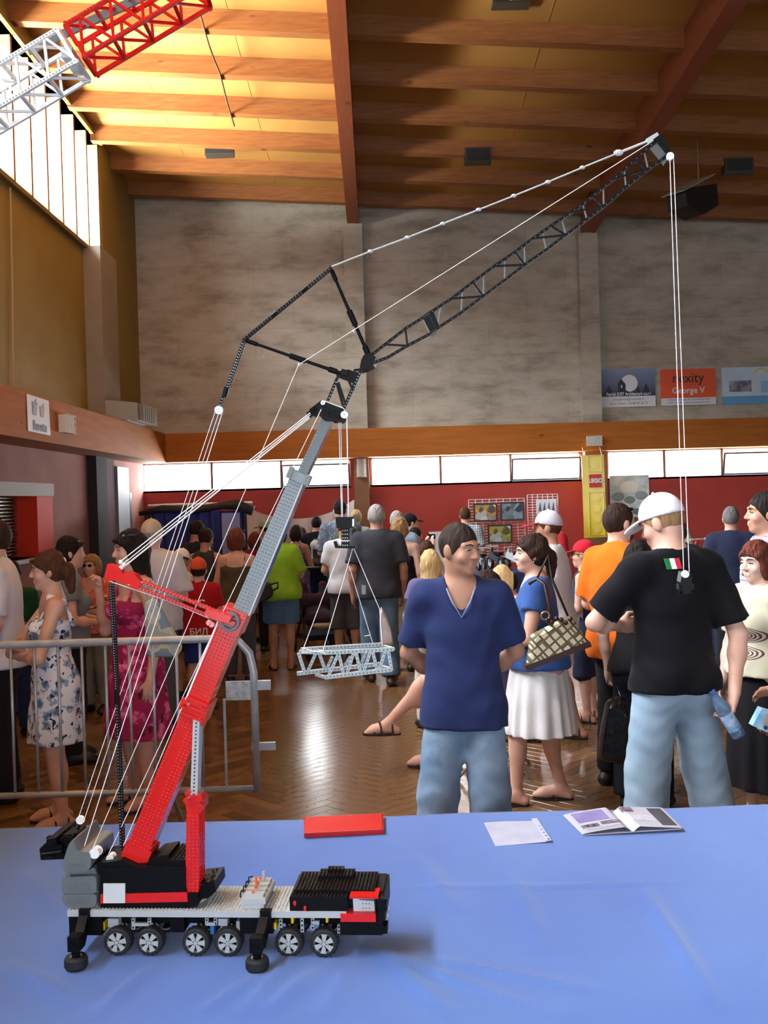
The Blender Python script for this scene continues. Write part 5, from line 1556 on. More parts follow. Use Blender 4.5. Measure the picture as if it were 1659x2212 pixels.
        for n in 'LR':
            if sleeve > 0:
                a = J['sh'+n]; b = J['el'+n]; d = b-a
                if sleeve <= 1:
                    p = a+d*sleeve
                    S.cone(a-d*0.02, p+d*0.12, 0.060*(0.6+0.4*w)+e*0.6, 0.056*(0.6+0.4*w)+sl_r+e*0.4, 0.05, cuts=[(p, d)])
                else:
                    S.cone(a, b, 0.058+e*0.6, 0.052+e*0.5, 0.05)
                    dd = J['wr'+n]-b; p = b+dd*(sleeve-1); S.cone(b, p+dd*0.06, 0.052+e*0.5, 0.044+e*0.4, 0.02, cuts=[(p, dd)])
        if neck == 'tank':
            for n in 'LR':
                a = J['sh'+n]; sd = -1 if n == 'L' else 1
                S.cone(a+V3(sd*0.02, 0, 0.09), a+V3(sd*0.0, 0, -0.10), 0.07, 0.06, 0.015, op='-')
        if s.seated: S.half(J['pel']+V3(0, 0, hem-0.93), V3(0, 0.4, -1))
        else: S.half(J['pel']+V3(0, 0, hem-0.93), V3(0, 0, -1))
        nk = J['neck']
        if neck in ('crew', 'tank', 'scoop', 'polo'):
            r = {'crew': 0.066, 'polo': 0.062, 'tank': 0.085, 'scoop': 0.092}[neck]
            S.cone(nk+V3(0, 0.022, -0.02 if neck != 'scoop' else -0.06), nk+V3(0, 0.03, 0.16), r, r+0.02, 0.01, op='-')
        elif neck == 'v':
            S.cone(nk+V3(0, 0.015, 0.0), nk+V3(0, 0.02, 0.16), 0.068, 0.085, 0.01, op='-')
            S.cone(nk+V3(0, 0.135, -0.135), nk+V3(0, 0.06, 0.03), 0.006, 0.074, 0.008, op='-')
        if neck == 'strap':
            S.half(J['chest']+V3(0, 0, (top if top is not None else 0.045)), V3(0, -0.12, 1))
            for n in 'LR':
                a = J['sh'+n]; sd = -1 if n == 'L' else 1
                c = V3(a[0]*0.62, a[1], a[2])
                for q0, q1 in ((c+V3(0, 0.10, -0.11), c+V3(0, 0.03, 0.075)), (c+V3(0, 0.03, 0.075), c+V3(0, -0.06, 0.04)), (c+V3(0, -0.06, 0.04), c+V3(0, -0.115, -0.12))):
                    S.cone(q0, q1, 0.0105, 0.0105, 0.004)
        if wr: S.wrinkle(wr*0.5, f=38, ph=len(s.label)*0.7); S.wrinkle(wr*0.35, ph=len(s.label)*0.7)
        o = s.part(S, name, m)
        return o
    def collar(s, m, r=0.068):
        b = MB(); nk = s.J['neck']
        pts = [(nk[0]+r*math.cos(t), nk[1]+0.012+r*0.9*math.sin(t), nk[2]+0.04-0.018*math.sin(t)) for t in [2*math.pi*i/20 for i in range(20)]]
        b.path(pts, 0.013, 6, True)
        b.build('collar', m, s.obj, True)
    def trousers(s, m, hem=1.0, waist=1.0, e=0.016, name='trousers', flare=0.0, wr=0.004, v=None):
        """hem: 0..1 along the leg, 1 = ankle"""
        S = s.solid(v=v or s.vox*(1.15 if s.near else 1.35), fine=False); J = s.J; w = s.w
        s.torso(S, e)
        for n in 'LR':
            h_, k_, a_ = J['hip'+n], J['kn'+n], J['an'+n]
            if hem <= 0.5:
                t = hem*2; p = h_+(k_-h_)*t; d = k_-h_
                S.cone(h_, p+d*0.06, 0.088*w+e, 0.074*w+e+flare, 0.045, cuts=[(p, d)])
            else:
                t = (hem-0.5)*2; p = k_+(a_-k_)*t; d = a_-k_
                S.cone(h_, k_, 0.088*w+e, 0.064+e*1.2+flare*0.5, 0.045)
                S.cone(k_, p+d*0.05, 0.064+e*1.2+flare*0.5, 0.058+e+flare, 0.02, cuts=[(p, d)])
        S.half(J['pel']+V3(0, 0, waist-0.93), V3(0, 0, 1))
        if wr: S.wrinkle(wr*0.24, f=58, ph=len(s.label)*1.3)
        return s.part(S, name, m)
    def skirt(s, m, top=1.0, hem=0.5, r0=0.15, r1=0.27, flat=0.75, n=14, amp=0.012, name='skirt', sway=(0, 0)):
        S = s.solid(v=s.vox*0.9, fine=False); J = s.J
        S.skirt((J['pel'][0], J['pel'][1]-0.01), top, hem, r0, r1, flat, n, amp, 0.02, sway)
        return s.part(S, name, m)
    def dress(s, m, hem=0.55, top=0.045, r1=0.24, n=8, amp=0.01, e=0.014, wr=0.003):
        S = s.solid(v=s.vox*0.9, fine=False); J = s.J
        s.torso(S, e)
        S.skirt((J['pel'][0], J['pel'][1]-0.005), 1.05, hem, 0.125*s.w+e, r1, 0.78, n, amp, 0.04)
        S.half(J['chest']+V3(0, 0, top), V3(0, -0.12, 1))
        for nm in 'LR':
            a = J['sh'+nm]; c = V3(a[0]*0.62, a[1], a[2])
            for q0, q1 in ((c+V3(0, 0.10, -0.12), c+V3(0, 0.03, 0.068)), (c+V3(0, 0.03, 0.068), c+V3(0, -0.06, 0.035)), (c+V3(0, -0.06, 0.035), c+V3(0, -0.11, -0.12))):
                S.cone(q0, q1, 0.012, 0.012, 0.004)
        if wr: S.wrinkle(wr, ph=2.0)
        return s.part(S, 'dress', m)
    # ---------------- hair, hats, shoes, face
    def hair(s, m, style='short', inf=0.012, line=0.029, v=None):
        H = s.hd; q = s.hs; R_ = s.HR; c = s.hp
        S = Solid(c-V3(0.22, 0.28, 0.50), c+V3(0.22, 0.22, 0.22), (v or s.vox*0.75)/s.k)
        nrm = R_ @ V3(0, 0.8, -0.6); p0 = H(0, line/0.8, 0)
        nz = 0.004 if style in ('curly', 'bob', 'long', 'pony') else 0.0015
        if style == 'curly': nz = 0.008
        S.ell(H(0, -0.014, 0.026), ((0.075+inf)*q, (0.094+inf)*q, (0.098+inf)*q), 0.01, R_, cuts=[(p0, nrm), (H(0, 0, -0.075), R_ @ V3(0, 0, -1))], noise=nz, nfreq=75)
        if style in ('bob', 'long', 'curly'):
            dz = {'bob': -0.13, 'long': -0.06, 'curly': -0.10}[style]
            S.ell(H(0, -0.032, -0.02), ((0.088+inf)*q, (0.076+inf)*q, 0.12*q), 0.02, R_, cuts=[(H(0, 0.03, 0), R_ @ V3(0, 1, -0.25)), (H(0, 0, dz), R_ @ V3(0, 0.3, -1))], noise=nz*1.2, nfreq=60)
        if style in ('bob', 'long', 'curly', 'pony', 'bun'):   # side-swept fringe and temple locks
            S.cone(H(-0.062, 0.055, 0.05), H(0.01, 0.092, 0.072), 0.016*q, 0.013*q, 0.012); S.cone(H(0.01, 0.092, 0.072), H(0.066, 0.05, 0.045), 0.013*q, 0.016*q, 0.012)
        if style in ('bob', 'long', 'curly'):
            for sd in (-1, 1): S.cone(H(sd*0.07, 0.035, 0.05), H(sd*0.076, 0.02, -0.075 if style != 'curly' else -0.04), 0.018*q, 0.016*q, 0.015)
        if style == 'long':
            a = H(0, -0.06, -0.02); b = V3(a[0], s.J['neck'][1]-0.10, s.hp[2]-0.34)
            S.cone(a, b, 0.085*q, 0.07, 0.03, ((0, 1, 0), 0.5)); 
            for sd in (-1, 1):
                a2 = H(sd*0.065, -0.01, -0.03); S.cone(a2, V3(a2[0]*1.0+sd*0.025, s.J['neck'][1]-0.01, s.hp[2]-0.30), 0.035*q, 0.03, 0.03)
            S.wrinkle(0.004, f=14)
        if style in ('pony', 'bun'):
            S.ell(H(0, -0.115, 0.0 if style == 'pony' else 0.05), (0.042*q, 0.04*q, 0.045*q), 0.02, R_, noise=0.004)
        if style == 'pony':
            a = H(0, -0.125, -0.01); b = H(0, -0.13, -0.14); S.cone(a, b, 0.04*q, 0.028*q, 0.02)
            S.wrinkle(0.003, f=30)
        if style in ('bob', 'long', 'pony', 'bun', 'curly'): S.wrinkle(0.0013, f=95, ph=1.0)
        return s.part(S, 'hair', m)
    def beard(s, m):
        H = s.hd; R_ = s.HR; c = s.hp
        S = Solid(c-V3(0.16, 0.16, 0.2), c+V3(0.16, 0.2, 0.1), s.vox*0.6/s.k)
        S.ell(H(0, 0.03, -0.066), (0.056, 0.064, 0.058), 0.01, R_, cuts=[(H(0, 0, -0.04), R_ @ V3(0, 0.25, 1)), (H(0, -0.02, 0), R_ @ V3(0, -1, 0))])
        S.ell(H(0, 0.10, -0.058), (0.026, 0.022, 0.016), 0.006, R_, op='-')
        return s.part(S, 'beard', m)
    def cap(s, m, brim_m=None, back=False, tilt=0.0, name='cap', brim=0.075, trim=None):
        H = s.hd; R_ = s.HR; c = s.hp; q = s.hs
        S = Solid(c-V3(0.26, 0.26, 0.2), c+V3(0.26, 0.26, 0.24), s.vox*0.65/s.k)
        up = R_ @ V3(0, 0.12, -1)
        S.ell(H(0, -0.012, 0.036), (0.086*q, 0.107*q, 0.104*q), 0.0, R_, cuts=[(H(0, 0, 0.028), up)])
        o = s.part(S, name, m)
        S = Solid(c-V3(0.3, 0.3, 0.2), c+V3(0.3, 0.3, 0.24), s.vox*0.5/s.k)
        sg = -1 if back else 1
        RB = R_ @ np.array(Matrix.Rotation(R(-14*sg), 3, 'X'))
        S.ell(H(0, sg*0.10, 0.034), (0.078*q, brim*1.2*q, 0.022*q), 0.0, RB, cuts=[(H(0, sg*0.1, 0.040), R_ @ V3(0, 0.2*sg, 1))])
        S.ell(H(0, sg*0.10, 0.012), (0.10*q, 0.13*q, 0.022*q), 0.004, RB, op='-')
        link('brim', S.mesh('brim', brim_m or m), o)
        S2 = MB().ball(tuple(H(0, -0.012, 0.141)), 0.008, 8, 5); S2.build('cap_button', m, o)
        return o
    def shoes(s, m, kind='shoe'):
        for n in 'LR':
            J = s.J; a = J['an'+n]
            if kind == 'shoe':
                S = Solid(a-V3(0.24, 0.24, 0.12), a+V3(0.24, 0.24, 0.06), s.vox*0.8/s.k)
                s.foot(S, n, 0.008); S.half(a+V3(0, 0, 0.03), V3(0, 0, 1)); S.half(V3(0, 0, a[2]-0.083), V3(0, 0, -1))
                s.part(S, 'shoe', m)
            else:
                t = J['toe'+n]; fd = t*V3(1, 1, 0); fd = fd/np.linalg.norm(fd); sdv = np.cross(fd, V3(0, 0, 1))
                b = MB(); z = a[2]-0.083
                out = []
                for q in range(20):
                    th = 2*math.pi*q/20; yy = math.cos(th)*0.135; xx = math.sin(th)*(0.048+0.008*math.cos(th))
                    p = a+fd*(0.055+yy)+sdv*xx; out.append((p[0], p[1], z-0.004))
                b.prism(out, (0, 0, 0.016))
                o = b.build('sandal', m, s.obj)
                st = MB()
                def arc(f0, f1, w0, hgt):
                    pts = []
                    for q in range(9):
                        u = -1+2*q/8; p = a+fd*(f0+(f1-f0)*abs(u))+sdv*(u*w0)
                        pts.append((p[0], p[1], z+0.01+hgt*math.sqrt(max(0, 1-u*u))))
                    return pts
                if kind == 'flip':
                    st.path([tuple(a+fd*0.03+sdv*0.045+V3(0, 0, z+0.012-a[2])), tuple(a+fd*0.09+sdv*0.02+V3(0, 0, z+0.062-a[2])), tuple(a+fd*0.135+V3(0, 0, z+0.045-a[2])), tuple(a+fd*0.09-sdv*0.025+V3(0, 0, z+0.062-a[2])), tuple(a+fd*0.03-sdv*0.045+V3(0, 0, z+0.012-a[2]))], 0.007, 6)
                else:
                    st.path(arc(0.12, 0.10, 0.047, 0.05), 0.009, 6); st.path(arc(0.07, 0.05, 0.045, 0.075), 0.009, 6); st.path(arc(-0.0, -0.03, 0.044, 0.105), 0.008, 6)
                st.build('strap', m, o)
    def face(s, lips=None, iris=True, brow=None, glasses=None):
        H = s.hd; R_ = Matrix(s.HR.tolist()); q = s.hs
        for sd in (-1, 1):
            e = MB().ball(tuple(H(sd*0.032, 0.0772, 0.010)), 0.0128*q, 12, 8, (1.05, 0.8, 0.52), R_).build('eye', M_EYEW, s.obj, True)
            if iris: MB().ball(tuple(H(sd*0.0325, 0.0846, 0.010)), 0.0062*q, 10, 6, (1, 0.6, 0.9), R_).build('iris', M_IRIS, e, True)
            MB().path([tuple(H(sd*0.018, 0.0865, 0.0125)), tuple(H(sd*0.032, 0.0885, 0.0165)), tuple(H(sd*0.046, 0.081, 0.0125))], 0.0026*q, 5).build('eyelid', s.skin, s.obj)
            MB().path([tuple(H(sd*0.018, 0.0875, 0.0105)), tuple(H(sd*0.032, 0.0895, 0.0142)), tuple(H(sd*0.046, 0.0815, 0.0105))], 0.0014*q, 5).build('eyelash', M_BROW, s.obj)
            MB().path([tuple(H(sd*0.014, 0.0945, 0.030)), tuple(H(sd*0.032, 0.0915, 0.036)), tuple(H(sd*0.05, 0.075, 0.031))], [0.0030*q, 0.0036*q, 0.002*q], 6).build('eyebrow', brow or M_BROW, s.obj)
        b = MB(); b.ball(tuple(H(0, 0.0915, -0.054)), 0.018*q, 12, 6, (1.0, 0.28, 0.13), R_); b.ball(tuple(H(0, 0.0915, -0.063)), 0.016*q, 12, 6, (1.0, 0.32, 0.2), R_)
        b.build('lips', lips or M_LIPS, s.obj, True)
    def glasses_on_head(s, z=0.10, y=0.05, m=None, worn=False):
        H = s.hd; b = MB(); R_ = Matrix(s.HR.tolist())
        yy, zz = (0.098, 0.012) if worn else (y, z)
        for sd in (-1, 1):
            b.ball(tuple(H(sd*0.034, yy, zz)), 0.026, 12, 6, (1, 0.22, 0.7) if worn else (1, 0.5, 0.4), R_)
            b.path([tuple(H(sd*0.06, yy-0.01, zz)), tuple(H(sd*0.086, yy*0.3, zz+0.004)), tuple(H(sd*0.084, -0.02, zz-0.002))], 0.0035, 5)
        b.path([tuple(H(-0.034, yy, zz+0.006)), tuple(H(0.034, yy, zz+0.006))], 0.003, 5)
        b.build('sunglasses', m or M_LENS, s.obj, True)
    def pt(s, p):      # body-local point to world
        return s.obj.matrix_basis @ Vector(tuple(p))
# ================================================================== the visitors
def two_tone(name, base, spots, scale, thr, rough=0.8, second=None, scale2=14, thr2=0.3):
    """printed cotton: blossoms from a voronoi pattern, leaves from a second one"""
    m, N, L, b = node_mat('fabric_'+name)
    tc = N.new('ShaderNodeTexCoord'); nz = N.new('ShaderNodeTexNoise'); nz.inputs['Scale'].default_value = scale*1.6; nz.inputs['Detail'].default_value = 2
    L.new(tc.outputs['Object'], nz.inputs[0])
    ad = N.new('ShaderNodeMix'); ad.data_type = 'VECTOR'; ad.inputs[0].default_value = 0.09
    L.new(tc.outputs['Object'], ad.inputs[4]); L.new(nz.outputs['Color'], ad.inputs[5])
    v = N.new('ShaderNodeTexVoronoi'); v.inputs['Scale'].default_value = scale; L.new(ad.outputs[1], v.inputs[0])
    c = ramp(N, L, v.outputs['Distance'], [(thr-0.05, spots[0]), (thr, spots[1]), (thr+0.1, spots[1]), (thr+0.16, base)])
    if second:
        v2 = N.new('ShaderNodeTexVoronoi'); v2.inputs['Scale'].default_value = scale2; v2.inputs['Randomness'].default_value = 0.9; L.new(ad.outputs[1], v2.inputs[0])
        f = ramp(N, L, v2.outputs['Distance'], [(thr2, '#ffffff'), (thr2+0.05, '#000000')])
        c = mixc(N, L, c, lin(second), f, 'MIX')
    L.new(c, b.inputs['Base Color']); b.inputs['Roughness'].default_value = rough; b.inputs['Specular IOR Level'].default_value = 0.2
    return m
def checks(name, base, line, sx=22, width=0.12):
    m, N, L, b = node_mat('fabric_'+name)
    tc = N.new('ShaderNodeTexCoord'); c = lin(base)
    prev = None
    for ax in ('X', 'Z'):
        w = N.new('ShaderNodeTexWave'); w.bands_direction = ax; w.inputs['Scale'].default_value = sx/6.28*2; L.new(tc.outputs['Object'], w.inputs[0])
        f = ramp(N, L, w.outputs[0], [(1-width*2, '#000000'), (1-width, '#ffffff')])
        prev = mixc(N, L, prev if prev is not None else c, lin(line), f, 'MIX')
    L.new(prev, b.inputs['Base Color']); b.inputs['Roughness'].default_value = 0.8
    return m
def swirl_print():
    m, N, L, b = node_mat('fabric_cream_swirl')
    tc = N.new('ShaderNodeTexCoord'); c = lin('#c4bea6')
    for (cx_, cz_, rx, rz) in ((-0.07, 1.20, 0.10, 0.05), (-0.04, 1.09, 0.12, 0.045)):
        mp = N.new('ShaderNodeMapping'); mp.inputs['Location'].default_value = (-cx_/rx, 0, -cz_/rz); mp.inputs['Scale'].default_value = (1/rx, 0, 1/rz)
        L.new(tc.outputs['Object'], mp.inputs[0])
        ln = N.new('ShaderNodeVectorMath'); ln.operation = 'LENGTH'; L.new(mp.outputs[0], ln.inputs[0])
        f1 = ramp(N, L, ln.outputs['Value'], [(0.95, '#ffffff'), (1.0, '#000000')])
        w = N.new('ShaderNodeTexWave'); w.wave_type = 'RINGS'; w.rings_direction = 'SPHERICAL'; w.inputs['Scale'].default_value = 1.6; w.inputs['Distortion'].default_value = 2.0
        L.new(mp.outputs[0], w.inputs[0]); f2 = ramp(N, L, w.outputs[0], [(0.5, '#000000'), (0.6, '#ffffff')])
        c = mixc(N, L, c, lin('#5a3a44'), mixc(N, L, f1, f2, 1.0), 'MIX')
    L.new(c, b.inputs['Base Color']); b.inputs['Roughness'].default_value = 0.85; b.inputs['Specular IOR Level'].default_value = 0.2
    return m
def denim(name, a, b_): return mat('denim_'+name, a, 0.85, col2=b_, scale=4, detail=6, bump=0.3, bscale=14, spec=0.2)

# ---- man in blue, hands behind his back
p = Person('person in a navy v-neck t-shirt and light denim shorts, hands behind the back, looking aside', 990, 4.56, 1.68, 176, 'tan', build=0.86, near=True, vox=0.009,
           hyaw=48, hpitch=-6, sh=0.94,
           pose=dict(elL=(-0.255, -0.10, 1.13), wrL=(-0.07, -0.20, 0.97), hdL=(1, -0.1, -0.25), elR=(0.255, -0.10, 1.13), wrR=(0.06, -0.22, 0.95), hdR=(-1, 0.0, -0.2),
                     knL=(-0.11, 0.02, 0.49), knR=(0.13, 0.02, 0.49), anL=(-0.12, -0.02, 0.085), anR=(0.16, -0.02, 0.085), toeL=(-0.06, 0.15, -0.055), toeR=(0.08, 0.15, -0.055)))
p.body(); BLUE = p
p.shirt(fabric('navy', '#2c3763', '#27315a'), hem=0.80, sleeve=0.80, neck='v', e=0.014, loose=0.012, wr=0.004, sl_r=0.016)
nk = p.J['neck']
b = MB()
pts = [(0.0, 0.122, -0.13), (-0.04, 0.112, -0.062), (-0.066, 0.075, 0.0), (-0.072, 0.02, 0.022), (-0.05, -0.045, 0.032), (0, -0.068, 0.036), (0.05, -0.045, 0.032), (0.072, 0.02, 0.022), (0.066, 0.075, 0.0), (0.04, 0.112, -0.062)]
b.path([(nk[0]+x, nk[1]+y, nk[2]+z) for x, y, z in pts], 0.0045, 6, True).build('neck_trim', fabric('trim', '#8d90a4'), p.obj, True)
p.trousers(denim('light', '#93abc2', '#6d8aa8'), hem=0.77, waist=0.9, e=0.02, name='shorts', flare=0.018, wr=0.006)
p.hair(HA['buzz'], 'short', inf=0.005, line=0.031); p.face(); p.shoes(M_SANDAL, 'sandal')

# ---- woman with the patterned handbag
p = Person('person in a blue top and white gathered skirt, a patterned handbag on the shoulder', 1150, 5.9, 1.56, 82, 'light', True, 1.2, near=True, vox=0.0095, hyaw=8, hpitch=2,
           pose=dict(elL=(-0.22, 0.05, 1.10), wrL=(-0.17, 0.31, 1.05), hdL=(0.15, 1, -0.1), thL=(0.6, 0, 0.8), elR=(0.20, 0.02, 1.12), wrR=(0.12, 0.28, 1.02), hdR=(-0.1, 1, 0), thR=(-0.6, 0, 0.8),
                     knL=(-0.07, 0.14, 0.50), anL=(-0.06, 0.15, 0.085), knR=(0.08, -0.05, 0.49), anR=(0.09, -0.14, 0.085), toeL=(0.0, 0.16, -0.055), toeR=(0.0, 0.16, -0.055)))
p.body(); SKW = p
p.shirt(fabric('royal', '#3c5f9e', '#35548f'), hem=0.90, sleeve=0.42, neck='scoop', e=0.012, loose=0.0, wr=0.003)
p.skirt(fabric('white_skirt', '#e9e6e6', '#dedada'), 0.96, 0.476, 0.165, 0.265, 0.9, 16, 0.014)
p.hair(HA['dark'], 'pony', inf=0.016, line=0.026); p.face(); p.shoes(M_SANDAL, 'flip')
MB().ball(tuple(p.hd(-0.078, -0.002, -0.042)), 0.004, 8, 6).build('earring', M_LWHITE, p.obj)

# ---- man with the white cap, seen from behind
p = Person('person in a black t-shirt, pale blue trousers and white cap, holding a bottle', 1446, 4.7, 1.79, 12, 'light', build=0.90, near=True, vox=0.0095, hyaw=38, hpitch=-22, sh=0.99,
           pose=dict(head=(-0.02, 0.035, 1.61), elL=(-0.34, 0.08, 1.17), wrL=(-0.12, 0.28, 1.12), hdL=(1, 0.3, 0), thL=(0, 0.2, 1), elR=(0.275, -0.09, 1.10), wrR=(0.20, -0.17, 0.86), hdR=(-0.25, -0.05, -1), thR=(0.3, 0.9, 0.1), curlR=0.62, palmR=(-1, -0.2, 0),
                     knL=(-0.13, 0.02, 0.49), anL=(-0.17, -0.02, 0.085), knR=(0.15, 0.02, 0.49), anR=(0.22, -0.02, 0.085), toeL=(-0.05, 0.15, -0.055), toeR=(0.07, 0.15, -0.055)))
p.finehands = ('R',)
p.body(); WCAP = p
sh = p.shirt(fabric('black_tee', '#0c0c10', '#111116'), hem=0.86, sleeve=0.82, neck='crew', e=0.016, loose=0.014, wr=0.004, sl_r=0.020)
p.trousers(fabric('pale_blue', '#9fb8ca', '#8fa9bd'), hem=1.0, waist=0.97, e=0.022, flare=0.02, wr=0.006)
p.hair(HA['sand'], 'short', inf=0.004, line=0.03); p.face(); p.shoes(M_SHOE)
p.cap(fabric('white_cap', '#e8e6ea', '#dddbe2'))
# flag patch below the collar: green, white, red
for i, c in enumerate(('#1f7a3e', '#ecebe9', '#c5263c')):
    vs_ = []
    for (x, z) in ((0, 0), (1, 0), (1, 1), (0, 1)):
        xx = -0.098+(i+x)*0.024; vs_.append((xx, -0.138-0.012*z*0 , 1.415+z*0.045))
    b = MB()
    q = [Vector((v_[0], -0.146+ (0.026*(v_[2]-1.415)/0.045), v_[2])) for v_ in vs_]
    b.prism([(v_.x, v_.y, v_.z) for v_ in q], (0, -0.004, 0)).build('flag_band', fabric('flag%d' % i, c), p.obj)

# ---------------------------------------------------------------- pose sets and a compact builder
ARMS = {
 'down': {},
 'front': dict(elL=(-0.25, 0.0, 1.12), wrL=(-0.10, 0.25, 1.08), hdL=(0.5, 1, 0.1), elR=(0.25, 0.0, 1.12), wrR=(0.10, 0.25, 1.08), hdR=(-0.5, 1, 0.1)),
 'back': dict(elL=(-0.27, -0.10, 1.13), wrL=(-0.07, -0.21, 0.95), hdL=(1, -0.1, -0.3), elR=(0.27, -0.10, 1.13), wrR=(0.07, -0.21, 0.93), hdR=(-1, -0.1, -0.3)),
 'cross': dict(elL=(-0.22, 0.12, 1.12), wrL=(0.04, 0.22, 1.14), hdL=(1, 0.0, 0.2), elR=(0.22, 0.12, 1.12), wrR=(-0.06, 0.24, 1.18), hdR=(-1, -0.2, 0.2)),
 'face': dict(elL=(-0.24, 0.0, 1.12), wrL=(-0.12, 0.22, 1.05), hdL=(0.6, 1, 0), elR=(0.24, 0.14, 1.16), wrR=(0.10, 0.22, 1.42), hdR=(-0.4, -0.1, 1), thR=(-1, 0, 0)),
 'camera': dict(elL=(-0.24, 0.16, 1.26), wrL=(-0.08, 0.27, 1.52), hdL=(0.3, 0, 1), thL=(1, 0, 0), elR=(0.24, 0.16, 1.26), wrR=(0.08, 0.27, 1.52), hdR=(-0.3, 0, 1), thR=(-1, 0, 0)),
}
WALK = dict(knL=(-0.09, 0.12, 0.50), anL=(-0.09, 0.14, 0.085), knR=(0.09, -0.04, 0.49), anR=(0.09, -0.16, 0.09))
def vis(label, px, top, Y, heading, sk='light', fem=False, build=1.0, arms='down', pose=None, capped=False, **kw):
    h = at(px, top, Y).z-(0.015 if capped else 0.01)-kw.get('zoff', 0)
    ps = dict(ARMS[arms]); ps.update(pose or {})
    vox = kw.pop('vox', 0.0115 if Y < 7 else 0.0135 if Y < 9.5 else 0.0155)
    q = Person(label, px, Y, h, heading, sk, fem, build, ps, vox, **kw)
    return q
FB = fabric
# ---- behind the barrier
p = vis('person in a white dress printed with blue leaves, arms crossed, behind the barrier', 104, 1187, 5.75, 112, 'light', True, 0.98, near=True, vox=0.0095, hpitch=-4, hyaw=-6,
        pose=dict(elL=(-0.21, 0.10, 1.10), wrL=(0.05, 0.20, 1.09), hdL=(1, 0.1, 0.1), thL=(0, 0, 1), elR=(0.17, 0.24, 1.10), wrR=(-0.10, 0.22, 1.17), hdR=(-1, -0.25, 0.12), thR=(0, 0.2, 1), curlR=0.15, palmR=(0, -1, 0)))
p.finehands = ('R',)
p.body(); p.dress(two_tone('blue_leaf', '#e4e6ec', ('#5f7796', '#94a8c0'), 15, 0.30, second='#2c3350', scale2=17, thr2=0.24), hem=0.545, r1=0.225, n=6, amp=0.008)
p.hair(HA['brown'], 'pony', inf=0.012, line=0.020); p.face(); p.shoes(M_SANDAL, 'sandal')
MB().ball(tuple(p.hd(0.0, -0.10, 0.045)), 0.03, 10, 8, (1, 0.6, 1.1)).build('scrunchie', FB('scrunchie', '#ece8e4'), p.obj, True)
p = vis('person in a magenta flowered dress with long dark hair, hand at the mouth', 282, 1143, 6.1, 128, 'light', True, 0.98, near=True, vox=0.0095, hyaw=-6, hpitch=-3,
        pose=dict(elR=(0.27, 0.08, 1.10), wrR=(0.15, 0.17, 1.385), hdR=(-0.25, 0.1, 1), thR=(-1, 0, 0), curlR=0.8, elL=(-0.27, -0.02, 1.10), wrL=(-0.33, 0.06, 0.84)))
p.body(); PINK = p; p.dress(two_tone('magenta', '#9c2453', ('#e8769f', '#c94a80'), 13, 0.30, second='#661638', scale2=9, thr2=0.22), hem=0.456, r1=0.26, n=7, amp=0.012, top=0.02)
p.hair(HA['black'], 'long', inf=0.016, line=0.022); p.face(); p.shoes(M_SANDAL, 'sandal'); p.glasses_on_head(0.098, 0.045, mat('purple_lens', '#4a4a86', 0.15))
p = vis('person with dark hair and sunglasses pushed up, in a grey t-shirt behind the flowered dress', 145, 1158, 7.2, -70, 'light', True, 0.95, 'front'); p.body()
p.shirt(FB('greytee', '#7d8488', '#747b80'), hem=0.9, sleeve=0.5); p.trousers(FB('blacktrouser', '#1e1e24'), name='trousers'); p.hair(HA['black'], 'pony', 0.014); p.glasses_on_head(0.09, 0.05); p.shoes(M_SHOE)
p = vis('person in dark sunglasses and a red flowered blouse near the shutter', 195, 1196, 8.9, 165, 'light', True, 1.05, 'cross'); p.body()
p.shirt(two_tone('redblouse', '#c9655f', ('#e8d8d0', '#b94a48'), 20, 0.3), hem=0.88, sleeve=0.6, neck='scoop'); p.trousers(FB('khaki', '#7c7f74', '#71746a'), name='trousers'); p.hair(HA['sand'], 'bob', 0.014); p.glasses_on_head(worn=True); p.shoes(M_SHOE)
p = vis('person in a dark green t-shirt looking down at a small screen in the hands', 20, 1210, 8.0, 215, 'brown', False, 0.85, 'front', hpitch=-25); p.body(); GREENB = p
p.shirt(FB('bottlegreen', '#1e4a32', '#19402b'), hem=0.86, sleeve=0.7); p.trousers(FB('navytrouser', '#1f2a4a'), name='trousers'); p.hair(HA['black'], 'short', 0.010); p.shoes(M_SHOE)
p = vis('person in a white striped polo shirt standing at the barrier end', -14, 1120, 6.3, 100, 'light', False, 1.05, 'down'); p.body()
p.shirt(FB('polowhite', '#dfe0ea', '#d4d5e0'), hem=0.84, sleeve=0.85, neck='polo', loose=0.02); p.trousers(FB('blacktrouser', '#1e1e24'), name='trousers'); p.hair(HA['dark'], 'short'); p.shoes(M_SHOE)
# ---- crowd behind the boom
p = vis('person in a loose white shirt and beige flat cap, seen from behind', 325, 1120, 8.1, -8, 'light', False, 1.12, 'front', capped=True, sh=1.04); p.body()
p.shirt(FB('whiteshirt', '#cfd0da', '#c2c3d0'), hem=0.84, sleeve=0.9, neck='polo', loose=0.04, sl_r=0.04, wr=0.007); p.trousers(FB('greytrouser', '#55585e'), name='trousers'); p.hair(HA['grey'], 'short', 0.004); p.cap(FB('beigecap', '#c9bda8', '#bdb09a'), brim=0.05); p.collar(FB('whiteshirt')); p.shoes(M_SHOE)
p = vis('person in a white t-shirt and blue shorts with a white sun visor', 366, 1185, 9.4, -40, 'tan', True, 1.0, 'front', lean=(0, 0.12), hpitch=-20, capped=True); p.body()
p.shirt(FB('whitetee', '#d2d2d8', '#c6c6ce'), hem=0.88, sleeve=0.6, neck='crew', loose=0.02); p.trousers(FB('blueshort', '#2f3f86', '#293878'), hem=0.4, name='shorts', flare=0.02); p.hair(HA['dark'], 'short', 0.008); p.cap(FB('visorwhite', '#f2f2f4')); p.shoes(M_SHOE)
p = vis('child in an orange cap and red football shirt with lettering on the back', 424, 1206, 8.9, 5, 'light', False, 0.92, 'front', capped=True, headscale=1.15); p.body()
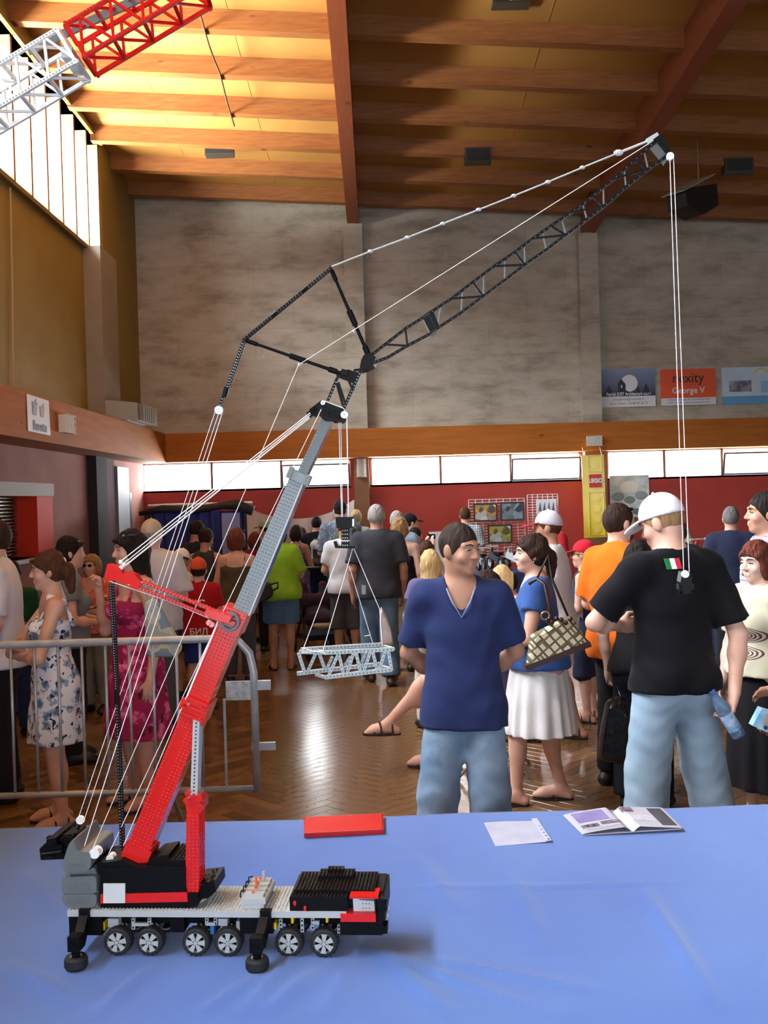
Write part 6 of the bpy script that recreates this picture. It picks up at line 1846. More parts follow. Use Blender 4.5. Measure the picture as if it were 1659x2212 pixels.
p.shirt(FB('redjersey', '#b01c24', '#a2181f'), hem=0.80, sleeve=0.7, loose=0.02); p.trousers(FB('blueshort'), hem=0.42, name='shorts', flare=0.02); p.hair(HA['dark'], 'short', 0.006); p.cap(FB('orangecap', '#dd5a36', '#d04f2e')); p.shoes(M_SHOE)
text_mesh('lettering', 'IC', 0.13, FB('jerseyletters', '#e2dcd8'), p.obj, (0.02, -0.185, 1.25), bold=0.003, ext=0.004)
text_mesh('lettering', '\u0411\u0418\u041b', 0.10, FB('jerseyletters'), p.obj, (-0.0, -0.20, 0.93), bold=0.002, ext=0.004)
p = vis('person in a dark navy shirt bending towards the blue booth', 408, 1125, 11.4, -35, 'tan', False, 1.0, 'front', lean=(0, 0.1), hpitch=-18); p.body()
p.shirt(FB('navyshirt', '#23283f', '#1e2338'), hem=0.85, sleeve=0.6); p.trousers(FB('blacktrouser'), name='trousers'); p.hair(HA['black'], 'short'); p.shoes(M_SHOE)
p = vis('person in a charcoal sleeveless top with the hair tied up', 438, 1140, 10.4, -15, 'tan', True, 0.95, 'front', lean=(-0.02, 0.08), hpitch=-20); p.body()
p.shirt(FB('charcoaltank', '#3b3c40', '#333438'), hem=0.9, sleeve=0, neck='tank'); p.trousers(FB('greytrouser'), name='trousers'); p.hair(HA['dark'], 'bun', 0.01); p.shoes(M_SHOE)
p = vis('person with auburn hair and an olive strappy top, sunglasses on the head', 508, 1140, 10.0, -6, 'light', True, 1.04, 'front'); p.body()
p.shirt(FB('olivetop', '#4c4230', '#574c38', scale=12), hem=0.80, sleeve=0, neck='strap', top=0.06, loose=0.02); p.trousers(FB('slatetrouser', '#4a4f58'), hem=0.95, name='trousers'); p.hair(HA['auburn'], 'bob', 0.018); p.glasses_on_head(0.10, 0.04); p.shoes(M_SHOE)
p = vis('person in a dark red top behind the auburn hair', 548, 1148, 12.3, -10, 'tan', True, 1.0, 'front'); p.body()
p.shirt(FB('darkred', '#74202c', '#6a1c28'), hem=0.88, sleeve=0.6); p.trousers(FB('blacktrouser'), name='trousers'); p.hair(HA['auburn'], 'bob', 0.012); p.shoes(M_SHOE)
p = vis('person in a grey-green cap and beige shirt facing the blue booth', 572, 1122, 13.1, 60, 'tan', False, 1.0, 'front', capped=True); p.body()
p.shirt(FB('beigeshirt', '#b7a894', '#a99a86'), hem=0.86, sleeve=0.7, neck='polo'); p.trousers(FB('greytrouser'), name='trousers'); p.hair(HA['dark'], 'short', 0.006); p.cap(FB('sagecap', '#8f9a86', '#828d7a')); p.shoes(M_SHOE)
p = vis('person in a lime green t-shirt and denim shorts, seen from behind', 600, 1128, 10.9, 4, 'tan', True, 1.22, 'front'); p.body()
p.shirt(FB('lime', '#8dbb2e', '#82ad28'), hem=0.84, sleeve=0.9, neck='crew', loose=0.04, sl_r=0.03); p.trousers(denim('mid', '#5f7fa0', '#50708f'), hem=0.42, name='shorts', flare=0.02); p.hair(HA['black'], 'bob', 0.012); p.shoes(M_SANDAL, 'sandal'); LIME = p
p = vis('person with black hair in a purple flowered dress beside the lime green shirt', 638, 1134, 13.4, -25, 'brown', True, 1.12, 'front'); p.body()
p.dress(two_tone('purpleflower', '#5a4668', ('#8a6a9e', '#6f5282'), 13, 0.28), hem=0.40, r1=0.24, top=0.06); p.hair(HA['black'], 'bob', 0.016); p.shoes(M_SANDAL, 'sandal')
p = vis('person with red hair and sunglasses in a white blouse, facing the camera side', 647, 1137, 15.0, 150, 'light', True, 1.0, 'front'); p.body()
p.shirt(FB('whiteblouse', '#dcd6d8', '#d0cacc'), hem=0.86, sleeve=0.8, neck='scoop'); p.trousers(FB('greytrouser'), name='trousers'); p.hair(HA['auburn'], 'bob', 0.014); p.glasses_on_head(worn=True); p.shoes(M_SHOE)
p = vis('person in a black t-shirt with short black hair wearing a backpack', 682, 1114, 14.4, -5, 'light', False, 1.05, 'front'); p.body(); BPK = p
p.shirt(FB('black_tee2', '#1a1c26', '#15171f'), hem=0.84, sleeve=0.75, loose=0.02); p.trousers(FB('navytrouser'), name='trousers'); p.hair(HA['black'], 'short', 0.008); p.shoes(M_SHOE)
p = vis('tall person in a black cap and speckled blue shirt', 734, 1079, 12.8, 10, 'light', False, 1.05, 'front', capped=True); p.body(); SPEC = p
p.shirt(two_tone('speckle', '#5f6f82', ('#aab6c2', '#79889a'), 30, 0.3), hem=0.82, sleeve=0.95, neck='polo', loose=0.03); p.trousers(FB('blacktrouser'), name='trousers'); p.hair(HA['dark'], 'short', 0.005); p.cap(FB('blackcap', '#1b1a20')); p.shoes(M_SHOE)
p = vis('person with pinned-up blond hair standing by the brown pillar', 768, 1100, 14.5, -10, 'light', True, 1.0, 'front'); p.body()
p.shirt(FB('mintblouse', '#9fb3a2', '#93a796'), hem=0.86, sleeve=0.5); p.trousers(FB('greytrouser'), name='trousers'); p.hair(HA['blond'], 'bun', 0.012); p.shoes(M_SHOE)
p = vis('person in a white t-shirt and grey knee shorts behind the hanging hook', 741, 1118, 11.3, 2, 'tan', False, 0.98, 'front', hpitch=-15); p.body()
p.shirt(FB('whitetee'), hem=0.84, sleeve=0.75, loose=0.03); p.trousers(FB('greyshort', '#4b484c', '#424044'), hem=0.62, name='shorts', flare=0.025); p.hair(HA['brown'], 'short', 0.006); p.shoes(M_SHOE)
p = vis('person with grey hair in a charcoal polo shirt and jeans, seen from behind', 812, 1088, 9.9, 4, 'tan', False, 1.06, 'down', pose=WALK, sh=1.04); p.body(); POLO = p
p.shirt(FB('charcoalpolo', '#3d3f46', '#36383f'), hem=0.84, sleeve=0.8, neck='polo', loose=0.03, sl_r=0.03); p.trousers(denim('worn', '#6c8aa6', '#57758f'), name='jeans', flare=0.02); p.hair(HA['grey'], 'short', 0.010); p.collar(FB('collarblack', '#17171b')); p.shoes(mat('shoe_brown', '#43291d', 0.5))
p = vis('person with brown curls in a black strappy top', 862, 1116, 10.6, -12, 'pale', True, 1.1, 'down'); p.body()
p.shirt(FB('blacktop', '#17161a'), hem=0.86, sleeve=0, neck='strap', top=0.05); p.trousers(FB('creamtrouser', '#cfc8c0'), name='trousers'); CURL = p; p.hair(HA['sand'], 'curly', 0.016); p.shoes(M_SHOE)
p = vis('person with silver hair in a light blue shirt beyond the brown curls', 856, 1102, 11.6, 0, 'light', False, 1.02, 'front'); p.body()
p.shirt(FB('skyblue', '#9db9d2', '#8fabc6'), hem=0.84, sleeve=0.8, neck='polo'); p.trousers(FB('greytrouser'), name='trousers'); p.hair(HA['grey'], 'short', 0.010); p.shoes(M_SHOE)
p = vis('person in a black baseball cap facing right by the red wall', 884, 1108, 12.6, -70, 'light', False, 1.0, 'front', capped=True); p.body()
p.shirt(FB('skyblue'), hem=0.84, sleeve=0.8); p.trousers(FB('blacktrouser'), name='trousers'); p.hair(HA['dark'], 'short', 0.005); p.cap(FB('blackcap')); p.shoes(M_SHOE)
p = vis('person in dark clothes raising a camera to take a picture', 894, 1138, 12.0, -55, 'light', True, 0.95, 'camera'); p.body(); CAMP_P = p
p.shirt(FB('black_tee2'), hem=0.86, sleeve=0.6); p.trousers(FB('blacktrouser'), name='trousers'); p.hair(HA['black'], 'short', 0.012); p.shoes(M_SHOE)
p = vis('child with short dark hair by the white board', 919, 1168, 11.2, -20, 'light', False, 0.9, 'front', headscale=1.15); p.body()
p.shirt(FB('whitetee'), hem=0.8, sleeve=0.7); p.trousers(FB('greyshort'), hem=0.5, name='shorts'); p.hair(HA['brown'], 'curly', 0.010); p.shoes(M_SHOE)
p = vis('person in a checked shirt in front of the framed pictures', 1004, 1094, 14.0, -10, 'light', False, 1.0, 'front'); p.body()
p.shirt(checks('greycheck', '#cdd2d4', '#6d7f86', 30), hem=0.82, sleeve=0.8, neck='polo'); p.trousers(FB('greytrouser'), name='trousers'); p.hair(HA['brown'], 'short', 0.008); p.shoes(M_SHOE)
# seated woman behind the man in blue
SEAT = dict(pel=(0, 0, 0.56), waist=(0, 0.0, 0.71), chest=(0, 0.01, 0.91), neck=(0, 0.0, 1.08), head=(0, 0.03, 1.255), shL=(-0.165, 0, 1.035), shR=(0.165, 0, 1.035), elL=(-0.22, 0.06, 0.76), wrL=(-0.10, 0.28, 0.70), hdL=(0.3, 1, -0.2), elR=(0.22, 0.06, 0.76), wrR=(0.10, 0.28, 0.70), hdR=(-0.3, 1, -0.2),
            hipL=(-0.09, 0.0, 0.53), hipR=(0.09, 0.0, 0.53), knR=(0.10, 0.43, 0.52), anR=(0.10, 0.42, 0.085), knL=(0.02, 0.44, 0.63), anL=(0.06, 0.72, 0.33), toeL=(0.0, 0.15, -0.07))
p = Person('seated person with one sandalled leg crossed over the other, mostly hidden behind the navy t-shirt', 1052, 6.6, 1.66, 84, 'light', True, 0.9, SEAT, 0.0105); p.seated = True; p.body(); SITTER = p
p.shirt(FB('lilactop', '#6f6a92', '#655f86'), hem=0.93, sleeve=0.4, neck='scoop')
S = p.solid(fine=False)
for n in 'LR': S.cone(p.J['hip'+n], p.J['hip'+n]*0.35+p.J['kn'+n]*0.65, 0.11, 0.085, 0.05)
S.ell(p.J['pel']+V3(0, -0.02, 0), (0.18, 0.14, 0.11), 0.05); p.part(S, 'skirt', FB('whitecotton', '#d9d3d0'))
p.hair(HA['dark'], 'short', 0.012); p.shoes(M_SANDAL, 'sandal')
p = vis('person with long straight blond hair behind the navy t-shirt', 926, 1186, 7.9, 10, 'light', True, 0.9, 'front'); p.body()
p.shirt(FB('lilactop'), hem=0.88, sleeve=0.5); p.trousers(FB('creamtrouser', '#cfc8c0'), name='trousers'); p.hair(HA['blond'], 'long', 0.016); p.shoes(M_SHOE)
# ---- right half
p = vis('blond child in a rust-coloured top between the two taller visitors', 1080, 1224, 7.6, -25, 'pale', False, 0.9, 'down', headscale=1.2); p.body()
p.shirt(FB('rust', '#a85a3c', '#9c5136'), hem=0.86, sleeve=0.6); p.trousers(FB('creamtrouser'), name='trousers'); p.hair(HA['blond'], 'bob', 0.012); p.shoes(M_SHOE)
p = vis('person in a navy jacket with dark trousers behind the blond child', 1098, 1236, 8.1, -10, 'light', False, 0.95, 'front', headscale=1.1); p.body()
p.shirt(FB('navyshirt'), hem=0.86, sleeve=1.6, loose=0.02); p.trousers(FB('blacktrouser'), name='trousers'); p.hair(HA['dark'], 'short'); p.shoes(M_SHOE)
p = vis('person in a white sleeveless shirt and a white and red baseball cap', 1185, 1101, 7.4, 68, 'tan', False, 1.05, 'down', pose=dict(WALK, elL=(-0.2, 0.06, 1.12), wrL=(-0.12, 0.3, 1.08)), capped=True, hyaw=8); p.body()
p.shirt(FB('whitetank', '#e2e1e6', '#d6d5dc'), hem=0.84, sleeve=0, neck='tank', loose=0.02); p.trousers(FB('whiteshort', '#d8d4d2'), hem=0.42, name='shorts', flare=0.02); p.hair(HA['brown'], 'short', 0.005); p.face(); p.shoes(M_SANDAL, 'sandal')
p.cap(FB('greycap', '#cfccd6', '#c4c1cc'), FB('redbrim', '#c0283a'), brim=0.085)
p = vis('child in a red baseball cap and a navy and white sports top', 1260, 1167, 8.0, 62, 'light', False, 0.92, 'front', capped=True, headscale=1.08, vox=0.010); p.body()
p.shirt(FB('navysport', '#333a52', '#2c3348'), hem=0.82, sleeve=0, neck='tank', loose=0.03); p.trousers(FB('navyshort', '#2a3048', '#252a40'), hem=0.55, name='shorts', flare=0.03); p.hair(HA['sand'], 'short', 0.006); p.face(); p.glasses_on_head(worn=True, m=mat('spectacles', '#4a3a34', 0.3)); p.shoes(M_SANDAL, 'sandal')
p.cap(FB('redcap', '#c41f34', '#b41b2e'), brim=0.085)
q = p.J['pel']; b = MB()
for sd in (-1, 1): b.bar((sd*0.205, 0.0, 0.80), (sd*0.185, 0.0, 1.22), 0.05, 0.006, (1, 0, 0))
b.build('side_stripe', FB('whitetee'), p.obj)
p = vis('person in a red and white polo shirt standing by the wire grid', 1188, 1100, 11.5, 120, 'light', False, 1.05, 'front'); p.body()
p.shirt(FB('redpolo', '#b52430', '#a81f2a'), hem=0.84, sleeve=0.8, neck='polo', loose=0.02); p.trousers(FB('blacktrouser'), name='trousers'); p.hair(HA['dark'], 'short', 0.008); p.collar(FB('whitetee')); p.face(); p.shoes(M_SHOE)
p = vis('person in a bright orange t-shirt with sunglasses on the head, bearded', 1334, 1084, 6.2, -52, 'light', False, 1.0, 'front', near=True, vox=0.0105, hyaw=-14); p.body()
p.shirt(FB('orange', '#e57018', '#d96613'), hem=0.80, sleeve=0.85, loose=0.02, sl_r=0.03); p.trousers(FB('blackjean', '#17171c', '#1d1d24'), name='trousers'); p.hair(HA['dark'], 'short', 0.008); p.face(); p.beard(HA['buzz']); p.glasses_on_head(0.088, 0.06); p.shoes(M_SHOE)
p = vis('person in black top and dark jeans carrying a black bag', 1376, 1165, 5.75, -30, 'pale', True, 0.95, 'down', pose=dict(elL=(-0.25, 0.0, 1.12), wrL=(-0.24, 0.05, 0.9))); p.body(); BLKW = p
p.shirt(FB('blacktop'), hem=0.90, sleeve=0.6); p.trousers(denim('black', '#1b1e28', '#15171f'), name='jeans', flare=0.02); p.hair(HA['black'], 'bob', 0.012); p.shoes(M_SHOE)
p = vis('person with grey hair in a navy shirt, hands folded behind the back', 1578, 1092, 9.6, -18, 'tan', False, 1.02, 'back'); p.body()
p.shirt(FB('navyshirt'), hem=0.84, sleeve=0.9, neck='polo', loose=0.02); p.trousers(FB('blacktrouser'), name='trousers'); p.hair(HA['salt'], 'short', 0.008); p.collar(FB('navyshirt')); p.shoes(M_SHOE)
p = vis('person with dark hair behind the white cap', 1458, 1112, 8.4, -20, 'light', True, 1.0, 'front'); p.body()
p.shirt(FB('black_tee2'), hem=0.84, sleeve=0.7); p.trousers(FB('blacktrouser'), name='trousers'); p.hair(HA['brown'], 'bob', 0.012); p.shoes(M_SHOE)
p = vis('person with sunglasses on the head standing far back by the red wall', 1452, 1096, 13.0, 160, 'light', True, 1.0, 'front'); p.body()
p.shirt(FB('beigeshirt'), hem=0.84, sleeve=0.7); p.trousers(FB('greytrouser'), name='trousers'); p.hair(HA['dark'], 'short', 0.012); p.glasses_on_head(0.1, 0.05); p.shoes(M_SHOE)
p = vis('person in a white and violet checked shirt, dark hair, in profile', 1656, 1060, 6.1, 84, 'tan', False, 1.04, 'down', near=True, vox=0.0105); p.body()
p.shirt(checks('violetcheck', '#e4e2ea', '#7d6ba0', 34), hem=0.82, sleeve=0.85, neck='polo', loose=0.03); p.trousers(FB('greytrouser'), name='trousers'); p.hair(HA['black'], 'short', 0.011); p.face(); p.collar(checks('violetcheck2', '#e4e2ea', '#7d6ba0', 34)); p.shoes(M_SHOE)
p = vis('person in a cream v-neck top and long black skirt with short auburn hair', 1634, 1166, 5.35, 112, 'pale', True, 1.2, 'down', near=True, vox=0.0095, hyaw=6, hpitch=-6, pose=dict(elL=(-0.24, -0.04, 1.10), wrL=(-0.22, 0.0, 0.86), elR=(0.24, 0.02, 1.10), wrR=(0.22, 0.1, 0.88))); p.body(); CREAM = p
p.shirt(swirl_print(), hem=0.95, sleeve=0.75, neck='v', e=0.014, wr=0.003); p.skirt(FB('blackskirt', '#18161a'), 1.0, 0.26, 0.175, 0.24, 0.85, 8, 0.012)
p.hair(HA['auburn'], 'bob', 0.014, line=0.022); p.face(); p.shoes(M_SANDAL, 'flip')
p = vis('person at the edge of the hall holding out a blue toy box', 1838, 1130, 4.45, 80, 'tan', False, 1.0, 'front', pose=dict(elL=(-0.22, 0.10, 1.0), wrL=(-0.14, 0.33, 0.86), hdL=(0.1, 1, -0.4), elR=(0.22, 0.1, 1.02), wrR=(0.05, 0.33, 0.96), hdR=(-0.1, 1, -0.1))); p.body(); BOXP = p
p.shirt(FB('greytee'), hem=0.84, sleeve=0.7); p.trousers(FB('blacktrouser'), name='trousers'); p.hair(HA['dark'], 'short'); p.shoes(M_SHOE)
# ================================================================== things carried by the visitors
def woven_mat():
    m, N, L, b = node_mat('interlaced_canvas')
    tc = N.new('ShaderNodeTexCoord'); mp = N.new('ShaderNodeMapping'); mp.inputs['Rotation'].default_value = (0, R(40), 0); mp.inputs['Scale'].default_value = (1, 1, 1)
    L.new(tc.outputs['Object'], mp.inputs[0])
    sep = N.new('ShaderNodeSeparateXYZ'); L.new(mp.outputs[0], sep.inputs[0])
    cmb = N.new('ShaderNodeCombineXYZ'); L.new(sep.outputs[0], cmb.inputs[0]); L.new(sep.outputs[2], cmb.inputs[1])
    cols = None; c = lin('#d8cfae')
    for rot, w, h in ((0, 0.11, 0.044), (R(90), 0.11, 0.044)):
        m2 = N.new('ShaderNodeMapping'); m2.inputs['Rotation'].default_value = (0, 0, rot); L.new(cmb.outputs[0], m2.inputs[0])
        br = N.new('ShaderNodeTexBrick'); br.inputs['Scale'].default_value = 1; br.inputs['Brick Width'].default_value = w; br.inputs['Row Height'].default_value = h; br.inputs['Mortar Size'].default_value = 0.006
        br.inputs['Color1'].default_value = (0, 0, 0, 1); br.inputs['Color2'].default_value = (0, 0, 0, 1); br.inputs['Mortar'].default_value = (1, 1, 1, 1)
        L.new(m2.outputs[0], br.inputs[0])
        c = mixc(N, L, c, lin('#6e6a4c' if rot == 0 else '#5c5340'), br.outputs[0], 'MIX')
    L.new(c, b.inputs['Base Color']); b.inputs['Roughness'].default_value = 0.7
    return m
M_LEATHER = mat('brown_leather', '#3a1d18', 0.45)
def rounded_panel(pts, n=4, r=0.02):
    out = []; k = len(pts)
    for i in range(k):
        p = Vector(pts[i]); a = Vector(pts[i-1]); c = Vector(pts[(i+1) % k])
        q0 = p+(a-p).normalized()*r; q1 = p+(c-p).normalized()*r
        for t in range(n+1):
            s = t/n; out.append((q0*(1-s)+p*s)*(1-s)+(p*(1-s)+q1*s)*s)
    return out
def flat_bag(name, label, quad, Y, depth, m, cat='bag', r=0.02):
    """soft bag: outline traced at its own distance, with real thickness and bulging sides"""
    ctr = sum((at(x, y, Y) for x, y in quad), Vector())/len(quad)
    o = thing(name, label, cat, tuple(ctr))
    pts = rounded_panel([at(x, y, Y)-ctr for x, y in quad], 4, r)
    n = len(pts); b = MB(); rings = []
    for f, yy in ((0.80, -0.5), (0.93, -0.42), (1.0, -0.15), (1.0, 0.15), (0.93, 0.42), (0.80, 0.5)):
        rings.append([(p.x*f, yy*depth, p.z*f) for p in pts])
    vs_ = [v for rg_ in rings for v in rg_]; fs_ = []
    for i in range(5):
        for j in range(n): fs_.append((i*n+j, i*n+(j+1) % n, (i+1)*n+(j+1) % n, (i+1)*n+j))
    fs_ += [tuple(range(n)), tuple(range(5*n+n-1, 5*n-1, -1))]
    fs_ = [tuple(reversed(f)) for f in fs_]
    b.add(vs_, fs_).build('bag_body', m, o)
    return o, ctr
bag, bc = flat_bag('handbag', 'beige handbag with an interlaced pattern and dark brown base', [(1146, 1372), (1232, 1328), (1270, 1386), (1136, 1444)], 5.55, 0.10, woven_mat())
a = at(1133, 1441, 5.55)-bc; c = at(1272, 1388, 5.55)-bc
MB().bar(a, c, 0.11, 0.03, (0, 0, 1)).build('bag_base', M_LEATHER, bag)
q0 = at(1188, 1352, 5.52)-bc; q1 = at(1176, 1262, 5.56)-bc; q2 = at(1160, 1250, 5.62)-bc; q3 = at(1142, 1262, 5.62)-bc; q4 = at(1140, 1300, 5.6)-bc; q5 = at(1150, 1374, 5.54)-bc
MB().path([q0, (q0+q1)/2+Vector((0.01, 0, 0.0)), q1, q2, q3], 0.009, 6).build('strap', M_LEATHER, bag, True)
q6 = at(1228, 1334, 5.55)-bc; q7 = at(1192, 1250, 5.6)-bc; q8 = at(1184, 1200, 5.66)-bc
MB().path([q6, q7, q8, q2], 0.007, 6).build('strap', mat('strap_black', '#1b1414', 0.5), bag, True)
MB().path([at(1178+9*math.cos(t), 1330+9*math.sin(t), 5.49)-bc for t in [2*math.pi*i/12 for i in range(12)]], 0.005, 6, True).build('ring', mat('brass_ring', '#b09a6a', 0.3, 0.8), bag, True)
b = MB()
for k in range(6):
    p_ = at(1182+k*10, 1340+5*math.sin(k*2), 5.49)-bc; b.ball(p_, 0.014, 8, 6)
b.build('scarf_knot', M_LEATHER, bag, True)
bg2, bc2 = flat_bag('shoulder_bag', 'pale blue and cream printed shoulder bag carried by the magenta dress', [(312, 1300), (336, 1290), (396, 1400), (380, 1420), (318, 1418)], 5.82, 0.08, two_tone('bagprint', '#a9b5b4', ('#d9cfa0', '#c6c8b8'), 9, 0.3, second='#7f97a4', scale2=7), r=0.03)
MB().path([at(316, 1304, 5.82)-bc2, at(318, 1266, 5.86)-bc2, at(324, 1256, 5.95)-bc2], 0.008, 6).build('strap', mat('strap_grey', '#8a9190', 0.6), bg2)
bk, kc = flat_bag('carrier_bag', 'shiny black plastic carrier bag hanging beside dark jeans', [(1312, 1512), (1348, 1502), (1356, 1560), (1350, 1650), (1292, 1640), (1300, 1570)], 5.55, 0.12, mat('black_polythene', '#0e0d12', 0.22, bump=0.6, bscale=16), r=0.03)
MB().path([at(1322, 1512, 5.55)-kc, at(1332, 1482, 5.6)-kc, at(1342, 1508, 5.55)-kc], 0.005, 6).build('handle', mat('black_polythene'), bk)
# backpack on the person in the black t-shirt
bq = BPK.pt((0.07, -0.24, 1.16))
bp = thing('backpack', 'black and white backpack worn over the black t-shirt', 'backpack', tuple(bq), BPK.heading)
S = Solid((-0.2, -0.16, -0.3), (0.2, 0.16, 0.3), 0.012); S.ell((0, -0.01, 0.02), (0.135, 0.09, 0.22), 0.02); S.cone((-0.06, -0.05, -0.12), (0.06, -0.05, -0.12), 0.07, 0.07, 0.03); S.wrinkle(0.004)
link('pack_body', S.mesh('pack_body', mat('pack_black', '#1a1b20', 0.6)), bp)
S = Solid((-0.2, -0.2, -0.3), (0.2, 0.16, 0.3), 0.012); S.ell((0, -0.03, 0.13), (0.125, 0.085, 0.085), 0.02); link('top_flap', S.mesh('top_flap', mat('pack_white', '#c9cbd0', 0.6)), bp)
for sd in (-1, 1): MB().bar((sd*0.09, -0.082, -0.18), (sd*0.09, -0.095, 0.1), 0.02, 0.006, (0, 1, 0)).build('strap', mat('pack_white'), bp)
# green bag slung over the speckled shirt
bq = SPEC.pt((-0.03, -0.22, 1.18))
gb = thing('sling_bag', 'dark green bag slung over the speckled blue shirt', 'bag', tuple(bq), SPEC.heading)
S = Solid((-0.16, -0.12, -0.25), (0.16, 0.12, 0.25), 0.013); S.ell((0, 0, 0), (0.11, 0.06, 0.19), 0.02); link('bag_body', S.mesh('bag_body', mat('green_nylon', '#1f4a26', 0.6)), gb)
MB().path([(-0.02, 0.03, 0.17), (0.06, 0.07, 0.30), (0.10, 0.14, 0.33)], 0.014, 6).build('strap', mat('strap_black'), gb)
# black handbag beside the lime green shirt
hb, hc_ = flat_bag('shoulder_bag', 'black shoulder bag hanging against the lime green t-shirt', [(548, 1262), (584, 1256), (592, 1286), (560, 1306), (540, 1296)], 10.62, 0.14, mat('bag_black', '#1c161c', 0.5), r=0.05)
MB().path([at(560, 1262, 10.62)-hc_, at(566, 1190, 10.68)-hc_, at(574, 1168, 10.80)-hc_], 0.010, 6).build('strap', mat('bag_black'), hb)
MB().path([at(584, 1262, 10.6)-hc_, at(600, 1258, 10.58)-hc_, at(600, 1270, 10.58)-hc_, at(588, 1276, 10.6)-hc_], 0.012, 6).build('handle', mat('bag_black'), hb)
# white plastic bag carried by the grey-haired man
wb, wc = flat_bag('plastic_bag', 'crumpled white plastic bag hanging beside the jeans', [(822, 1308), (830, 1320), (846, 1360), (851, 1394), (824, 1396), (820, 1345)], 9.62, 0.16, mat('white_polythene', '#dad6dc', 0.4, bump=0.8, bscale=14), r=0.04)
tk = MB(); pq = at(784, 1275, 9.72)
tg = tag(MB().prism([at(781, 1263, 9.66), at(790, 1265, 9.66), at(790, 1284, 9.66), at(781, 1284, 9.66)], (0, 0.004, 0)).build('paper_slip', mat('paper_white')), 'white paper slip sticking out of the jeans back pocket', 'paper')
fp = CURL.pt((0.26, 0.06, 0.72)); wp = tag(MB().box((-0.11, -0.01, -0.13), (0.11, 0.01, 0.13)).build('white_folder', mat('folder_white', '#d6d4d6', 0.6), loc=tuple(fp), rot=(0, 0, CURL.heading)), 'white folder held low beside the charcoal polo shirt', 'folder')
# drinking bottle in the hand of the man with the white cap
hc0 = WCAP.pt(WCAP.J['wrR']+WCAP.J['hdR']/np.linalg.norm(WCAP.J['hdR'])*0.085+V3(-0.038, -0.012, 0))
ax_ = Vector((0.50, 0.0, -0.86)); top = hc0-ax_*0.115; bot = hc0+ax_*0.125
bt = thing('water_bottle', 'clear blue plastic water bottle held low in one hand', 'bottle', tuple(bot))
d = (top-bot); L_ = d.length
rotq = d.to_track_quat('Z', 'Y')
bt.rotation_mode = 'QUATERNION'; bt.rotation_quaternion = rotq
def bottle_mat():
    m = bpy.data.materials.new('bottle_plastic'); m.use_nodes = True
    b_ = m.node_tree.nodes['Principled BSDF']; b_.inputs['Transmission Weight'].default_value = 0.75; b_.inputs['Roughness'].default_value = 0.08
    b_.inputs['Base Color'].default_value = lin('#9fc3ea'); b_.inputs['IOR'].default_value = 1.25
    return m
MB().lathe([(0.0, 0.0), (0.028, 0.0), (0.032, 0.006), (0.032, L_*0.3), (0.029, L_*0.36), (0.032, L_*0.42), (0.032, L_*0.68), (0.022, L_*0.82), (0.013, L_*0.9), (0.013, L_*0.95), (0, L_*0.95)], 24).build('bottle_body', bottle_mat(), bt, True)
MB().lathe([(0.0325, L_*0.16), (0.0327, L_*0.17), (0.0327, L_*0.5), (0.0325, L_*0.51)], 24).build('bottle_label', mat('label_blue', '#5b97c8', 0.4, col2='#bcd6ea', scale=30), bt, True)
MB().lathe([(0, L_*0.95), (0.0155, L_*0.94), (0.0155, L_*1.0), (0, L_*1.0)], 18).build('bottle_cap', mat('cap_blue', '#3a5f9e', 0.4), bt)
# toy box in the outstretched hand at the right
xb = thing('toy_box', 'blue printed toy box held out by a hand', 'box', tuple(at(1662, 1560, 4.36)))
oo = at(1662, 1560, 4.36)
MB().prism([at(1626, 1568, 4.36)-oo, at(1646, 1530, 4.36)-oo, at(1704, 1548, 4.36)-oo, at(1690, 1596, 4.36)-oo], (0, 0.05, 0)).build('box_body', mat('box_blue', '#6fa6cf', 0.35, col2='#a9cfe4', scale=14), xb)
MB().prism([at(1648, 1566, 4.358)-oo, at(1656, 1540, 4.358)-oo, at(1694, 1552, 4.358)-oo, at(1684, 1582, 4.358)-oo], (0, -0.002, 0)).build('printed_figure', mat('print_tan', '#c79a5c', 0.4, col2='#7a8ea0', scale=18), xb)
MB().disc(at(1654, 1572, 4.355)-oo, (0, 1, 0), 0.009, 0.003, 14).build('printed_dot', mat('print_navy', '#22345c', 0.4), xb)
MB().prism([at(1662, 1582, 4.357)-oo, at(1676, 1586, 4.357)-oo, at(1674, 1592, 4.357)-oo, at(1660, 1588, 4.357)-oo], (0, -0.002, 0)).build('printed_badge', mat('print_red', '#b8453c', 0.4), xb)
# phone and camera
gp_ = GREENB.pt((0.0, 0.38, 1.12)); ph = tag(MB().box((-0.035, -0.005, -0.06), (0.035, 0.005, 0.06)).build('mobile_phone', mat('phone_black', '#1a1a1d', 0.2), loc=tuple(gp_), rot=(R(-40), 0, GREENB.heading)), 'small dark phone held by the green t-shirt', 'phone')
cp = CAMP_P.pt((0.0, 0.30, 1.61)); co = thing('compact_camera', 'small black camera held up in front of the face', 'camera', tuple(cp), CAMP_P.heading)
MB().box((-0.055, -0.015, -0.033), (0.055, 0.015, 0.033)).build('camera_body', mat('phone_black'), co); MB().disc((0.01, 0.025, 0), (0, 1, 0), 0.022, 0.03).build('lens', M_LDGREY, co)

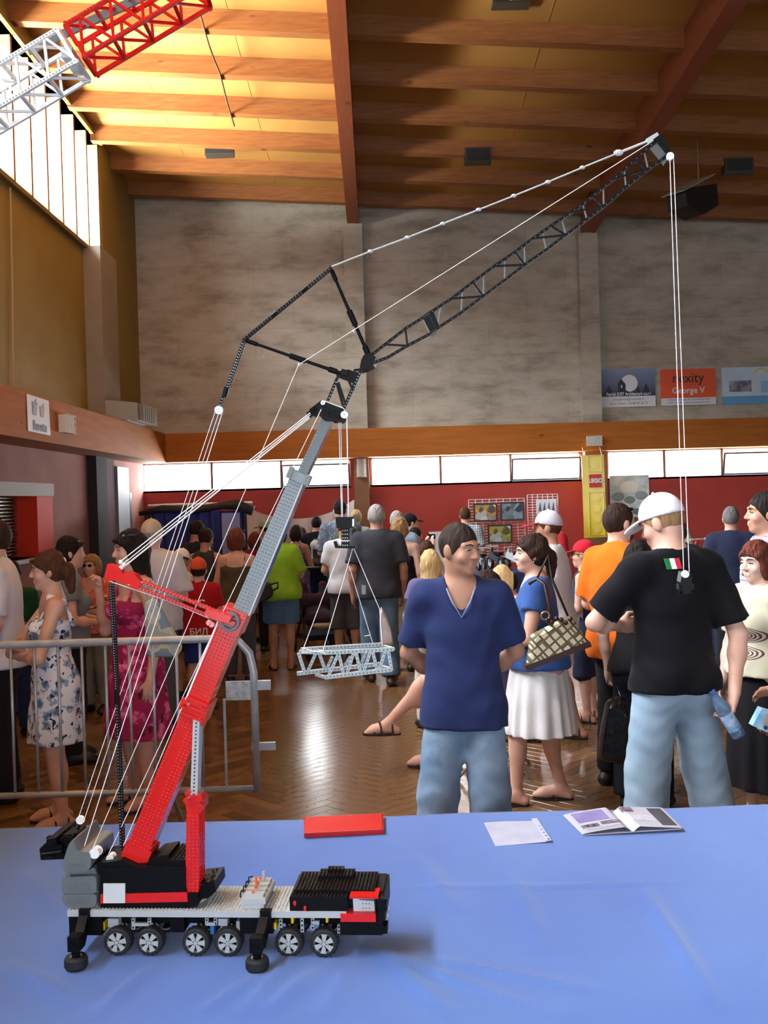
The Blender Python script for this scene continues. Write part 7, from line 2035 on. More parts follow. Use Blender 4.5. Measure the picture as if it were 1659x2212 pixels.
# stroller standing among the crowd
so = at_z(690, 1418, 0.0); SY = 11.9; so = Vector((at(690, 1300, SY).x, SY, 0))
st = thing('stroller', 'dark folding stroller with red seat padding standing in the crowd', 'stroller', tuple(so), R(20))
for (x, y) in ((-0.24, -0.28), (0.24, -0.28), (-0.22, 0.38), (0.22, 0.38)):
    w_ = MB().lathe([(0.05, -0.018), (0.075, -0.02), (0.08, -0.012), (0.08, 0.012), (0.075, 0.02), (0.05, 0.018)], 18, (x, y, 0.08), 'x').build('wheel', M_RUBBER, st)
    MB().disc((x, y, 0.08), (1, 0, 0), 0.05, 0.02, 14).build('hub', M_LDGREY, w_)
for sx in (-0.22, 0.22):
    MB().tube((sx, -0.30, 0.10), (sx, 0.42, 0.98), 0.013).build('side_frame', M_DARKMETAL, st)
    MB().tube((sx, 0.38, 0.10), (sx, -0.2, 0.62), 0.013).build('side_frame', M_DARKMETAL, st)
MB().tube((-0.22, 0.42, 0.98), (0.22, 0.42, 0.98), 0.014).build('handle_bar', M_DARKMETAL, st)
S = Solid((-0.3, -0.4, 0.2), (0.3, 0.4, 0.95), 0.014); S.cone((-0.14, -0.1, 0.42), (0.14, -0.1, 0.42), 0.08, 0.08, 0.03); S.cone((-0.14, 0.15, 0.45), (-0.12, 0.26, 0.78), 0.06, 0.05, 0.03); S.cone((0.14, 0.15, 0.45), (0.12, 0.26, 0.78), 0.06, 0.05, 0.03); S.cone((-0.1, 0.2, 0.6), (0.1, 0.2, 0.6), 0.09, 0.09, 0.06); S.cone((0, -0.1, 0.42), (0, 0.18, 0.5), 0.15, 0.12, 0.05, ((0, 0, 1), 0.5))
link('seat', S.mesh('seat', FB('strollerred', '#1f1a24', '#3a1c26', scale=8)), st)
MB().box((-0.2, -0.15, 0.18), (0.2, 0.3, 0.24)).build('basket', FB('strollerdark', '#1f2130'), st)
MB().ball((0, -0.16, 0.36), 0.1, 12, 8, (1.5, 1, 0.5)).build('foot_muff', FB('strollercream', '#b8a88c'), st, True)
# chair under the seated visitor with crossed legs
ch = thing('folding_chair', 'metal folding chair under the seated visitor with crossed legs', 'chair', (SITTER.loc[0], SITTER.loc[1], 0), SITTER.heading)
MB().box((-0.2, -0.2, 0.445), (0.2, 0.22, 0.465)).build('seat', mat('chair_grey', '#6b6d72', 0.5), ch)
for x in (-0.19, 0.19):
    for y0, y1 in ((-0.24, 0.2), (0.24, -0.18)): MB().tube((x, y0, 0.0), (x, y1, 0.45), 0.011).build('leg', M_SHEETMETAL, ch)
    MB().tube((x, -0.19, 0.45), (x, -0.27, 0.86), 0.011).build('back_post', M_SHEETMETAL, ch)
MB().box((-0.19, -0.28, 0.68), (0.19, -0.262, 0.86)).build('backrest', mat('chair_grey'), ch)

# ================================================================== steel crowd barrier
GY = 5.27
M_GALV = mat('galvanised_steel', '#b3b9c0', 0.36, 0.3, col2='#9aa1a8', scale=9)
def gz(px, py): return at(px, py, GY)
xr = gz(548, 1450).x; xl = -2.75
zt_ = gz(250, 1386).z; zb_ = gz(250, 1712).z
br0 = thing('crowd_barrier', 'galvanised steel crowd barrier with vertical bars in front of the visitors', 'barrier', ((xr+xl)/2, GY, 0))
def GB(x, z, y=0.0): return (x-(xr+xl)/2, y, z)
pts = [GB(xl, zb_), GB(xl, zt_-0.14), GB(xl+0.04, zt_-0.04), GB(xl+0.14, zt_)]
pts += [GB(xr-0.16, zt_), GB(xr-0.07, zt_-0.02), GB(xr-0.02, zt_-0.08), GB(xr, zt_-0.18), GB(xr, zb_-0.02)]
MB().path(pts, 0.0205, 12).build('top_rail', M_GALV, br0, True)
MB().tube(GB(xl, zb_), GB(xr, zb_), 0.0165, n=12).build('bottom_rail', M_GALV, br0, True)
x = gz(436, 1550).x
bar_me = MB().tube((0, 0, zb_), (0, 0, zt_), 0.0075, n=8).mesh('bar', M_GALV, True)
xi = gz(487, 1600).x
while x > xl+0.08:
    link('bar', bar_me, br0, GB(x, 0)); x -= gz(436, 1550).x-gz(385, 1550).x
MB().tube(GB(xi, zb_), GB(xi, gz(487, 1510).z), 0.0075).build('bar', M_GALV, br0)
p0 = gz(489, 1472); p1 = gz(548, 1511)
MB().box(GB(gz(488, 1490).x, p1.z, -0.006), GB(xr, p0.z, 0.006)).build('name_plate', mat('plate_galv', '#b9bec2', 0.4, 0.3, col2='#8d9496', scale=30), br0)
MB().box(GB(xr, gz(560, 1490).z, -0.012), GB(gz(585, 1480).x, gz(560, 1470).z, 0.012)).build('coupling_hook', M_GALV, br0)
MB().box(GB(xr-0.02, gz(560, 1620).z, -0.012), GB(gz(595, 1610).x, gz(560, 1604).z, 0.012)).build('coupling_eye', M_GALV, br0)
for px in (368, -160):
    fx = gz(px, 1700).x
    f = MB(); f.path([GB(fx-0.02, 0.015, -0.30), GB(fx-0.02, 0.10, -0.18), GB(fx, zb_, 0), GB(fx+0.02, 0.10, 0.18), GB(fx+0.02, 0.015, 0.30)], 0.0125, 8)
    f.build('foot', M_GALV, br0, True)

# ================================================================== fittings of the hall
# hanging loudspeakers and lamps under the ceiling
def hang_box(name, label, px0, py0, px1, py1, Y, m, dep=0.25, wires=True):
    c = (at(px0, py0, Y)+at(px1, py1, Y))/2; w = abs(at(px1, py0, Y).x-at(px0, py0, Y).x); h = abs(at(px0, py0, Y).z-at(px0, py1, Y).z)
    o = thing(name, label, name.split('_')[-1], tuple(c))
    b = MB(); b.box((-w/2, -dep/2, -h/2), (w/2, dep/2, h/2)); b.build('housing', m, o)
    MB().box((-w/2+0.02, -dep/2-0.006, -h/2+0.02), (w/2-0.02, -dep/2, h/2-0.02)).build('grille', mat('grille_dark', '#242322', 0.7), o)
    if wires:
        top_ = ceil_z(c.x, c.y)-0.01-c.z
        MB().tube((-w/2+0.02, 0, h/2), (-w/2+0.02, 0, top_), 0.006).build('hanger', M_DARKMETAL, o)
        MB().tube((w/2-0.02, 0, h/2), (w/2-0.02, 0, top_), 0.006).build('hanger', M_DARKMETAL, o)
    return o
M_LAMPBOX = mat('lamp_housing', '#4a4238', 0.5, 0.2)
hang_box('heater_lamp', 'grey heater lamp hung under the lit ceiling bay', 444, 306, 505, 338, 14.0, M_LAMPBOX, 0.16)
hang_box('heater_lamp', 'dark heater lamp hung in the shaded middle bay', 1004, 322, 1060, 354, 13.6, M_LAMPBOX, 0.16)
hang_box('heater_lamp', 'dark heater lamp hung in the shaded bay beyond the second beam', 1562, 344, 1624, 376, 13.6, M_LAMPBOX, 0.16)
lo_ = hang_box('heater_lamp', 'lit heater lamp at the top of the middle bay', 1062, -14, 1144, 14, 10.2, M_LAMPBOX, 0.16)
w_ = 0.3
for k in range(5): MB().box((-0.02+k*0.035, -0.09, -0.045), (0.0+k*0.035, -0.086, 0.0)).build('lamp_element', mat('lamp_glass', '#d8d8d0', 0.3), lo_)
sp_c = at(1497, 412, 13.2)
sp_ = thing('loudspeaker', 'black loudspeaker with a pale top panel hung by a thin wire', 'loudspeaker', tuple(sp_c), R(28))
S = MB(); S.prism([(-0.30, -0.16, -0.05), (0.26, -0.16, 0.08), (0.28, -0.16, -0.20), (0.02, -0.16, -0.34), (-0.26, -0.16, -0.26)], (0, 0.34, 0)); S.build('cabinet', mat('speaker_black', '#1a1716', 0.6), sp_)
MB().prism([(-0.36, -0.2, -0.10), (0.20, -0.2, 0.18), (0.20, 0.2, 0.20), (-0.36, 0.2, -0.08)], (0, 0, 0.012)).build('top_panel', mat('speaker_panel', '#a39a8c', 0.5), sp_)
MB().tube((0.1, 0, 0.13), (0.1, 0, ceil_z(sp_c.x, sp_c.y)-sp_c.z-0.01), 0.006).build('hanger', mat('wire_grey', '#8d8070', 0.5), sp_)
# brown cable stapled along the ceiling
b = MB(); pts = []
for (px, py) in ((432, 30), (441, 62), (452, 100), (462, 128), (474, 156), (481, 182), (490, 220), (500, 252), (506, 272)):
    d = ray(px, py); t = 5.0
    for _ in range(30):
        q_ = CAMP+d*t; t += (ceil_z(q_.x, q_.y)-0.22-q_.z)/(d.z+0.05)*0.9
    pts.append(CAMP+d*t)
tag(b.path(pts, 0.012, 6).build('ceiling_cable', mat('cable_brown', '#5a3c22', 0.7)), 'brown cable running along the lit ceiling joists', 'cable')
# pull rope on the olive wall
ra = at_x(22, 405, WALL_X+0.03); rb = at_x(28, 832, WALL_X+0.03)
tag(MB().path([ra, (ra+rb)/2+Vector((0.0, 0.02, 0)), rb], 0.010, 6).build('pull_rope', mat('rope_tan', '#b59a6c', 0.8)), 'tan pull rope hanging down the olive wall below the window', 'rope')
# projector-like fan unit on the fascia ledge
fu = at(288, 888, 13.6); fo = thing('fan_heater', 'grey box-shaped fan heater mounted on the ledge beside the duct', 'heater', (BX-0.12, 13.55, BAND_T), 0)
FZ = at(288, 888, 13.5).z-BAND_T
MB().box((-0.30, -0.55, 0.0), (0.18, 0.45, 0.02)).build('bracket', M_SHEETMETAL, fo)
MB().prism([(-0.20, -0.50, 0.05), (0.28, -0.42, 0.0), (0.28, -0.42, 0.24), (-0.20, -0.50, 0.29)], (0.06, 0.9, 0)).build('casing', mat('casing_grey', '#8c8577', 0.45, 0.2), fo)
b = MB()
for k in range(6): b.box((0.29, -0.36+k*0.12, 0.02), (0.345, -0.30+k*0.12, 0.22))
b.build('grille_bars', M_SHEETMETAL, fo)
# Buvette sign and emergency lamps
def wall_quad(X, pts): return [at_x(x, y, X) for x, y in pts]
def yz_sign(name, label, pts, m, cat='sign'):
    q_ = wall_quad(BX+0.004, pts); c = sum(q_, Vector())/4
    o = thing(name, label, cat, tuple(c))
    MB().prism([v-c for v in q_], (0.006, 0, 0)).build('sheet', m, o)
    return o, c
sg, sc_ = yz_sign('paper_sign', 'white paper sign reading Buvette with two drink pictures', [(57, 851), (104, 866), (108, 941), (60, 931)], mat('sign_paper', '#d8d4de', 0.6))
def sgp(px, py, dx=0.008): return at_x(px, py, BX+0.004)-sc_+Vector((dx, 0, 0))
t0 = sgp(85, 922); 
text_mesh('lettering', 'Buvette', 0.13, mat('ink_dark', '#3a3640', 0.6), sg, tuple(t0), (R(90), 0, R(90)), bold=0.002)
for (px, py, w, h, c) in ((73, 882, 10, 30, '#4a4658'), (89, 889, 9, 24, '#b06a50')):
    q_ = [sgp(px-w/2*1.1, py-h/2), sgp(px+w/2*1.1, py-h/2+3), sgp(px+w/2*0.7, py+h/2+1), sgp(px-w/2*0.7, py+h/2-1)]
    MB().prism(q_, (0.003, 0, 0)).build('drink_picture', mat('drink_'+c[1:], c, 0.5, col2='#8a7f86', scale=12), sg)
    MB().tube(sgp(px, py-h/2+4), sgp(px+3, py-h/2-4), 0.006).build('straw', mat('straw_grey', '#777', 0.5) if False else mat('straw_grey2', '#77707a', 0.5), sg)
def cage_lamp(label, c, w, h, axis, parent=None):
    o = thing('emergency_lamp', label, 'lamp', tuple(c), 0)
    R_ = Matrix.Rotation(R(90) if axis == 'x' else 0, 3, 'Z')
    def T(x, y, z): return tuple(R_ @ Vector((x, y, z)))
    lo_p, hi_p = (-w/2, -0.07, -h/2), (w/2, 0.0, h/2)
    vs_ = [T(x, y, z) for x in (lo_p[0], hi_p[0]) for y in (lo_p[1], hi_p[1]) for z in (lo_p[2], hi_p[2])]
    MB().add(vs_, [(0,1,3,2),(4,6,7,5),(0,4,5,1),(2,3,7,6),(0,2,6,4),(1,5,7,3)]).build('lamp_body', mat('lamp_opal', '#d5cfc6', 0.4), o)
    b = MB()
    for k in range(7): x = -w/2+w*k/6; b.tube(T(x, -0.085, -h/2-0.015), T(x, -0.085, h/2+0.015), 0.004, n=5)
    for k in range(4): z = -h/2+h*k/3; b.tube(T(-w/2-0.015, -0.087, z), T(w/2+0.015, -0.087, z), 0.004, n=5)
    b.build('wire_guard', mat('guard_white', '#c9c4ba', 0.4), o)
    return o
c = at_x(136, 917, BX+0.0); cage_lamp('caged emergency lamp on the fascia near the Buvette sign', c+Vector((0.0, 0, 0)), 0.30, 0.18, 'x')
pY = FAR_Y-0.22
cage_lamp('upright caged emergency lamp on the brown pillar between windows', at(781, 1011, pY), 0.13, 0.26, 'y')
cage_lamp('caged emergency lamp on the fascia above the yellow banner', at(1282, 953, 15.6), 0.22, 0.14, 'y')
# junction plate and small fittings
# ---- advertising boards on the concrete wall
def board(name, label, x0, y0, x1, y1, Y, m, cat='sign'):
    """rectangular board from its upper-left and lower-right corners on the wall plane"""
    a = at(x0, y0, Y); b_ = at(x1, y1, Y)
    c = Vector(((a.x+b_.x)/2, Y, (at((x0+x1)/2, y0, Y).z+at((x0+x1)/2, y1, Y).z)/2)); w = b_.x-a.x; h = at((x0+x1)/2, y0, Y).z-at((x0+x1)/2, y1, Y).z
    o = thing(name, label, cat, tuple(c)); MB().box((-w/2, -0.015, -h/2), (w/2, 0.0, h/2)).build('board', m, o)
    return o, w, h
def patch(o, x0, z0, x1, z1, m, name, d=0.018): return MB().box((x0, -d, z0), (x1, -0.0149, z1)).build(name, m, o)
M_WH = mat('print_white', '#d9dade', 0.5); M_INK = mat('print_black', '#1b1a20', 0.5)
def night_mat():
    m, N, L, b = node_mat('print_night_sky'); tc = N.new('ShaderNodeTexCoord'); sep = N.new('ShaderNodeSeparateXYZ'); L.new(tc.outputs['Object'], sep.inputs[0])
    mr = N.new('ShaderNodeMapRange'); mr.inputs[1].default_value = -0.3; mr.inputs[2].default_value = 0.3; L.new(sep.outputs[2], mr.inputs[0])
    L.new(ramp(N, L, mr.outputs[0], [(0.3, '#2c2a45'), (1.0, '#7d8eae')]), b.inputs['Base Color']); b.inputs['Roughness'].default_value = 0.5
    return m
bd, w, h = board('advertising_board', 'architect advertising board with a house before a white moon', 1297, 797, 1416, 879, FAR_Y-0.001, night_mat())
patch(bd, -w/2, -h/2, w/2, -h/2+h*0.28, M_WH, 'white_strip')
MB().disc((0.02*w, -0.018, 0.12*h), (0, 1, 0), 0.155*w, 0.006, 32).build('moon', M_WH, bd)
b = MB(); poly = [(-0.19, -0.22), (-0.19, 0.12), (-0.13, 0.24), (-0.05, 0.10), (-0.05, -0.06), (0.0, -0.10), (0.06, -0.22)]
b.prism([(x*w, -0.026, z*h) for x, z in poly], (0, 0.008, 0)); 
for (cx_, cz_, s_) in ((-0.36, -0.02, 0.10), (0.33, 0.0, 0.10), (0.18, -0.06, 0.06)): b.prism([((cx_-s_)*w, -0.024, -0.22*h), (cx_*w, -0.024, (cz_+0.1)*h), ((cx_+s_)*w, -0.024, -0.22*h)], (0, 0.006, 0))
b.build('house_silhouette', mat('print_aubergine', '#211d33', 0.5), bd)
patch(bd, -0.135*w, 0.0, -0.115*w, 0.08*h, M_WH, 'house_window', 0.03)
text_mesh('lettering', 'Patrick JOST Architecture s.a.r.l', 0.072, M_WH, bd, (0, -0.028, -0.165*h), bold=0.0015, sx=w*0.92/1.06)
text_mesh('lettering', 'jost.patrick@wanadoo.fr', 0.05, mat('print_grey', '#6a6a72', 0.5), bd, (0, -0.02, -0.30*h))
text_mesh('lettering', 'Vieux Thann - 03 88 49 26 74', 0.05, mat('print_grey'), bd, (0, -0.02, -0.41*h))
bd, w, h = board('advertising_board', 'orange advertising board reading nexity George V', 1426, 797, 1546, 875, FAR_Y-0.001, mat('print_orange', '#e0521a', 0.5))
patch(bd, -w/2, -h/2, w/2, -h/2+h*0.2, M_WH, 'white_strip')
text_mesh('lettering', 'nexity', 0.22, M_INK, bd, (0, -0.02, 0.24*h), bold=0.001, sx=0.92)
text_mesh('lettering', 'George V', 0.13, M_WH, bd, (0, -0.02, -0.10*h), bold=0.002)
patch(bd, -0.36*w, 0.055*h, 0.36*w, 0.062*h, mat('print_rust', '#a83a12', 0.5), 'rule')
text_mesh('lettering', 'Le leader fran\u00e7ais de l\'immobilier neuf', 0.043, mat('print_grey'), bd, (0, -0.02, -0.345*h)); text_mesh('lettering', '03 88 16 40 00   www.nexity-logement.com', 0.037, mat('print_grey'), bd, (0, -0.02, -0.43*h))
bd, w, h = board('advertising_board', 'pale blue advertising board with a yellow sun and a small photo', 1558, 793, 1680, 873, FAR_Y-0.001, mat('print_paleblue', '#b4cbe0', 0.5, col2='#c6d8e8', scale=3))
patch(bd, -w/2, -h/2, w/2, -h/2+h*0.22, mat('print_seablue', '#5c9fcc', 0.5), 'blue_strip')
patch(bd, -0.37*w, -0.16*h, 0.03*w, 0.14*h, mat('print_photo', '#4a4660', 0.5, col2='#9aa0b4', scale=9), 'photo_print')
MB().path([(0.2*w+0.12*math.cos(t), -0.02, 0.24*h+0.12*math.sin(t)) for t in [R(30+i*18) for i in range(9)]], 0.010, 6).build('sun_arc', mat('print_sun', '#d9c25a', 0.5), bd)
patch(bd, 0.2*w, -0.2*h, 0.38*w, 0.12*h, mat('print_lightblue', '#8fb9dc', 0.5), 'tower_print')
# ---- yellow banner with logo
by_ = 15.45
q_ = [at(1256, 984, by_), at(1304, 982, by_), at(1311, 1160, by_), at(1262, 1162, by_)]; c = sum(q_, Vector())/4
bn = thing('hanging_banner', 'yellow hanging banner with brick studs and a red LEGO logo', 'banner', tuple(c))
M_BANY = mat('banner_yellow', '#e8c80a', 0.22, spec=0.6)
MB().prism([v-c for v in q_], (0, 0.012, 0)).build('banner_sheet', M_BANY, bn)
for px in (1262, 1300): MB().tube(at(px, 984, by_)-c, Vector((at(px, 984, by_).x-c.x, 0.14, BAND_B+0.05-c.z)), 0.005).build('cord', M_STRING, bn)
def bnp(px, py, d=-0.006): return at(px, py, by_)-c+Vector((0, d, 0))
M_BANL = mat('banner_pale_yellow', '#efd84a', 0.25)
for (pa, pb) in (((1270, 985), (1299, 1019)), ((1272, 1064), (1304, 1156))):
    MB().path([bnp(pa[0], pa[1]), bnp(pb[0], pa[1]-1), bnp(pb[0]+2, pb[1]), bnp(pa[0]+2, pb[1])], 0.006, 5, True).build('brick_outline', M_BANL, bn)
for py in (1005, 1075, 1098, 1121, 1144): MB().disc(bnp(1284 if py < 1020 else 1290, py, -0.004), (0, 1, 0), 0.055, 0.008, 20).build('printed_stud', M_BANL, bn)
q_ = [bnp(1272, 1025), bnp(1299, 1024), bnp(1300, 1052), bnp(1273, 1053)]
MB().prism(q_, (0, -0.006, 0)).build('logo_square', mat('logo_red', '#c8201c', 0.4), bn)
lc_ = (q_[0]+q_[1]+q_[2]+q_[3])/4
text_mesh('lettering', 'LEGO', 0.085, mat('logo_yellow', '#e8c020', 0.4), bn, (lc_.x, lc_.y-0.008, lc_.z), bold=0.008, ext=0.001)
text_mesh('lettering', 'LEGO', 0.085, mat('logo_black', '#141414', 0.4), bn, (lc_.x, lc_.y-0.0095, lc_.z), bold=0.005, ext=0.001)
text_mesh('lettering', 'LEGO', 0.085, mat('logo_white', '#f0eeea', 0.4), bn, (lc_.x, lc_.y-0.011, lc_.z), bold=0.002, ext=0.001)
# ---- silver poster (plain abstract stand-in)
po, w, h = board('wall_poster', 'silver and teal glossy poster on the red wall beside the banner', 1316, 1027, 1403, 1118, FAR_Y-0.001, mat('poster_silver', '#9fb0b4', 0.25, col2='#d8e2e2', scale=5), 'poster')
for (x, z, s_, c_) in ((0, 0.22, 0.2, '#e8eeee'), (-0.3, 0.0, 0.14, '#7f9498'), (0.3, 0.02, 0.14, '#869a9e'), (0, -0.08, 0.12, '#6f8488'), (-0.12, -0.35, 0.1, '#4a5a60'), (0.18, -0.36, 0.1, '#4f6066')):
    MB().ball((x*w, -0.015, z*h), s_*w, 14, 8, (1.2, 0.04, 0.8)).build('printed_shape', mat('poster_'+c_[1:], c_, 0.3), po)
# ---- wire grids with framed pictures
def wire_grid(label, x0, y0, x1, y1, Y, nx_, nz_):
    a = at(x0, y0, Y); b_ = at(x1, y1, Y); zl = 0.0
    o = thing('wire_grid', label, 'display grid', ((a.x+b_.x)/2, Y, 0)); w = b_.x-a.x; zt2 = at((x0+x1)/2, y0, Y).z; zb2 = max(0.3, at((x0+x1)/2, y1, Y).z)
    mm = mat('grid_white', '#cfc6c4', 0.4)
    for i in range(nx_+1): MB().tube((-w/2+w*i/nx_, 0, zb2), (-w/2+w*i/nx_, 0, zt2), 0.006, n=5).build('wire', mm, o)
    for i in range(nz_+1): MB().tube((-w/2, 0.006, zb2+(zt2-zb2)*i/nz_), (w/2, 0.006, zb2+(zt2-zb2)*i/nz_), 0.006, n=5).build('wire', mm, o)
    for s_ in (-1, 1): MB().tube((s_*w/2, 0.0, 0.0), (s_*w/2, 0.0, zb2), 0.014).build('stand_post', mm, o); MB().box((s_*w/2-0.02, -0.2, 0), (s_*w/2+0.02, 0.2, 0.02)).build('stand_foot', mm, o)
    return o
wire_grid('white wire display grid carrying three framed pictures', 1012, 1078, 1136, 1215, 14.6, 8, 22)
wire_grid('narrow white wire display grid with hanging sheets', 1139, 1068, 1208, 1200, 14.9, 6, 24)
def picture(label, x0, y0, x1, y1, Y, cols):
    o, w, h = board('framed_picture', label, x0, y0, x1, y1, Y, mat('frame_black', '#17130f', 0.4), 'picture')
    m, N, L, b = node_mat('picture_'+cols[0][1:]); tc = N.new('ShaderNodeTexCoord'); v = N.new('ShaderNodeTexVoronoi'); v.inputs['Scale'].default_value = 12; L.new(tc.outputs['Object'], v.inputs[0])
    sp = N.new('ShaderNodeSeparateColor'); L.new(v.outputs['Color'], sp.inputs[0]); L.new(ramp(N, L, sp.outputs[0], [(0.0, cols[0]), (0.35, cols[1]), (0.6, cols[2]), (0.85, cols[3])]), b.inputs['Base Color'])
    patch(o, -w/2+0.025, -h/2+0.025, w/2-0.025, h/2-0.025, m, 'photo')
    return o
picture('framed picture of yellow machines, upper one beside the checked shirt', 1022, 1087, 1075, 1127, 14.55, ('#1d1f2a', '#c99a14', '#40506a', '#d8d2c4'))
picture('framed picture in grey-blue tones, upper one beside the narrow grid', 1080, 1084, 1133, 1125, 14.55, ('#20242c', '#5d6a70', '#8fa0a8', '#3a4048'))
picture('framed picture with a green and yellow scene, below the other two', 1053, 1133, 1107, 1174, 14.55, ('#1a2016', '#b0a020', '#4a5a30', '#c8ccd0'))
o, w, h = board('hanging_sheet', 'white printed sheet hung on the narrow wire grid', 1158, 1078, 1202, 1110, 14.85, mat('sheet_printed', '#d8dce0', 0.5), 'sheet')
for k in range(4): MB().prism([(-0.4*w+k*0.22*w, -0.02, -0.3*h), (-0.32*w+k*0.22*w, -0.02, 0.3*h), (-0.26*w+k*0.22*w, -0.02, -0.3*h)], (0, 0.004, 0)).build('printed_figure', mat('print_slate'), o)
# ---- blue booth, white sheet, boards
bt0 = at(318, 1100, 13.6); bt1 = at(528, 1092, 13.6)
bo_ = thing('curtain_booth', 'deep blue curtained booth with a dark rolled top against the red wall', 'booth', ((bt0.x+bt1.x)/2, 13.6, 0)); w = bt1.x-bt0.x; h = bt0.z
M_CURT = mat('blue_curtain', '#2f3a86', 0.7, col2='#283278', scale=4)
b = MB(); n_ = 60
vs_ = [(-w/2+w*i/n_, 0.03*math.sin(i*0.9), z) for z in (0.0, h-0.05) for i in range(n_+1)]
b.add(vs_, [(i, i+1, n_+2+i, n_+1+i) for i in range(n_)]); b.build('curtain', M_CURT, bo_, True)
for x in (-w/2, w/2): MB().tube((x, 0, 0), (x, 0, h), 0.03).build('booth_post', M_DARKMETAL, bo_)
MB().box((w/2-0.30, -0.06, 0.0), (w/2-0.06, -0.02, h-0.08)).build('pale_curtain', mat('lilac_curtain', '#8e98d0', 0.7), bo_)
MB().path([(-w/2-0.1, -0.02, h-0.06), (-w/2+0.2, -0.03, h), (0, -0.03, h-0.03), (w/2-0.3, -0.03, h+0.02), (w/2-0.1, -0.06, h+0.03), (w/2+0.12, -0.06, h-0.06)], [0.03, 0.05, 0.05, 0.05, 0.07, 0.07], 8).build('rolled_top', mat('roll_dark', '#26262e', 0.6), bo_, True)
MB().tube((-w/2, 0.05, h+0.05), (w/2+0.1, 0.05, h+0.05), 0.015).build('top_rail', M_LWHITE, bo_)
sh0_ = at(520, 1104, 15.5); sh1_ = at(764, 1100, 15.5); ws = sh1_.x-sh0_.x
so_ = thing('white_sheet', 'translucent white sheet slung low along the red wall', 'sheet', ((sh0_.x+sh1_.x)/2, 15.5, 0)); n_ = 40; vs_ = []
hz_ = at(640, 1112, 15.5).z
for r_ in range(6):
    for i in range(n_+1):
        s_ = i/n_; sag = -0.16*math.sin(math.pi*s_)+0.10*(abs(2*s_-1)**3)
        vs_.append((-ws/2+ws*s_, 0.05*math.sin(i*0.7+r_), hz_+0.1+sag-r_*0.24))
MB().add(vs_, [(r_*(n_+1)+i, r_*(n_+1)+i+1, (r_+1)*(n_+1)+i+1, (r_+1)*(n_+1)+i) for r_ in range(5) for i in range(n_)]).build('cloth', mat('sheet_white', '#d2ccca', 0.7), so_, True)
for x in (-ws/2, ws/2): MB().tube((x, 0.06, 0), (x, 0.06, hz_+0.2), 0.015).build('sheet_post', M_LWHITE, so_)
wbx = thing('white_board', 'plain white board standing behind the visitors by the red wall', 'board', (at(958, 1170, 14.9).x, 14.9, 0))
w = at(990, 1170, 14.9).x-at(928, 1170, 14.9).x; z1 = at(958, 1148, 14.9).z
MB().box((-w/2, -0.02, z1-0.55), (w/2, 0.02, z1)).build('panel', M_WH, wbx)
for x in (-w/2+0.05, w/2-0.05): MB().box((x-0.02, 0.02, 0), (x+0.02, 0.05, z1-0.02)).build('leg', M_SHEETMETAL, wbx)
# ---- exhibit tables with small models
def exhibit(label, x0, x1, y0, y1, zt_, m):
    o = thing('exhibit_table', label, 'table', ((x0+x1)/2, (y0+y1)/2, 0)); w, d_ = x1-x0, y1-y0
    MB().box((-w/2, -d_/2, zt_-0.03), (w/2, d_/2, zt_)).build('table_top', m, o)
    b = MB(); n_ = 80; per = []
    for i in range(n_):
        s_ = i/n_*4
        e = int(s_); f = s_-e
        x, y = ((-w/2+w*f, -d_/2), (w/2, -d_/2+d_*f), (w/2-w*f, d_/2), (-w/2, d_/2-d_*f))[e]
        per.append((x, y))
    vs_ = [(x*(1+0.012*math.sin(i*1.9)), y*(1+0.02*math.sin(i*1.9)), zt_-0.001) for i, (x, y) in enumerate(per)]+[(x*(1.02+0.02*math.sin(i*1.9)), y*(1.03+0.04*math.sin(i*1.9)), 0.02) for i, (x, y) in enumerate(per)]
    b.add(vs_, [(i, (i+1) % n_, n_+(i+1) % n_, n_+i) for i in range(n_)]).build('cloth_skirt', m, o, True)
    for x in (-w/2+0.08, w/2-0.08):
        for y in (-d_/2+0.08, d_/2-0.08): MB().tube((x, y, 0), (x, y, zt_-0.03), 0.018).build('leg', M_DARKMETAL, o)
    return o
M_TCL = mat('table_blue_cloth', '#24366e', 0.8, col2='#1e2e60', scale=4)
exhibit('low exhibit table with a blue cloth beside the serving hatch', -3.55, -2.75, 8.9, 10.2, 0.75, M_TCL)
xa_, xb_ = at(1490, 1200, 11.6).x, at(1620, 1200, 11.6).x
exhibit('exhibit table of model motorcycles under a blue cloth by the red wall', xa_-0.1, xb_+1.4, 11.0, 11.9, 0.92, M_TCL)
xc_, xd_ = at(1035, 1240, 12.6).x, at(1130, 1240, 12.6).x
exhibit('exhibit table of small grey models below the framed pictures', xc_-0.1, xd_+0.3, 12.3, 13.0, 0.86, M_TCL)
xe_ = at(455, 1300, 12.4).x
exhibit('exhibit table in front of the blue booth', xe_-0.55, xe_+0.2, 12.3, 13.0, 0.78, M_TCL)
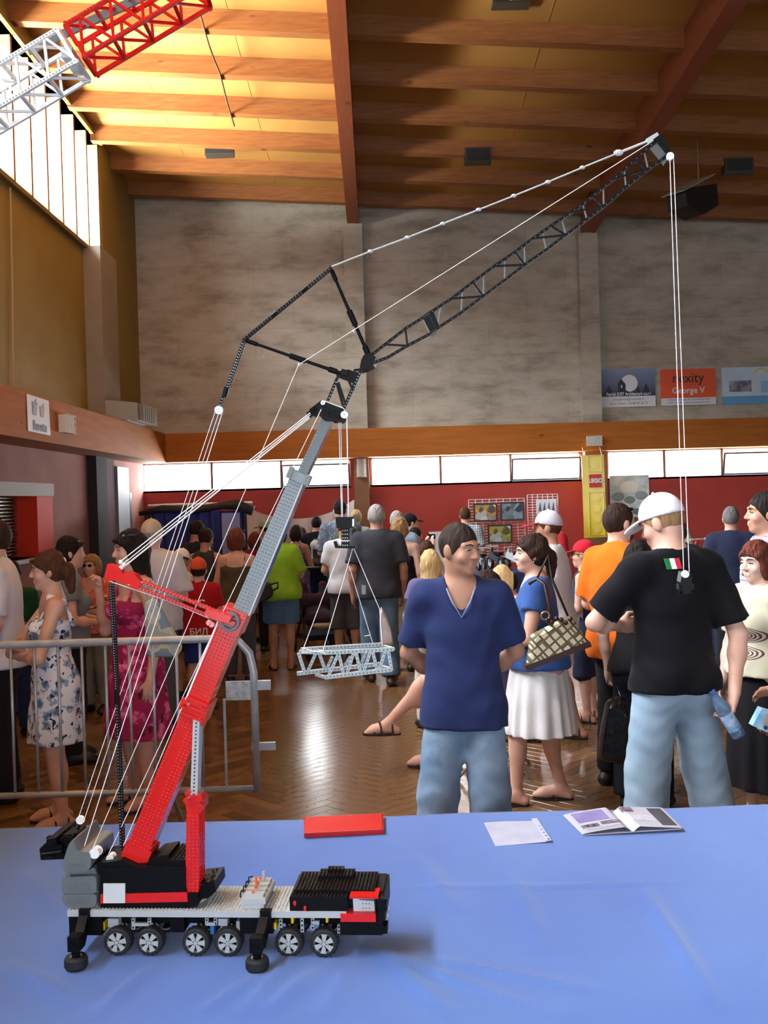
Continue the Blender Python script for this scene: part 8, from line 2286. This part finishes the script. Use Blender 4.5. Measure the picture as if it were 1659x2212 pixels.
def motorcycle(label, loc, rz, c, s_=1.0, group=None):
    o = thing('model_motorcycle', label, 'model motorcycle', loc, rz, group); o.scale = (s_, s_, s_)
    for y in (-0.12, 0.12):
        w_ = MB().lathe([(0.045, -0.012), (0.062, -0.014), (0.066, 0), (0.062, 0.014), (0.045, 0.012)], 16, (0, y, 0.066), 'x').build('wheel', M_RUBBER, o)
        MB().disc((0, y, 0.066), (1, 0, 0), 0.04, 0.012, 10).build('hub', M_LGREY, w_)
    b = MB(); b.bar((0, -0.11, 0.10), (0, 0.09, 0.16), 0.05, 0.06); b.bar((0, 0.12, 0.07), (0, 0.06, 0.22), 0.02, 0.02); b.build('frame', mat('bike_'+c[1:], c, 0.35), o)
    b = MB(); b.bar((0, -0.14, 0.17), (0, -0.02, 0.17), 0.05, 0.03); b.build('seat', M_LBLACK, o)
    MB().tube((-0.07, 0.06, 0.23), (0.07, 0.06, 0.23), 0.007).build('handlebar', M_LGREY, o)
rr = random.Random(5)
mcols = [('#b8322c', 'red'), ('#c9cdd0', 'silver'), ('#3a8a3a', 'green'), ('#d8c060', 'yellow'), ('#8a2a34', 'crimson'), ('#d8d8dc', 'white')]
for i in range(6):
    motorcycle('%s model motorcycle in the row on the exhibit table' % mcols[i][1], (xa_+0.02+i*0.24, 11.2+0.25*(i % 2), 0.921), R(20+rr.uniform(-15, 15)), mcols[i][0], 1.4, 'model motorcycles on the exhibit table')
for i in range(4):
    motorcycle('%s toy motorcycle below the framed pictures' % ('grey', 'dark', 'chrome', 'pale')[i], (xc_+0.02+i*0.2, 12.5+0.24*(i % 2), 0.861), R(20+rr.uniform(-15, 15)), ('#8d9396', '#3b4044', '#aab2b4', '#c2cccc')[i], 1.25, 'small models below the pictures')
for i in range(3):
    motorcycle('%s toy vehicle on the table before the booth' % ('black', 'pale grey', 'dull green')[i], (xe_-0.42+i*0.25, 12.55, 0.781), R(50+rr.uniform(-25, 25)), ('#2a2c30', '#b9bcc0', '#4c5a44')[i], 1.3, 'toy vehicles before the booth')
